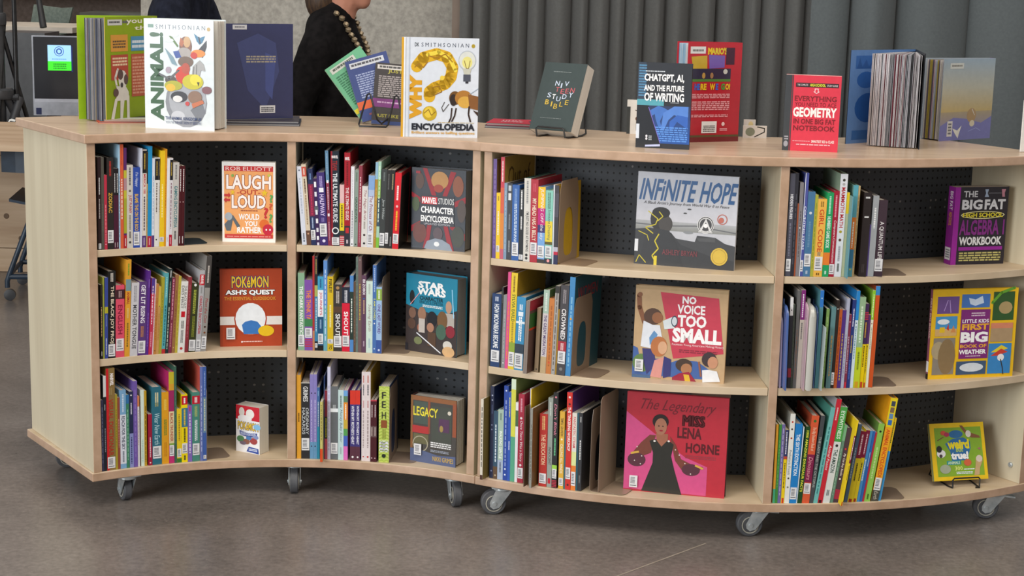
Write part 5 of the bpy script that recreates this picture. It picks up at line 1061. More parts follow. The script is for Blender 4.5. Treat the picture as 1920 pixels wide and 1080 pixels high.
# ---------------------------------------------------------------- the setting
def quad(name, pts, mat, kind='structure'):
    mb = MB(); mb.poly(pts); o = mb.build(name, mat); o['kind'] = kind; return o
fl = quad('floor', [(-9, -4, 0), (9, -4, 0), (9, 15, 0), (-9, 15, 0)], 'floor')
mb = MB(); mb.poly([(.03, 3.83, .0006), (.55, 4.37, .0006), (.5535, 4.3665, .0006), (.0335, 3.8265, .0006)])
mb.build('floor_joint', noise_mat('joint_filler', '#9a9184', '#aaa093', (1, 1, 1), 20, .6), fl)
mb = MB(); mb.box(-2.0, -.33, 8.9, 9.2, 0, 4.4); o = mb.build('wall_back', 'wall'); o['kind'] = 'structure'
mb = MB(); mb.box(-8, 8, 14, 14.2, 0, 4.4); o = mb.build('wall_far', 'farwall'); o['kind'] = 'structure'
mb = MB(); mb.box(-.34, -.295, 8.55, 8.9, 0, 4.4); o = mb.build('trim_1', noise_mat('bronze_trim', '#7c6c60', '#8c7c70')); o['kind'] = 'structure'

def curtain(name, x0, x1, y, lab, waves, seed, mat='curtain'):
    rnd = random.Random(seed); xs = []; x = x0
    mbc = MB(); n = int((x1-x0)/.006); prof = []
    ph = 0.0; period = waves[0]; amp = .05; s = 0.0
    for i in range(n+1):
        xx = x0+(x1-x0)*i/n
        ph += (x1-x0)/n/period
        if ph >= 1: ph -= 1; period = rnd.uniform(*waves); amp = min(.15, period*.85)*rnd.uniform(.7, 1.25); s = rnd.uniform(-.02, .02)
        yy = y+s*math.sin(2*math.pi*ph)-amp*(abs(math.sin(math.pi*ph))**.62-.6)
        prof.append((xx, yy))
    zs = [0.02, 1.0, 2.2, 3.4, 4.3]
    for (a, b), (c, d) in zip(prof, prof[1:]):
        for k in range(4):
            f = [1.15, 1.08, 1.0, .9, .85]
            mbc.poly([(a, y+(b-y)*f[k], zs[k]), (c, y+(d-y)*f[k], zs[k]), (c, y+(d-y)*f[k+1], zs[k+1]), (a, y+(b-y)*f[k+1], zs[k+1])])
    o = mbc.build(name, mat, smooth=True); o.data.materials[0].use_backface_culling = False
    tag(o, lab, 'curtain')
curtain('curtain', -.30, 1.5, 8.5, 'dark grey curtain with tight vertical folds beside the concrete wall', (.07, .15), 3)
curtain('curtain', 1.46, 4.2, 8.42, 'grey curtain with broad soft folds, right half of the backdrop', (.2, .42), 8, 'curtain_wide')

# ---------------------------------------------------------------- two curved mobile bookcases
def circle3(a, b, c):
    (ax, ay), (bx, by), (cx, cy) = a, b, c; d = 2*(ax*(by-cy)+bx*(cy-ay)+cx*(ay-by))
    ux = ((ax*ax+ay*ay)*(by-cy)+(bx*bx+by*by)*(cy-ay)+(cx*cx+cy*cy)*(ay-by))/d
    uy = ((ax*ax+ay*ay)*(cx-bx)+(bx*bx+by*by)*(ax-cx)+(cx*cx+cy*cy)*(bx-ax))/d
    return (ux, uy, math.hypot(ax-ux, ay-uy))
C1 = circle3((-1.168, 4.509), (-.6345, 4.6966), (-.0962, 4.583))
C2 = (.649, 5.94, 1.549)
DEPTH = .53
class Arc:
    def __init__(s, C, sg): s.cx, s.cy, s.R = C; s.sg = sg
    def pt(s, a, back): r = s.R+s.sg*back; return (s.cx+r*math.sin(a), s.cy+s.sg*r*math.cos(a))
def arc_slab(mb, A, a0, a1, f, b, z0, z1, n=28, mt=0, me=1, round_=0.0):
    fr = [A.pt(a0+(a1-a0)*i/n, f) for i in range(n+1)]; bk = [A.pt(a0+(a1-a0)*i/n, b) for i in range(n+1)]
    for i in range(n):
        p, q, r, s = fr[i], fr[i+1], bk[i+1], bk[i]
        mb.poly([(*p, z1), (*q, z1), (*r, z1), (*s, z1)], mi=mt); mb.poly([(*s, z0), (*r, z0), (*q, z0), (*p, z0)], mi=mt)
        mb.poly([(*p, z0), (*q, z0), (*q, z1), (*p, z1)], mi=me); mb.poly([(*r, z0), (*s, z0), (*s, z1), (*r, z1)], mi=me)
    for p, q in ((bk[0], fr[0]), (fr[-1], bk[-1])): mb.poly([(*p, z0), (*q, z0), (*q, z1), (*p, z1)], mi=me)
def bevelled(o, w=.002, seg=2):
    md = o.modifiers.new('soft_edge', 'BEVEL'); md.width = w; md.segments = seg; md.limit_method = 'ANGLE'; md.angle_limit = R(50)
def radial_panel(name, A, ac, th, z0, z1, parent, f=0.0, b=DEPTH):
    """upright board whose mid-plane follows the radius at angle ac"""
    p = Vector(A.pt(ac, f)); q = Vector(A.pt(ac, b)); d = (q-p).normalized(); nrm = Vector((d.y, -d.x))*th/2
    mb = MB(); P = [p-nrm, p+nrm, q+nrm, q-nrm]
    for z, o in ((z1, 1), (z0, -1)): mb.poly([(v.x, v.y, z) for v in (P if o > 0 else P[::-1])], mi=1)
    for i in range(4):
        a, c = P[i], P[(i+1) % 4]; mb.poly([(a.x, a.y, z0), (c.x, c.y, z0), (c.x, c.y, z1), (a.x, a.y, z1)], mi=1 if i in (0, 2) else 0)
    o = mb.build(name, ['panel', 'edge'], parent, merge=True); bevelled(o, .0015); return o
def caster(parent, x, y, yaw, brake):
    """swivel caster, axle height .035, top at .087"""
    e = empty('caster', (x, y, 0), yaw); e.parent = parent
    mb = MB(); mb.box(-.036, .036, -.03, .03, .083, .0868); mb.lathe([(.026, .072), (.029, .075), (.029, .080), (.022, .083)], (0, 0, 0), (0, 0, 1))
    for s in (-1, 1):
        pts = [(-.022, .074), (.026, .074), (-.012, .022), (-.028, .018), (-.038, .026), (-.038, .04)]
        x_ = s*.0165; t_ = .0022
        a = [(px, x_-t_/2, pz) for px, pz in pts]; b = [(px, x_+t_/2, pz) for px, pz in pts]
        mb.poly(a if s < 0 else a[::-1]); mb.poly(b[::-1] if s < 0 else b)
        for i in range(len(pts)): j = (i+1) % len(pts); mb.poly([a[i], a[j], b[j], b[i]])
    mb.lathe([(.006, -.021), (.006, -.018), (.004, .018), (.006, .018), (.006, .021)], (-.026, 0, .034), (0, 1, 0), 10)
    fk = mb.build('fork', 'steel', e, smooth=True)
    mb = MB(); mb.lathe([(.026, -.012), (.034, -.012), (.0365, -.009), (.0365, .009), (.034, .012), (.026, .012)], (-.026, 0, .0365), (0, 1, 0), 28)
    w = mb.build('tyre', 'rubber', e, smooth=True)
    mb = MB(); mb.lathe([(.007, -.014), (.012, -.0135), (.0125, -.010), (.021, -.010), (.022, -.0135), (.0245, -.0135), (.0245, .0135), (.022, .0135), (.021, .010), (.0125, .010), (.012, .0135), (.007, .014)], (-.026, 0, .034), (0, 1, 0), 24)
    h = mb.build('wheel_hub', 'hub', e, smooth=True)
    if brake:
        mb = MB(); mb.poly([(.016, -.012, .076), (.056, -.010, .070), (.056, .010, .070), (.016, .012, .076)]); mb.poly([(.016, .012, .070), (.056, .010, .066), (.056, -.010, .066), (.016, -.012, .070)])
        mb.poly([(.016, -.012, .070), (.056, -.010, .066), (.056, -.010, .070), (.016, -.012, .076)]); mb.poly([(.056, .010, .066), (.016, .012, .070), (.016, .012, .076), (.056, .010, .070)]); mb.poly([(.056, -.01, .066), (.056, .01, .066), (.056, .01, .07), (.056, -.01, .07)])
        mb.build('brake_pedal', 'steel', e)
Z = [(.087, .111), (.417, .438), (.728, .748), (1.045, 1.07)]
def bookcase(A, a0, am, a1, lab, casters):
    root = empty('curved_bookcase', (*A.pt(am, .26), 0)); tag(root, lab, 'bookcase')
    mi = Matrix.Translation((-root.location.x, -root.location.y, 0))
    kids = []
    t = .0247/2/A.R; ov = .009/A.R
    def add(o): kids.append(o); return o
    mb = MB(); arc_slab(mb, A, a0-ov, a1+ov, -.009, DEPTH+.008, *Z[3], mt=0, me=1)
    o = add(mb.build('top_board', ['top', 'edge'], None, merge=True)); bevelled(o, .003, 3)
    mb = MB(); arc_slab(mb, A, a0-ov*.6, a1+ov*.6, -.004, DEPTH+.004, *Z[0], mt=0, me=1)
    o = add(mb.build('base_board', ['shelf', 'edge'], None, merge=True)); bevelled(o, .002)
    add(radial_panel('end_panel', A, a0+t, .0247, Z[0][1], Z[3][0], None)); add(radial_panel('end_panel', A, a1-t, .0247, Z[0][1], Z[3][0], None))
    add(radial_panel('divider', A, am, .0243, Z[0][1], Z[3][0], None))
    ct = .0012/A.R
    for (b0, b1) in ((a0+2*t+ct, am-t-ct), (am+t+ct, a1-2*t-ct)):
        for k in (1, 2):
            for (f, b) in ((.004, DEPTH/2-.012), (DEPTH/2+.012, DEPTH-.004)):
                mb = MB(); arc_slab(mb, A, b0, b1, f, b, *Z[k], n=14, mt=0, me=0); o = add(mb.build('shelf', 'shelf', None, merge=True)); bevelled(o, .0012)
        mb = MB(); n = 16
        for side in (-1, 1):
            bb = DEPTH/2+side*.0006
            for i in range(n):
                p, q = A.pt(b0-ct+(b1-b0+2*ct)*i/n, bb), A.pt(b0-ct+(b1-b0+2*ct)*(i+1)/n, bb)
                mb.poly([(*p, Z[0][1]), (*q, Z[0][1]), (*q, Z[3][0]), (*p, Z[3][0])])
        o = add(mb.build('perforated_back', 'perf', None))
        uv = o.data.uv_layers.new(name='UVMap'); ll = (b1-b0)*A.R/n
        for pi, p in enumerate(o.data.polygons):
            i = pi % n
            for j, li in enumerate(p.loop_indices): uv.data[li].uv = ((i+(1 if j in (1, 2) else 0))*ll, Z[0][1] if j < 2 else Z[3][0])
    for o in kids: o.data.transform(mi); o.parent = root
    for x, y, yaw, br in casters: caster(root, x-root.location.x, y-root.location.y, R(yaw), br)
    return root
A1 = Arc(C1, 1); A2 = Arc(C2, -1)
def ang(A, x, y): return math.atan2(x-A.cx, A.sg*(y-A.cy))
b1 = bookcase(A1, ang(A1, -1.168, 4.509), ang(A1, -.6345, 4.6966), ang(A1, -.0962, 4.583), 'left curved wooden bookcase on casters, its front curving inward',
    [(-1.095, 4.60, -60, 0), (-.632, 4.755, 95, 0), (-.155, 4.665, 105, 0), (-1.33, 4.93, 20, 0), (-.60, 5.15, 70, 0), (.02, 5.02, 100, 0)])
b2 = bookcase(A2, ang(A2, -.0857, 4.577), ang(A2, .7175, 4.3935), R(33.6), 'right curved wooden bookcase on casters, its front bulging outward',
    [(-.012, 4.583, 10, 1), (.706, 4.45, 8, 1), (1.425, 4.655, -5, 1), (.15, 4.86, 30, 1), (.70, 4.88, 140, 0), (1.30, 5.0, 60, 0)])
mb = MB(); d2 = A2.pt(R(33.6)-.0247/A2.R, .035); mb.lathe([(.0075, 0), (.0075, .006), (.005, .008)], (d2[0]-b2.location.x+.001, d2[1]-b2.location.y, .16), (-.83, -.55, 0), 14)
o = mb.build('cam_lock', 'steel', b2)

# ---------------------------------------------------------------- shelved books
def frame_mat(x, y, z, hd, lean=0.0, back=0.0):
    """local x across, y into the shelf, z up; lean tilts the top to the right, back tilts it away"""
    return Matrix.Translation((x, y, z)) @ Matrix.Rotation(R(hd), 4, 'Z') @ Matrix.Rotation(R(lean), 4, 'Y') @ Matrix.Rotation(R(-back), 4, 'X')
def cover_shell(mb, W, H, Dp, b, colL, colS, colR, spine='front'):
    """spine at y=0 for shelved books (W is then the thickness)"""
    mb.box(0, W, 0, b, 0, H, colS); mb.box(0, b, b, Dp, 0, H, colL); mb.box(W-b, W, b, Dp, 0, H, colR)
def shelf_book(x, y, z, hd, lean, T, H, Dp, label, grp, base, feats, seed):
    root = empty('book', None, mat=frame_mat(x, y, z, hd, lean)); tag(root, label, 'book', grp)
    hard = T > .012; b = min(.0022 if hard else .0007, T*.25); cc = base; crs = []
    ops = [f.split(' ', 3) for f in feats.split(';') if f]
    for o in ops:
        if o[0] == 'C': cc = o[1]
    mb = MB(); cover_shell(mb, T, H, Dp, b, cc, base, cc); mb.build('cover', 'paint', root)
    gap = .003 if hard else .0006
    mb = MB(); mb.box(b, T-b, b, Dp-gap, gap, H-gap); mb.build('pages', 'pages_x', root)
    pl = lambda u, v, L: Vector((u*T, -.00025-L*.00006, (1-v)*H))
    p = Print(pl, T, H); half = None
    plr = lambda u, v, L: Vector((T+.00025+L*.00006, u*Dp, (1-v)*H)); pr_ = Print(plr, Dp, H)
    if any(o[0] not in 'CKcL' for o in ops): p.L = 0; p.rect(0, 0, 1, 1, base)
    for o in ops:
        k = o[0]
        if k == 'B': p.rect(.0, float(o[1]), 1, float(o[2]), o[3])
        elif k == 'E': p.rect(0, 0, float(o[1]), 1, o[2])
        elif k == 'Q': p.rect(.22, float(o[1]), .78, float(o[2]), o[3])
        elif k == 'D': p.ell(.5, float(o[1]), .2, .2*T/H, o[2], 10)
        elif k == 'O': p.ring(.5, float(o[1]), .42, .42*T/H, .12, o[2])
        elif k == 'Z':
            a, c = float(o[1]), float(o[2]); n = 5
            for i in range(n): p.rect(0, a+(c-a)*i/n, 1, a+(c-a)*(i+.5)/n, o[3])
        elif k == 'H':
            for i in range(24):
                v0 = i/24
                p.P([(0, v0+.02), (.25, v0), (.5, v0+.02), (.75, v0), (1, v0+.02), (1, v0+.028), (.75, v0+.01), (.5, v0+.028), (.25, v0+.01), (0, v0+.028)], o[1])
        elif k == 'S': p.scrib(.3, float(o[1]), .7, float(o[2]), o[3], 1 if T < .02 else 2, 1, seed)
        elif k == 'U': p.text(.28, float(o[1]), .68, float(o[2]), *o[3].split(' ', 1), bold=.01)
        elif k in 'Tt':
            c, tx = o[3].split(' ', 1); a, d = float(o[1]), float(o[2])
            if k == 't' and d-a < .05: p.text(.12, a, .88, d, c, tx, .04)
            elif k == 't': p.text(.45, a, .85, d, c, tx, .04, 0, -90)
            elif tx.endswith('|'):
                p.text(.53, a, .88, d, c, tx[:-1], .01, 0, -90); half = 1
            elif half: p.text(.12, a, .47, d, c, tx, .01, 0, -90); half = None
            else: p.text(.24, a, .78, d, c, tx, .02 if tx.isupper() else .0, 0 if tx.isupper() else .2, -90)
        elif k == 'K': c, tx = o[3].split(' ', 1); pr_.text(.12, float(o[1]), .85, float(o[2]), c, tx, .0, .1)
        elif k == 'c': pr_.rect(0, float(o[1]), 1, float(o[2]), o[3])
    p.build('spine_print', 'paint', root); pr_.build('cover_print', 'paint', root)
    for i, o in enumerate(ops):
        if o[0] == 'L': call_label(pl, T, H, .06 if T > .012 else .1, float(o[1]), .94 if T > .012 else .9, float(o[2]), root, seed)
    return root
def bookend(x, y, z, hd, lean, H, label, col, arch):
    root = empty('bookend', None, mat=frame_mat(x, y, z, hd, 0)); tag(root, label, 'bookend')
    m = noise_mat('bookend_metal', col, col, (1, 1, 1), 10, .35)
    Dp = .13; t = .0009; mb = MB(); r = .018
    out = [(0, 0), (Dp, 0), (Dp, H-r)]+[(Dp-r+r*math.cos(a), H-r+r*math.sin(a)) for a in [R(15*i) for i in range(1, 7)]]+[(r-r*math.sin(a), H-r+r*math.cos(a)) for a in [R(15*i) for i in range(0, 7)]]
    if arch:
        n = 36; cx, cz = Dp*.5, H*.36
        def rayhit(a):
            dx, dz = math.cos(a), math.sin(a); ts = []
            if dx > 1e-6: ts.append((Dp-cx)/dx)
            if dx < -1e-6: ts.append(-cx/dx)
            if dz > 1e-6: ts.append((H-cz)/dz)
            if dz < -1e-6: ts.append(-cz/dz)
            q = min(ts); return (cx+dx*q, cz+dz*q)
        O = [rayhit(2*math.pi*i/n) for i in range(n)]; w, hh = Dp*.24, H*.3
        I = []
        for i in range(n):
            a = 2*math.pi*i/n; ca, sa = math.cos(a), math.sin(a)
            I.append((cx+w*(abs(ca)**.7)*(1 if ca > 0 else -1), cz+(hh if sa > 0 else hh*.95)*(abs(sa)**(.9 if sa > 0 else .35))*(1 if sa > 0 else -1)))
        for X, flip in ((0, 0), (t, 1)):
            for i in range(n):
                j = (i+1) % n; q = [(X, *O[i]), (X, *O[j]), (X, *I[j]), (X, *I[i])]; mb.poly(q if flip else q[::-1])
        for i in range(n):
            j = (i+1) % n
            mb.poly([(0, *O[i]), (t, *O[i]), (t, *O[j]), (0, *O[j])]); mb.poly([(0, *I[j]), (t, *I[j]), (t, *I[i]), (0, *I[i])])
    else:
        mb.poly([(0, a, b) for a, b in out][::-1]); mb.poly([(t, a, b) for a, b in out])
        for i in range(len(out)): j = (i+1) % len(out); mb.poly([(0, *out[i]), (t, *out[i]), (t, *out[j]), (0, *out[j])])
    o = mb.build('upright_plate', m, root); o.rotation_euler = (0, R(lean), 0)
    mb = MB(); L = .075; r = .02
    pts = [(t, .01), (L-r, .01)]+[(L-r+r*math.sin(R(15*i)), .01+r-r*math.cos(R(15*i))) for i in range(1, 7)]+[(L-r+r*math.cos(R(15*i)), Dp-.01-r+r*math.sin(R(15*i))) for i in range(0, 7)]+[(t, Dp-.01)]
    mb.prism(pts, 0, .0009); mb.build('base_plate', m, root)
def hanging_bag(x, y, z, hd, lean, T, H, Dp, label, grp, base, feats, seed):
    root = empty('hanging_bag', None, mat=frame_mat(x, y, z, hd, lean)); tag(root, label, 'bag', grp)
    m = noise_mat('bag_plastic', base, base, (1, 1, 1), 10, .2, coat=.6)
    mb = MB(); n = 10; rr = .03; pts = []
    P2 = [(Dp-rr+rr*math.cos(R(90-a*9)), H-rr+rr*math.sin(R(90-a*9))) for a in range(n, -1, -1)]
    P1 = [(rr-rr*math.sin(R(a*9)), H-rr+rr*math.cos(R(a*9))) for a in range(0, n+1)]
    out = [(0, 0), (Dp, 0)]+P2+P1
    for X0, X1, s in ((0, T, 1),):
        ins = [(a+(Dp/2-a)*.06, b+(H/2-b)*.05) for a, b in out]; k = T*.3
        mb.poly([(0, a, b) for a, b in ins][::-1]); mb.poly([(T, a, b) for a, b in ins])
        for i in range(len(out)):
            j = (i+1) % len(out)
            mb.poly([(0, *ins[i]), (k, *out[i]), (k, *out[j]), (0, *ins[j])]); mb.poly([(k, *out[i]), (T-k, *out[i]), (T-k, *out[j]), (k, *out[j])]); mb.poly([(T-k, *out[i]), (T, *ins[i]), (T, *ins[j]), (T-k, *out[j])])
    mb.build('bag_body', m, root, smooth=True)
    mb = MB(); mb.box(T*.3, T*.7, Dp*.35, Dp*.65, H, H+.012); mb.build('hanger_tab', m, root)
    return root
SLOT = {'A': 'far left bay', 'B': 'second bay', 'C': 'third bay', 'D': 'far right bay'}
ROW = {'1': 'top shelf', '2': 'middle shelf', '3': 'bottom shelf'}
for i, r in enumerate(ROWS):
    key, kind, x, y, z, hd, lean, T, H, Dp, desc, base, feats = r
    z += .0012 if 'farther' in desc else 0; lab = desc+', '+ROW[key[1]]+' of '+SLOT[key[0]]; grp = 'books on the '+ROW[key[1]]+' of the '+SLOT[key[0]]
    if kind == 'e': bookend(x, y, z, hd, lean, H, lab, base, feats == 'A')
    elif kind == 'g': hanging_bag(x, y, z, hd, lean, T, H, Dp, lab, 'plastic hanging bags', base, feats, i)
    else: shelf_book(x, y, z, hd, lean, T, H, Dp, lab, grp, base, feats, i)

# ---------------------------------------------------------------- books shown face out
def run_print(p, txt):
    for ln in txt.split('\n'):
        k = ln.split()
        if not k: continue
        o = k[0]; seed = len(ln)
        if o == 'R': p.rect(*map(float, k[1:5]), k[5])
        elif o == 'G': p.grad(*map(float, k[1:5]), k[5], k[6])
        elif o == 'E': p.ell(*map(float, k[1:5]), k[5])
        elif o == 'O': p.ring(*map(float, k[1:6]), k[6])
        elif o == 'P': p.P([tuple(map(float, q.split(','))) for q in k[2:]][::-1], k[1])
        elif o == 'W': p.line(float(k[1]), [tuple(map(float, q.split(','))) for q in k[3:]], k[2])
        elif o == 'S': p.scrib(*map(float, k[1:5]), k[5], int(k[6]), 0, seed)
        elif o == 'T':
            kw = {'bold': 0.0}; i = 6
            while i < len(k) and k[i][:2] in ('b=', 'o=', 'r=', 's='):
                a, b = k[i].split('='); kw.update({{'b': 'bold', 'o': 'out', 'r': 'rot', 's': 'shear'}[a]: b if a == 'o' else (int(b) if a == 'r' else float(b))}); i += 1
            p.text(*map(float, k[1:5]), k[5], ' '.join(k[i:]), **kw)
def face_book(name, A, hd, W, H, T, back, opn, base, spine, gloss, label, hc, txt, pages='pages'):
    root = empty('book', None, mat=frame_mat(*A, hd, 0, back)); tag(root, label, 'book', 'books shown face out')
    flip = None
    if hc.startswith('F'): flip = hc[1:].split(','); hc = 'H'
    b = .0024 if hc == 'H' else .0009; g = .0035 if hc == 'H' else .0005; mat = 'gloss' if gloss > 0 else 'paint'
    if flip:
        mb = MB(); mb.box(0, W, 0, b, 0, H, base); mb.box(W-b, W, b, T-b, 0, H, spine)
        piv = lambda y, a: Matrix.Translation((W, y, 0)) @ Matrix.Rotation(R(-a), 4, 'Z') @ Matrix.Translation((-W, -y, 0))
        mb.box(0, W, T-b, T, 0, H, base, 0, piv(T, opn)); mb.build('cover', mat, root)
        mb = MB(); n = 16; rnd = random.Random(3)
        for i in range(n):
            f = (i+.5)/n; y = b+(T-2*b)*f; w = rnd.uniform(.25, .5)*(T-2*b)/n*1.6; mb.box(rnd.uniform(.003, .006), W-b, y, y+w, .004, H-.004, flip[rnd.randrange(len(flip))], 0, piv(y, opn*f))
        mb.build('pages', 'paint', root); p = Print(lambda u, v, L: Vector((u*W, -.0003-L*.00005, (1-v)*H)), W, H); run_print(p, txt); p.build('cover_print', mat, root)
        return root
    mb = MB(); mb.box(0, W, 0, b, 0, H, base); mb.box(0, b, b, T-b, 0, H, spine)
    rot = Matrix.Translation((0, T, 0)) @ Matrix.Rotation(R(opn), 4, 'Z') @ Matrix.Translation((0, -T, 0))
    mb.box(0, W, T-b, T, 0, H, base, 0, rot); mb.build('cover', mat, root)
    mb = MB(); n = 1 if opn == 0 else 4
    for i in range(n):
        f = .5+.5*(i+1)/n if opn else 0
        xf = Matrix.Translation((0, T*f, 0)) @ Matrix.Rotation(R(opn*f*.98), 4, 'Z') @ Matrix.Translation((0, -T*f, 0))
        y0 = b+(T-2*b)*i/n; y1 = b+(T-2*b)*(i+1)/n
        mb.box(b, W-g, y0, y1, g, H-g, '#ffffff', 0, xf)
    mb.build('pages', pages, root)
    p = Print(lambda u, v, L: Vector((u*W, -.0003-L*.00005, (1-v)*H)), W, H); labs = []
    for ln in txt.split('\n'):
        if ln.startswith('L '): labs.append([float(q) for q in ln.split()[1:5]])
    run_print(p, '\n'.join(l for l in txt.split('\n') if not l.startswith('L '))); p.build('cover_print', mat, root)
    for q in labs: 
        pl = lambda u, v, L: Vector((u*W, -.0003-.00005*(L+100), (1-v)*H)); call_label(pl, W, H, *q, root, 5)
    return root
FACE = {}
for blk in DISPLAY.split('@')[1:]:
    head, _, txt = blk.partition('\n'); h = head.split('|')
    x, y, z = map(float, h[1].split()); hd, W, H, T, back, opn = map(float, h[2].split())
    FACE[h[0]] = face_book(h[0], (x, y, z), hd, W, H, T, back, opn, h[3], h[4], float(h[5]), h[6], h[7], txt, 'pages_grey' if h[0] in ('star', 'marvel') else 'pages')
def side_print(root, T, H, txt, u0=0.0):
    """print on the spine of a face-out book (its left edge)"""
    p = Print(lambda u, v, L: Vector((-.0003-L*.00005, (1-u)*T, (1-v)*H)), T, H); run_print(p, txt); p.build('spine_print', 'paint', root)
side_print(FACE['algebra'], .035, .222, 'T .3 .06 .75 .3 #f0e0f0 b=.02 r=-90 BIG FAT\nT .3 .33 .75 .5 #e8a040 b=.02 r=-90 HIGH SCHOOL\nR .1 .78 .9 .94 #e0e0e4\nS .2 .8 .8 .92 #707078 4')
side_print(FACE['geom'], .03, .207, 'R 0 0 1 1 #501828\nE .5 .2 .12 .02 #f0e8e8\nR .1 .72 .9 .9 #e4e4e8\nS .2 .74 .8 .88 #707078 4')
side_print(FACE['why'], .02, .277, 'R 0 .76 1 .9 #e4e8ec\nS .2 .2 .8 .7 #f4e0a8 3\nE .5 .08 .2 .02 #704818')
side_print(FACE['weather'], .012, .256, 'R 0 0 1 1 #8c5068\nT .2 .1 .8 .55 #f0d8c0 b=.01 r=-90 FIRST BIG BOOK\nR 0 .8 1 .92 #e4e4e8\nR 0 .94 1 1 #181818')
for nm, tx in (('lime', ''),): pass
# ---------------------------------------------------------------- standing open books, flat books and wire stands on top
def open_book(S_, dA, dB, W, H, cA, cB, insA, insB, label, leaf_cols, n=26, prA='', prB='', inner='', z=1.07, pd=.97, fan=(.12, .92), hardA='#202428'):
    """spine foot at S_, boards run out along headings dA (left) and dB (right)"""
    root = empty('book', (*S_, z)); tag(root, label, 'book', 'books standing open on top of the bookcases')
    def board(mb, a, col_in, col_out, side):
        d = Vector((math.cos(R(a)), math.sin(R(a)), 0)); nn = Vector((-d.y, d.x, 0))*side; t = .0024
        P = [Vector((0, 0, 0)), d*W, d*W+nn*t, nn*t]
        for q, c in (((0, 1), col_in), ((2, 3), col_out)): i, j = q; mb.poly([P[i], P[j], P[j]+Vector((0, 0, H)), P[i]+Vector((0, 0, H))], c)
        for i, j in ((1, 2), (3, 0)): mb.poly([P[i], P[j], P[j]+Vector((0, 0, H)), P[i]+Vector((0, 0, H))], hardA)
        for z_ in (0, H): mb.poly([p+Vector((0, 0, z_)) for p in P], hardA)
        return d, nn
    mb = MB(); dl, nl = board(mb, dA, insA, cA, -1); dr, nr = board(mb, dB, insB, cB, 1); mb.build('cover', 'paint', root)
    rnd = random.Random(len(label)); mb = MB()
    for i in range(n):
        f = fan[0]+(fan[1]-fan[0])*(i+.5)/n+rnd.uniform(-.3, .3)/n; a = dA+(dB-dA)*f; w = W*pd*rnd.uniform(.985, 1)
        off = 0; th = rnd.uniform(.0005, .0012)
        xf = Matrix.Rotation(R(a), 4, 'Z'); c = leaf_cols[rnd.randrange(len(leaf_cols))]
        mb.box(.002, w, off, off+th, .003, H-.006, c, 0, xf)
    mb.build('pages', 'paint', root)
    for tx, d, nn, s in ((prA, dl, nl, -1), (prB, dr, nr, 1)):
        if tx:
            lf = (s > 0)
            # outer face seen from outside: u runs from the fore edge (left) to the spine (right) for the right board
            p = Print(lambda u, v, L: d*W*((1-u) if d.x < 0 else u)+nn*(.0024+.0003+L*.00005)+Vector((0, 0, (1-v)*H)), W, H)
            if d.x < 0: p.pl = lambda u, v, L: d*W*(1-u)+nn*(.0027+L*.00005)+Vector((0, 0, (1-v)*H))
            run_print(p, tx); p.build('cover_print', 'gloss', root)
    if inner:
        p = Print(lambda u, v, L: dl*W*(1-u)+(-nl)*(.0003+L*.00005)+Vector((0, 0, (1-v)*H)), W, H); run_print(p, inner); p.build('endpaper_print', 'paint', root)
    return root
# lime green book: fore edges on the left, spine at the right rear
open_book((-1.091, 5.062), 209, 244, .24, .305, '#a0b820', '#90a818', '#98c020', '#90a818', 'lime green book with a dog on its cover standing open beside the monitor',
    ['#8c8c98', '#b0b0b8', '#6c7890', '#a09888', '#9aa4ac', '#484450', '#c0c4cc', '#805850', '#5c7c94'], 34, fan=(.28, .93), hardA='#d0b048',
    prB='S .12 .03 .45 .07 #606060 1\nR .05 .025 .32 .08 #d0d0cc\nS .08 .035 .28 .065 #505050 1\nT .4 .03 .7 .08 #f0ecd8 b=.02 you\nT .55 .09 1 .13 #f0ecd8 b=.02 that\nR .1 .17 .42 .33 #d89828\nS .14 .22 .38 .3 #58401c 3\nR .48 .19 .8 .33 #4890b8\nS .5 .22 .75 .31 #e0e8f0 2\nR .1 .36 .42 .6 #b84020\nS .13 .38 .4 .47 #f0d8b0 3\nR .48 .36 .98 .77 #b85028\nS .5 .38 .96 .75 #d89878 12\nW .035 #e8e4dc .2,.66 .17,.58 .22,.5\nP #e8e4dc .16,.7 .22,.66 .36,.66 .42,.72 .42,.8 .2,.8\nP #e8e4dc .16,.78 .22,.76 .14,.97 .08,.97\nP #e8e4dc .26,.78 .34,.78 .3,.97 .25,.97\nP #e8e4dc .38,.72 .43,.76 .43,.97 .38,.97\nE .31 .6 .08 .09 #e8e4dc\nE .27 .55 .05 .05 #5c4038\nE .37 .6 .04 .05 #5c4038\nE .18 .72 .05 .04 #5c4038\nE .29 .65 .025 .025 #302828')
# blue endpaper book, fanned pages towards the viewer
open_book((1.175, 4.965), 218, 262, .285, .268, '#181c24', '#181c24', '#5c88c0', '#202428', 'open book with blue endpaper and many fanned pages, right part of the top',
    ['#d8d4d8', '#e0dce0', '#c4c0c8', '#b0b4bc', '#e4e0e4', '#c4c8d0', '#505054', '#d0c8c8', '#d8d4d8', '#e0dce0', '#782838'], 64, fan=(.3, .97), hardA='#181c24',
    inner='R 0 0 1 1 #6088c0\nR .08 .06 .4 .2 #3868ac\nP #2c5898 .1,.2 .14,.08 .18,.18 .24,.1 .28,.18 .34,.1 .38,.2\nE .25 .32 .14 .09 #2c60a8\nE .3 .62 .2 .16 #2458a0\nR .08 .86 .4 .96 #3868a8')
def face_pages(): pass
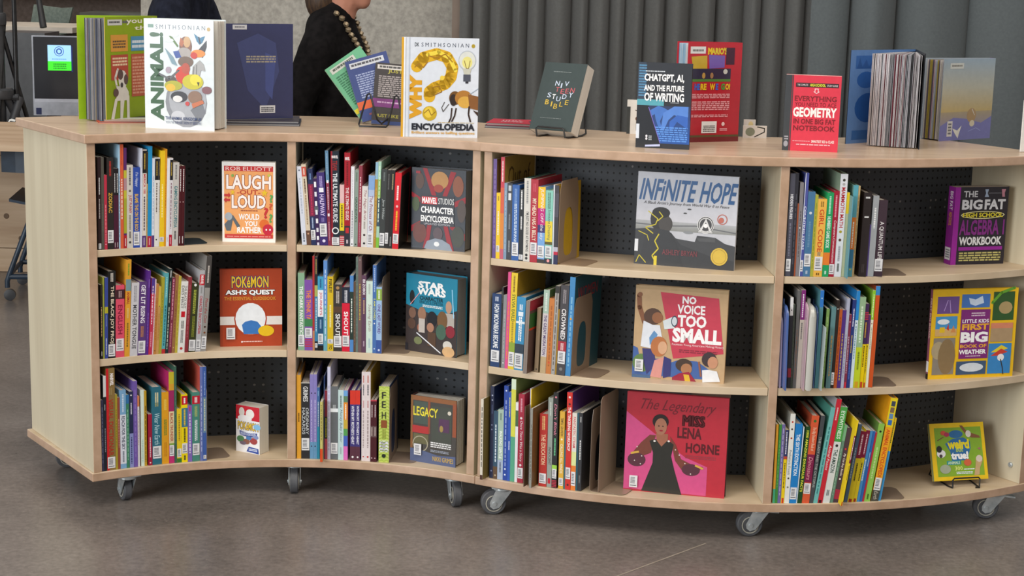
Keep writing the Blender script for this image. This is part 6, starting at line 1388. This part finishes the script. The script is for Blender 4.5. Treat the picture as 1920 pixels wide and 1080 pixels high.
# loose pages edge of the red book and of the painted book come with face_book(); flat books:
def flat_book(loc, hd, W, Dp, T, col, lab, pr=''):
    root = empty('book', loc, R(hd)); tag(root, lab, 'book', 'books lying flat on top')
    mb = MB(); b = .0012; mb.box(0, W, 0, Dp, 0, b, col); mb.box(0, W, 0, Dp, T-b, T, col); mb.box(0, W, Dp-b, Dp, b, T-b, col); mb.build('cover', 'paint', root)
    mb = MB(); mb.box(.002, W-.002, .002, Dp-b, b, T-b); mb.build('pages', 'pages_grey', root)
    if pr:
        p = Print(lambda u, v, L: Vector((u*W, (1-v)*Dp, T+.0003+L*.00005)), W, Dp); run_print(p, pr); p.build('cover_print', 'paint', root)
    return root
flat_book((-1.215, 4.835, 1.07), 20, .3, .22, .0045, '#d85830', 'orange-red magazine-thin book lying under the lime green book', 'R .02 .02 .98 .98 #4c8088\nR .3 .3 .8 .8 #d0c890')
flat_book((-1.20, 4.84, 1.0747), 17, .26, .2, .004, '#c8a898', 'thin pale book lying on the orange one under the lime green book', 'R .1 .1 .9 .9 #d8d4cc\nR .2 .2 .5 .6 #3a3440')
flat_book((-.85, 4.868, 1.07), 6, .215, .18, .007, '#283040', 'lower of two dark thin books lying under the standing navy book')
flat_book((-.848, 4.872, 1.0772), 7, .21, .17, .007, '#403c44', 'upper of two dark thin books lying under the standing navy book')
flat_book((-.095, 5.0, 1.07), -8, .2, .15, .008, '#283048', 'thin dark book lying beneath a small red one left of the study bible')
flat_book((-.09, 5.0, 1.0782), -8, .19, .14, .008, '#c02840', 'thin bright red book lying flat left of the study bible', 'T .2 .3 .5 .5 #f0b0b8 b=.02 LITTLE\nT .2 .55 .55 .75 #f0b0b8 b=.02 PEOPLE\nE .75 .5 .12 .25 #483858')
# fanned paperbacks in the black wire easel
def tilted_book(org, hd, tilt, W, H, T, base, lab, pr, back=15):
    m = Matrix.Translation(org) @ Matrix.Rotation(R(hd), 4, 'Z') @ Matrix.Rotation(R(-back), 4, 'X') @ Matrix.Rotation(R(tilt), 4, 'Y')
    root = empty('book', None, mat=m); tag(root, lab, 'book', 'fanned paperbacks in the wire easel')
    mb = MB(); mb.box(0, W, 0, .0008, 0, H, base); mb.box(W-.0008, W, .0008, T-.0008, 0, H, base); mb.box(0, W, T-.0008, T, 0, H, base); mb.build('cover', 'paint', root)
    mb = MB(); mb.box(.0006, W-.001, .0008, T-.0008, .0006, H-.0006); mb.build('pages', 'pages', root)
    p = Print(lambda u, v, L: Vector((u*W, -.0003-L*.00005, (1-v)*H)), W, H); run_print(p, pr); p.build('cover_print', 'paint', root)
tilted_book((-.468, 5.030, 1.078), 6, -36, .13, .19, .015, '#68b088', 'green paperback leaning farthest left in the fan behind the black wire easel', 'R .08 .05 .75 .14 #c8ccc4\nS .14 .06 .7 .12 #505850 1\nS .1 .2 .9 .74 #387858 14\nR 0 .8 1 .88 #e0d030')
tilted_book((-.462, 5.008, 1.076), 6, -17, .13, .19, .016, '#384880', 'navy paperback in the middle of the fan behind the black wire easel', 'R .08 .05 .9 .14 #c8ccd4\nS .12 .06 .84 .12 #505058 1\nS .15 .24 .9 .64 #98a4c8 11\nR 0 .68 1 .81 #d06038\nS .2 .88 .8 .93 #8c5058 1')
tilted_book((-.435, 4.985, 1.075), 6, 4, .13, .187, .018, '#3c3838', 'charcoal paperback with a purple band, front of the fan behind the easel', 'R .05 .03 .75 .1 #d0ccc8\nS .1 .035 .68 .09 #505050 1\nT .3 .1 1 .17 #a8a048 b=.03 JUST FINE\nS .1 .2 .98 .56 #a09898 11\nR 0 .58 1 .72 #783878\nS .1 .62 .8 .66 #c0a0c0 1\nT .1 .83 .9 .9 #a8a048 b=.02 JUST LIKE YOU\nR 0 .94 1 1 #384878')
def wire(name, paths, r, lab, cat='book stand', mat='black'):
    o = None; mb = MB()
    for pth in paths: mb.tube(pth, r, 8)
    o = mb.build(name, mat, smooth=True); tag(o, lab, cat); return o
wr = [(-.468, 4.93, 1.073), (-.447, 4.965, 1.165), (-.436, 4.966, 1.165), (-.408, 4.945, 1.085), (-.40, 4.96, 1.078), (-.385, 4.99, 1.09)]
wire('book_easel', [[(-.385, 4.99, 1.09), (-.401, 4.955, 1.078), (-.414, 4.95, 1.09), (-.436, 4.968, 1.162), (-.440, 4.97, 1.166), (-.446, 4.966, 1.162), (-.466, 4.925, 1.078), (-.464, 4.92, 1.0725), (-.385, 4.915, 1.0725), (-.379, 4.92, 1.078), (-.364, 4.965, 1.158), (-.359, 4.97, 1.162), (-.353, 4.965, 1.158), (-.338, 4.94, 1.085), (-.335, 4.98, 1.0725), (-.30, 5.05, 1.0725)]], .0028, 'black bent wire easel holding fanned paperbacks, left of the white encyclopedia')
wire('book_easel', [[(.19, 4.80, 1.0728), (.150, 4.735, 1.0728), (.139, 4.720, 1.0745), (.136, 4.727, 1.094), (.131, 4.730, 1.099), (.062, 4.775, 1.099), (.057, 4.778, 1.094), (.060, 4.760, 1.0728), (.068, 4.768, 1.0728), (.11, 4.84, 1.0728), (.14, 4.91, 1.0728), (.165, 4.93, 1.13), (.20, 4.91, 1.13), (.205, 4.87, 1.0728), (.19, 4.80, 1.0728)]], .0026, 'black wire easel under the dark green study bible')
wire('book_easel', [[(1.277, 4.575, .114), (1.277, 4.580, .134), (1.282, 4.582, .139), (1.356, 4.601, .139), (1.361, 4.602, .134), (1.356, 4.585, .114), (1.345, 4.585, .114)], [(1.277, 4.575, .114), (1.268, 4.59, .1135), (1.24, 4.70, .1135), (1.27, 4.68, .22), (1.33, 4.70, .22), (1.34, 4.71, .1135), (1.356, 4.585, .1135)]], .0024, 'dark wire easel under the small yellow and green animal book')
# small picture cards at the far edge of the top
def card(loc, hd, W, H, lab, pr, T=.012):
    root = empty('book', loc, R(hd)); tag(root, lab, 'book', 'small board books at the rear edge')
    mb = MB(); mb.box(0, W, 0, T, 0, H, '#e4e2dc'); mb.build('cover', 'paint', root)
    p = Print(lambda u, v, L: Vector((u*W, -.0003-L*.00005, (1-v)*H)), W, H); run_print(p, pr); p.build('cover_print', 'paint', root)
card((.327, 4.93, 1.07), -5, .05, .1, 'small white photo book half hidden left of the typing hands book', 'R 0 .2 .2 1 #3c4040\nE .7 .55 .2 .08 #6c4c38\nR .55 .6 .9 .9 #584838\nW .05 #584840 .5,.3 .8,.35')
card((.672, 4.92, 1.07), -3, .035, .052, 'tiny white card right of the red back cover', 'E .6 .3 .2 .2 #e8d8a0', .004)
card((.668, 4.895, 1.07), 2, .07, .036, 'small white book with a black curve right of the red back cover', 'E .3 .5 .2 .35 #8c9480\nW .04 #303430 .5,.9 .7,.7 .9,.5 .9,.2 .6,.1', .006)
mb = MB(); mb.box(0, .13, 0, .004, 0, .145, '#eceae6'); o = mb.build('sign_card', 'paint'); o.location = (1.424, 4.685, 1.071); o.rotation_euler = (0, 0, R(20)); tag(o, 'white card standing at the far right end of the top', 'card')

# ---------------------------------------------------------------- left background: desks, chairs, monitor, tripod
def planks(root, x0, x1, y0, y1, zs, mat, name='plank', g=.004, knots=()):
    for a, b in zip(zs, zs[1:]):
        mb = MB(); mb.box(x0, x1, y0, y1, a+g/2, b-g/2); o = mb.build(name, mat, root); bevelled(o, .003)
    for kx, kz in knots:
        mb = MB(); mb.lathe([(.014, 0), (.011, .0012)], (kx, y0, kz), (0, -1, 0), 14); mb.build('knot', 'knot', root)
desk = empty('pine_desk', (-2.9, 8.1, 0)); tag(desk, 'pale pine desk with a planked front at the left edge', 'desk')
mb = MB(); mb.box(-1.0, 1.35, -.93, .04, .708, .74); o = mb.build('desk_top', 'pine', desk); bevelled(o, .004)
mb = MB(); mb.lathe([(.035, 0), (.035, .0015)], (.41, -.42, .7402), (0, 0, 1), 20); mb.build('cable_cap', noise_mat('sage_plastic', '#7c8068', '#8c9078', (1, 1, 1), 20), desk)
planks(desk, -1.0, 1.3, .0, .03, [.0, .12, .58, .705], 'pine', knots=[(.30, .44), (.35, .36), (.47, .17), (.40, .28)])
ch = empty('swivel_chair', (-2.14, 7.62, 0), R(8)); tag(ch, 'dark blue wheeled chair tucked under the pine desk', 'chair')
mb = MB(); pts = []
for i in range(9):
    t = i/8; pts.append((-.16+.46*t, .455-.03*math.sin(math.pi*t)+.05*t*t*0))
for y0, y1 in ((-.2, .2),):
    for (a, b), (c, d) in zip(pts, pts[1:]):
        mb.poly([(a, y0, b+.012), (c, y0, d+.012), (c, y1, d+.012), (a, y1, b+.012)]); mb.poly([(a, y1, b), (c, y1, d), (c, y0, d), (a, y0, b)])
        mb.poly([(a, y0, b), (c, y0, d), (c, y0, d+.012), (a, y0, b+.012)]); mb.poly([(c, y1, d), (a, y1, b), (a, y1, b+.012), (c, y1, d+.012)])
mb.build('seat', 'metal_blue', ch, smooth=True)
for sy in (-.19, .19):
    mb = MB(); mb.tube([(.1, sy*.7, .42), (-.02, sy*.8, .41), (-.08, sy*.9, .36), (-.17, sy, .12), (-.18, sy, .09), (-.18, sy, .06)], .012, 10); mb.build('leg', 'metal_blue', ch, smooth=True)
    mb = MB(); mb.lathe([(.012, -.012), (.026, -.01), (.026, .01), (.012, .012)], (-.17, sy, .027), (0, 1, 0), 18); mb.build('castor_wheel', 'grey_dark', ch, smooth=True)
    mb = MB(); mb.tube([(.1, sy*.7, .42), (.22, sy*.8, .41), (.28, sy*.9, .36), (.37, sy, .12), (.38, sy, .06)], .012, 10); mb.build('leg', 'metal_blue', ch, smooth=True)
    mb = MB(); mb.lathe([(.012, -.012), (.026, -.01), (.026, .01), (.012, .012)], (.37, sy, .027), (0, 1, 0), 18); mb.build('castor_wheel', 'grey_dark', ch, smooth=True)
    mb = MB(); mb.tube([(-.175, sy, .11), (.375, sy, .11)], .012, 8); mb.build('crossbar', 'metal_blue', ch, smooth=True)
mb = MB(); mb.tube([(-.175, -.19, .11), (-.175, .19, .11)], .01, 8); mb.build('crossbar', 'metal_blue', ch, smooth=True)
# backrest of the same chair, its lower lip shows below the desk edge
mb = MB()
for i in range(8):
    a0, a1_ = -1+i*.25, -.75+i*.25; f = lambda a: (.08+.26*a, -.25-.06*(1-a*a))
    (xa, ya), (xb, yb) = f(a0), f(a1_)
    for z0, z1 in ((.655, .78),): mb.poly([(xa, ya, z0), (xb, yb, z0), (xb, yb, z1), (xa, ya, z1)]); mb.poly([(xb, yb+.014, z0), (xa, ya+.014, z0), (xa, ya+.014, z1), (xb, yb+.014, z1)]); mb.poly([(xa, ya, z0), (xa, ya+.014, z0), (xb, yb+.014, z0), (xb, yb, z0)]); mb.poly([(xa, ya, z1), (xb, yb, z1), (xb, yb+.014, z1), (xa, ya+.014, z1)])
o = mb.build('backrest', 'metal_blue', ch); o.location = (0, 0, -.06)
mb = MB(); mb.tube([(.15, .0, .44), (.15, -.22, .5), (.14, -.3, .62)], .018, 8); mb.build('back_support', 'metal_blue', ch, smooth=True)
bench = empty('low_table', (-2.85, 9.4, 0)); tag(bench, 'low brown wooden table carrying the monitor', 'table')
for k in range(4): mb = MB(); mb.box(-.9, .8, -.55+k*.3, -.255+k*.3, .585, .62); o = mb.build('plank', 'pine_dark', bench); bevelled(o, .003)
for sx in (-.8, .7):
    for sy in (-.45, .55): mb = MB(); mb.box(sx-.03, sx+.03, sy-.03, sy+.03, 0, .585); mb.build('leg', 'pine_dark', bench)
mon = empty('monitor', (-2.385, 8.98, .635), R(8)); tag(mon, 'silver-framed desktop monitor with a small blue and green window', 'monitor')
mb = MB(); mb.box(-.215, .37, 0, .018, .065, .49); o = mb.build('housing', 'silver', mon); bevelled(o, .006)
mb = MB(); mb.box(-.207, .362, -.002, .0, .155, .484); mb.build('screen', noise_mat('dark_glass', '#303136', '#38393e', (1, 1, 1), 5, .2), mon)
p = Print(lambda u, v, L: Vector((-.207+u*.569, -.0025-L*.0001, .155+(1-v)*.329)), .569, .329)
run_print(p, 'R .13 .13 .345 .39 #98c8f8\nR .13 .39 .345 .54 #40e030\nR .345 .15 .36 .56 #182050\nO .235 .23 .045 .08 .006 #385898\nE .235 .23 .028 .05 #385898\nE .235 .23 .016 .03 #98c8f8\nS .17 .34 .3 .37 #6898d0 1\nS .18 .42 .3 .52 #288028 3')
p.build('screen_picture', 'screen_paint', mon)
p = Print(lambda u, v, L: Vector((-.207+u*.569, -.0008-L*.0001, .065+(1-v)*.09)), .569, .09); run_print(p, 'R 0 .0 1 .22 #c4c8d4\nR .01 .55 .06 .95 #283058'); p.build('badge', 'paint', mon)
mb = MB(); mb.tube([(.0, .06, .07), (.05, -.02, .01), (.08, -.06, .006)], .012, 8); mb.tube([(.0, .06, .07), (.02, .06, .3)], .015, 8); mb.box(-.1, .12, -.08, .12, -.0145, .006); mb.build('stand', 'grey_dark', mon)
tp = empty('light_stand', (-2.60, 8.40, 0)); tag(tp, 'black tripod stand with white lettering on a leg, left of the monitor', 'tripod')
mb = MB(); mb.tube([(.0, 0, .42), (.0, 0, 1.9)], .024, 14); mb.build('column', 'grey_dark', tp, smooth=True)
mb = MB(); mb.tube([(.07, .03, .5), (.07, .03, 1.9)], .012, 10); mb.build('brace_tube', 'black', tp, smooth=True)
mb = MB(); mb.lathe([(.036, 0), (.038, .01), (.038, .05), (.034, .06)], (0, 0, 1.20), (0, 0, 1), 18); mb.build('collar', 'grey_dark', tp, smooth=True)
mb = MB(); mb.tube([(-.036, -.02, 1.22), (-.075, -.04, 1.235)], .011, 10); mb.build('knob', 'grey_dark', tp, smooth=True)
mb = MB(); mb.lathe([(.05, 0), (.055, .01), (.055, .045), (.045, .055)], (.01, 0, .83), (0, 0, 1), 18); mb.tube([(-.06, 0, .83), (.09, 0, .84)], .016, 8); mb.build('hub', 'grey_dark', tp, smooth=True)
for (dx, dy, dz, tx, ty) in ((-.12, -.1, 0, .09, .02), (-.55, .1, .0, -.03, 0), (.32, .35, 0, .03, 0)):
    mb = MB(); mb.tube([(tx, ty, .84), (dx, dy-.12, .0)], .021, 12); mb.build('leg', 'grey_dark', tp, smooth=True)
    mb = MB(); mb.tube([(tx*.2, ty, 1.2), (tx*.5+dx*.5, ty*.5+dy*.5-.06, .42)], .012, 8); mb.build('strut', 'black', tp, smooth=True)
_a, _b = Vector((.09, .02, .84)), Vector((-.12, -.22, 0)); _d = (_b-_a).normalized(); _n = Vector((0, -1, 0)); _s = _d.cross(_n).normalized()
p = Print(lambda u, v, L: _a+_d*(.12+.3*v)+_s*(.018*(1-2*u))+(_s.cross(_d))*(.0225+L*.0002)*(1 if (_s.cross(_d)).y < 0 else -1), .036, .3)
p.text(.05, .0, .95, .95, '#e8e8e4', 'ULTIMATE', .04, 0, -90); p.build('lettering', 'paint', tp)
mb = MB(); mb.tube([(.20, -.1, 1.75), (.235, -.15, 1.42), (.28, -.2, 1.2)], [.01, .012, .017], 10); o = mb.build('boom_handle', 'black', tp, smooth=True)
ft = empty('work_table', (-3.93, 11.4, .06)); tag(ft, 'long white table far behind the tripod', 'table')
mb = MB(); mb.box(-1.4, .98, -.3, .5, .985, 1.02); o = mb.build('table_top', 'white_lam', ft); bevelled(o, .006)
for sx in (-1.3, .85): mb = MB(); mb.box(sx-.03, sx+.03, -.1, .3, -.06, .96); mb.build('leg', 'grey_dark', ft)
mb = MB(); mb.box(-1.2, .75, .1, .13, .25, .94); mb.build('modesty_panel', 'green_cloth', ft)
fc = empty('office_chair', (-3.08, 12.05, 0), R(4)); tag(fc, 'grey-green upholstered chair behind the far white table', 'chair')
mb = MB(); pts = [(-.43, 0, .98), (-.17, 0, .98), (-.12, .02, 1.185), (-.2, -.02, 1.18), (-.385, -.01, 1.2)]
a = pts; b_ = [(x, y+.05, z) for x, y, z in pts]
mb.poly(a); mb.poly(b_[::-1])
for i in range(5): j = (i+1) % 5; mb.poly([a[j], a[i], b_[i], b_[j]])
o = mb.build('backrest', 'green_cloth', fc); bevelled(o, .012, 3)
mb = MB(); mb.box(-.25, .25, -.05, .4, .62, .70); o = mb.build('seat', 'green_cloth', fc); bevelled(o, .02, 3)
mb = MB(); mb.tube([(0, .2, .1), (0, .2, .62)], .03, 10)
for k in range(5): t = k*1.2566; mb.tube([(0, .2, .1), (.28*math.cos(t), .2+.28*math.sin(t), .04)], .018, 8)
mb.build('base', 'black', fc, smooth=True)
fc2 = empty('storage_cabinet', (-2.98, 12.75, 0)); tag(fc2, 'dark olive-grey cabinet behind the grey-green chair', 'cabinet')
mb = MB(); mb.box(-.35, .62, 0, .5, 0, 1.13); o = mb.build('body', noise_mat('olive_grey', '#4c4c44', '#5c5c54'), fc2); bevelled(o, .01)
mb = MB(); mb.box(-.34, .13, -.012, -.001, .03, 1.11); mb.build('door', noise_mat('olive_grey_door', '#525249', '#606058'), fc2); mb = MB(); mb.box(.14, .61, -.012, -.001, .03, 1.11); mb.build('door', noise_mat('olive_grey_door', '#525249', '#606058'), fc2)
eq = empty('equipment_case', (-4.3, 11.7, 1.0605)); tag(eq, 'black equipment case on the far table at the left edge', 'case')
mb = MB(); mb.box(-.5, .65, -.1, .2, 0, .17); o = mb.build('body', 'black', eq); bevelled(o, .01)
mb = MB(); mb.tube([(.2, -.1, .1), (.2, -.14, .1), (.45, -.14, .1), (.45, -.1, .1)], .008, 8); mb.build('handle', 'steel', eq, smooth=True)
rk = empty('metal_shelf', (-3.5, 13.35, 0)); tag(rk, 'dark metal shelf rack against the far brown wall', 'shelf')
for z in (.9, 1.22, 1.36, 1.7): mb = MB(); mb.box(-1.2, .72, 0, .45, z, z+.03); mb.build('shelf_board', 'white_lam' if z != 1.22 else 'grey_dark', rk)
for sx in (-1.2, .7): mb = MB(); mb.box(sx, sx+.035, 0, .45, 0, 2.0); mb.build('upright', 'black', rk)
mb = MB(); mb.box(-1.1, .5, .1, .4, 1.25, 1.345); mb.build('storage_box', 'grey_dark', rk)
pc = empty('desktop_computer', (-2.80, 9.35, .62)); tag(pc, 'black desktop computer with two small lights behind the tripod', 'computer')
mb = MB(); mb.box(-.12, .16, 0, .3, 0, .5); o = mb.build('case_body', 'grey_dark', pc); bevelled(o, .006)
for z in (.4, .435): mb = MB(); mb.box(.11, .13, -.002, 0, z, z+.016); mb.build('indicator_light', emit_mat('cool_indicator', '#d8e4ff', 1.2), pc)
sg = empty('wall_sign', (-3.06, 13.98, 0)); tag(sg, 'small dark blue sign on the far brown wall', 'sign')
mb = MB(); mb.box(-.06, .06, 0, .012, 1.10, 1.3); o = mb.build('board', noise_mat('navy_enamel', '#28345c', '#303c68'), sg)

# ---------------------------------------------------------------- two people behind the bookcases
def skin_obj(name, joints, edges, mat, parent, vox=.011, it=6):
    """one continuous surface: swept ellipsoids along the bones, fused by a voxel remesh and smoothed"""
    mb = MB(); nn = 14
    def ell(c, r):
        P = []
        for i in range(9):
            th = math.pi*i/8; P.append([(c[0]+r[0]*math.sin(th)*math.cos(2*math.pi*k/nn), c[1]+r[1]*math.sin(th)*math.sin(2*math.pi*k/nn), c[2]+(r[0]+r[1])/2*math.cos(th)) for k in range(nn)])
        for i in range(8):
            for k in range(nn):
                q = [P[i][k], P[i+1][k], P[i+1][(k+1) % nn], P[i][(k+1) % nn]]
                if i == 0: q = [P[0][0], P[1][k], P[1][(k+1) % nn]]
                if i == 7: q = [P[7][k], P[8][0], P[7][(k+1) % nn]]
                mb.poly(q)
    rr = lambda r: r if isinstance(r, tuple) else (r, r)
    for a, b in edges:
        (pa, ra), (pb, rb) = joints[a], joints[b]; ra, rb = rr(ra), rr(rb); L = (Vector(pa)-Vector(pb)).length
        n = max(2, int(L/(.3*min(ra+rb)))+1)
        for i in range(n+1):
            f = i/n; ell([pa[q]+(pb[q]-pa[q])*f for q in range(3)], [ra[q]+(rb[q]-ra[q])*f for q in range(2)])
    o = mb.build(name, mat, None, merge=True)
    md = o.modifiers.new('fuse', 'REMESH'); md.mode = 'VOXEL'; md.voxel_size = vox; md.use_smooth_shade = True
    sm = o.modifiers.new('relax', 'SMOOTH'); sm.factor = .5; sm.iterations = it
    bpy.context.view_layer.update()
    dg = bpy.context.evaluated_depsgraph_get(); m2 = D.meshes.new_from_object(o.evaluated_get(dg)); o.modifiers.clear(); o.data = m2
    m2.materials.clear(); m2.materials.append(M[mat]); m2.polygons.foreach_set('use_smooth', [True]*len(m2.polygons)); m2.update(); o.parent = parent
    return o
def ball(name, c, r, mat, parent, sc=(1, 1, 1), n=16, cut=None):
    mb = MB(); P = []
    for i in range(n+1):
        t = math.pi*i/n; P.append([(c[0]+r*sc[0]*math.sin(t)*math.cos(2*math.pi*k/n), c[1]+r*sc[1]*math.sin(t)*math.sin(2*math.pi*k/n), c[2]+r*sc[2]*math.cos(t)) for k in range(n)])
    for i in range(n):
        for k in range(n):
            q = [P[i][k], P[i+1][k], P[i+1][(k+1) % n], P[i][(k+1) % n]]
            if cut and cut(Vector(q[0])): continue
            mb.poly(q)
    return mb.build(name, mat, parent, smooth=True)
def person(loc, rz, label, cloth, s=1.0, hairlong=True, neckl=True):
    """standing figure facing local +x, 1.66 m tall at s=1; joints at real heights"""
    r = empty('person', loc, rz); r.scale = (s, s, s); tag(r, label, 'person')
    J = [((0, 0, .95), (.09, .12)), ((.01, 0, 1.10), (.08, .10)), ((.0, 0, 1.24), (.07, .09)), ((-.015, 0, 1.325), (.038, .045)), ((-.0, 0, 1.385), .052), ((.012, 0, 1.43), .054),
         ((.02, 0, 1.505), (.09, .074)), ((.015, 0, 1.575), (.084, .07)),
         ((-.025, .11, 1.295), .026), ((-.07, .19, 1.10), .032), ((.03, .2, .90), .028), ((-.03, -.11, 1.295), .026), ((-.11, -.19, 1.10), .032), ((.0, -.2, .90), .028),
         ((.02, .09, .86), .085), ((.05, .09, .48), .055), ((.0, .09, .09), .038), ((.14, .1, .035), .03),
         ((-.02, -.09, .86), .085), ((-.06, -.09, .48), .055), ((-.14, -.09, .10), .038), ((.0, -.1, .035), .03)]
    E = [(0, 1), (1, 2), (2, 3), (3, 4), (4, 5), (5, 6), (6, 7), (3, 8), (8, 9), (9, 10), (3, 11), (11, 12), (12, 13), (0, 14), (14, 15), (15, 16), (16, 17), (0, 18), (18, 19), (19, 20), (20, 21)]
    for sgn, b in ((1, 10), (-1, 13)):
        bx, by, bz = J[b][0]; k = len(J); J.append(((bx+.015, by, bz-.06), (.024, .013))); E.append((b, k))
        for f, (dx, dz, l) in enumerate(((.022, 0, .062), (.008, 0, .07), (-.007, 0, .066), (-.02, 0, .052))):
            m = len(J); J.append(((bx+.015+dx, by, bz-.095), .0085)); J.append(((bx+.022+dx, by-.008*sgn, bz-.095-l*.55), .0075)); J.append(((bx+.034+dx, by-.016*sgn, bz-.095-l), .006)); E += [(k, m), (m, m+1), (m+1, m+2)]
        m = len(J); J.append(((bx+.045, by-.012*sgn, bz-.05), .009)); J.append(((bx+.06, by-.018*sgn, bz-.085), .008)); E += [(k, m), (m, m+1)]
    for p_, rad, frm in (((.080, 0, 1.447), (.028, .032), 6), ((.098, 0, 1.467), (.014, .026), None), ((.098, 0, 1.537), (.011, .010), 6), ((.114, 0, 1.502), (.011, .012), None), ((.088, .028, 1.549), (.014, .022), 6), ((.088, -.028, 1.549), (.014, .022), 6), ((.07, .036, 1.49), (.03, .028), 6), ((.07, -.036, 1.49), (.03, .028), 6)):
        k = len(J); J.append((p_, rad)); E.append((6 if frm else k-1, k))
    skin_obj('body', J, E, 'skin', r, .005, 3)
    # lips, ears, eyes
    ball('lips', (.1065, 0, 1.4675), .009, noise_mat('lips', '#a05850', '#a86058'), r, (.8, 2.0, .5), 10)
    for sy in (-1, 1):
        ball('ear', (.005, .077*sy, 1.505), .022, 'skin', r, (.7, .35, 1.2), 10)
        e = ball('eye', (.0975, .031*sy, 1.525), .0105, noise_mat('eye_white', '#d8d8d4', '#e4e4e0'), r, (1, 1, 1), 10)
        ball('iris', (.1052, .031*sy, 1.525), .0042, 'black', e, (1, 1, 1), 8)
    Jc = [((0, 0, .90), (.135, .165)), ((.0, 0, 1.08), (.115, .15)), ((-.01, 0, 1.24), (.105, .15)), ((-.03, 0, 1.335), (.088, .115)), ((-.014, 0, 1.395), (.068, .072)),
          ((-.025, .075, 1.34), .068), ((-.035, .14, 1.275), .064), ((-.08, .2, 1.08), .052), ((.0, .205, .93), .045),
          ((-.025, -.075, 1.34), .068), ((-.04, -.14, 1.275), .066), ((-.105, -.2, 1.08), .056), ((-.03, -.2, .93), .048)]
    jk = skin_obj('jacket', Jc, [(0, 1), (1, 2), (2, 3), (3, 4), (3, 5), (5, 6), (6, 7), (7, 8), (3, 9), (9, 10), (10, 11), (11, 12)], cloth, r)
    Jt = [((0, 0, .93), (.13, .16)), ((.02, .095, .82), .10), ((.05, .095, .48), .075), ((.0, .095, .12), .06), ((-.02, -.095, .82), .10), ((-.06, -.095, .48), .075), ((-.14, -.095, .14), .06)]
    skin_obj('trousers', Jt, [(0, 1), (1, 2), (2, 3), (0, 4), (4, 5), (5, 6)], cloth, r)
    for (x, y, z) in ((.06, .1, .0), (-.08, -.1, .0)):
        mb = MB(); mb.prism([(x-.12, y-.035), (x+.05, y-.045), (x+.13, y-.03), (x+.15, y), (x+.13, y+.03), (x+.05, y+.045), (x-.12, y+.035)], 0, .075); o = mb.build('shoe', 'black', r); bevelled(o, .02, 3)
    ball('hair', (-.012, 0, 1.555), .108, 'hair', r, (1.02, .88, 1.0), 18, (lambda p: p.x > .055 and p.z < 1.595))
    if hairlong: ball('hair_back', (-.055, 0, 1.455), .078, 'hair', r, (.8, .95, 1.15), 16)
    if neckl:
        mb = MB(); m = noise_mat('gold_necklace', '#8c7c64', '#a89880', (1, 1, 1), 30, .35, metal=.6); L = []
        for k in range(37):
            t = -1+2*k/36; L.append((.01+.15*(1-abs(t)**1.6), .085*(abs(t)**.8)*(1 if t > 0 else -1), 1.40-.21*(1-abs(t)**1.5)))
        for k, q in enumerate(L):
            ok, cp, cn, _ = jk.closest_point_on_mesh(Vector(q)); q = tuple(cp+cn*.007)
            mb.lathe([(.001, -.010), (.010, -.005), (.010, .005), (.001, .010)], q, (.3, .5*(-1)**k, 1), 8)
        mb.build('necklace', m, r, smooth=True)
    return r
person((-.60, 5.62, 0), R(-8), 'person in black jacket with bead necklace walking right behind the bookcases', 'black_cloth', .985)
person((-1.275, 6.25, 0), R(172), 'person in navy top standing behind the white animal book', 'navy_cloth', 1.06, False, False)
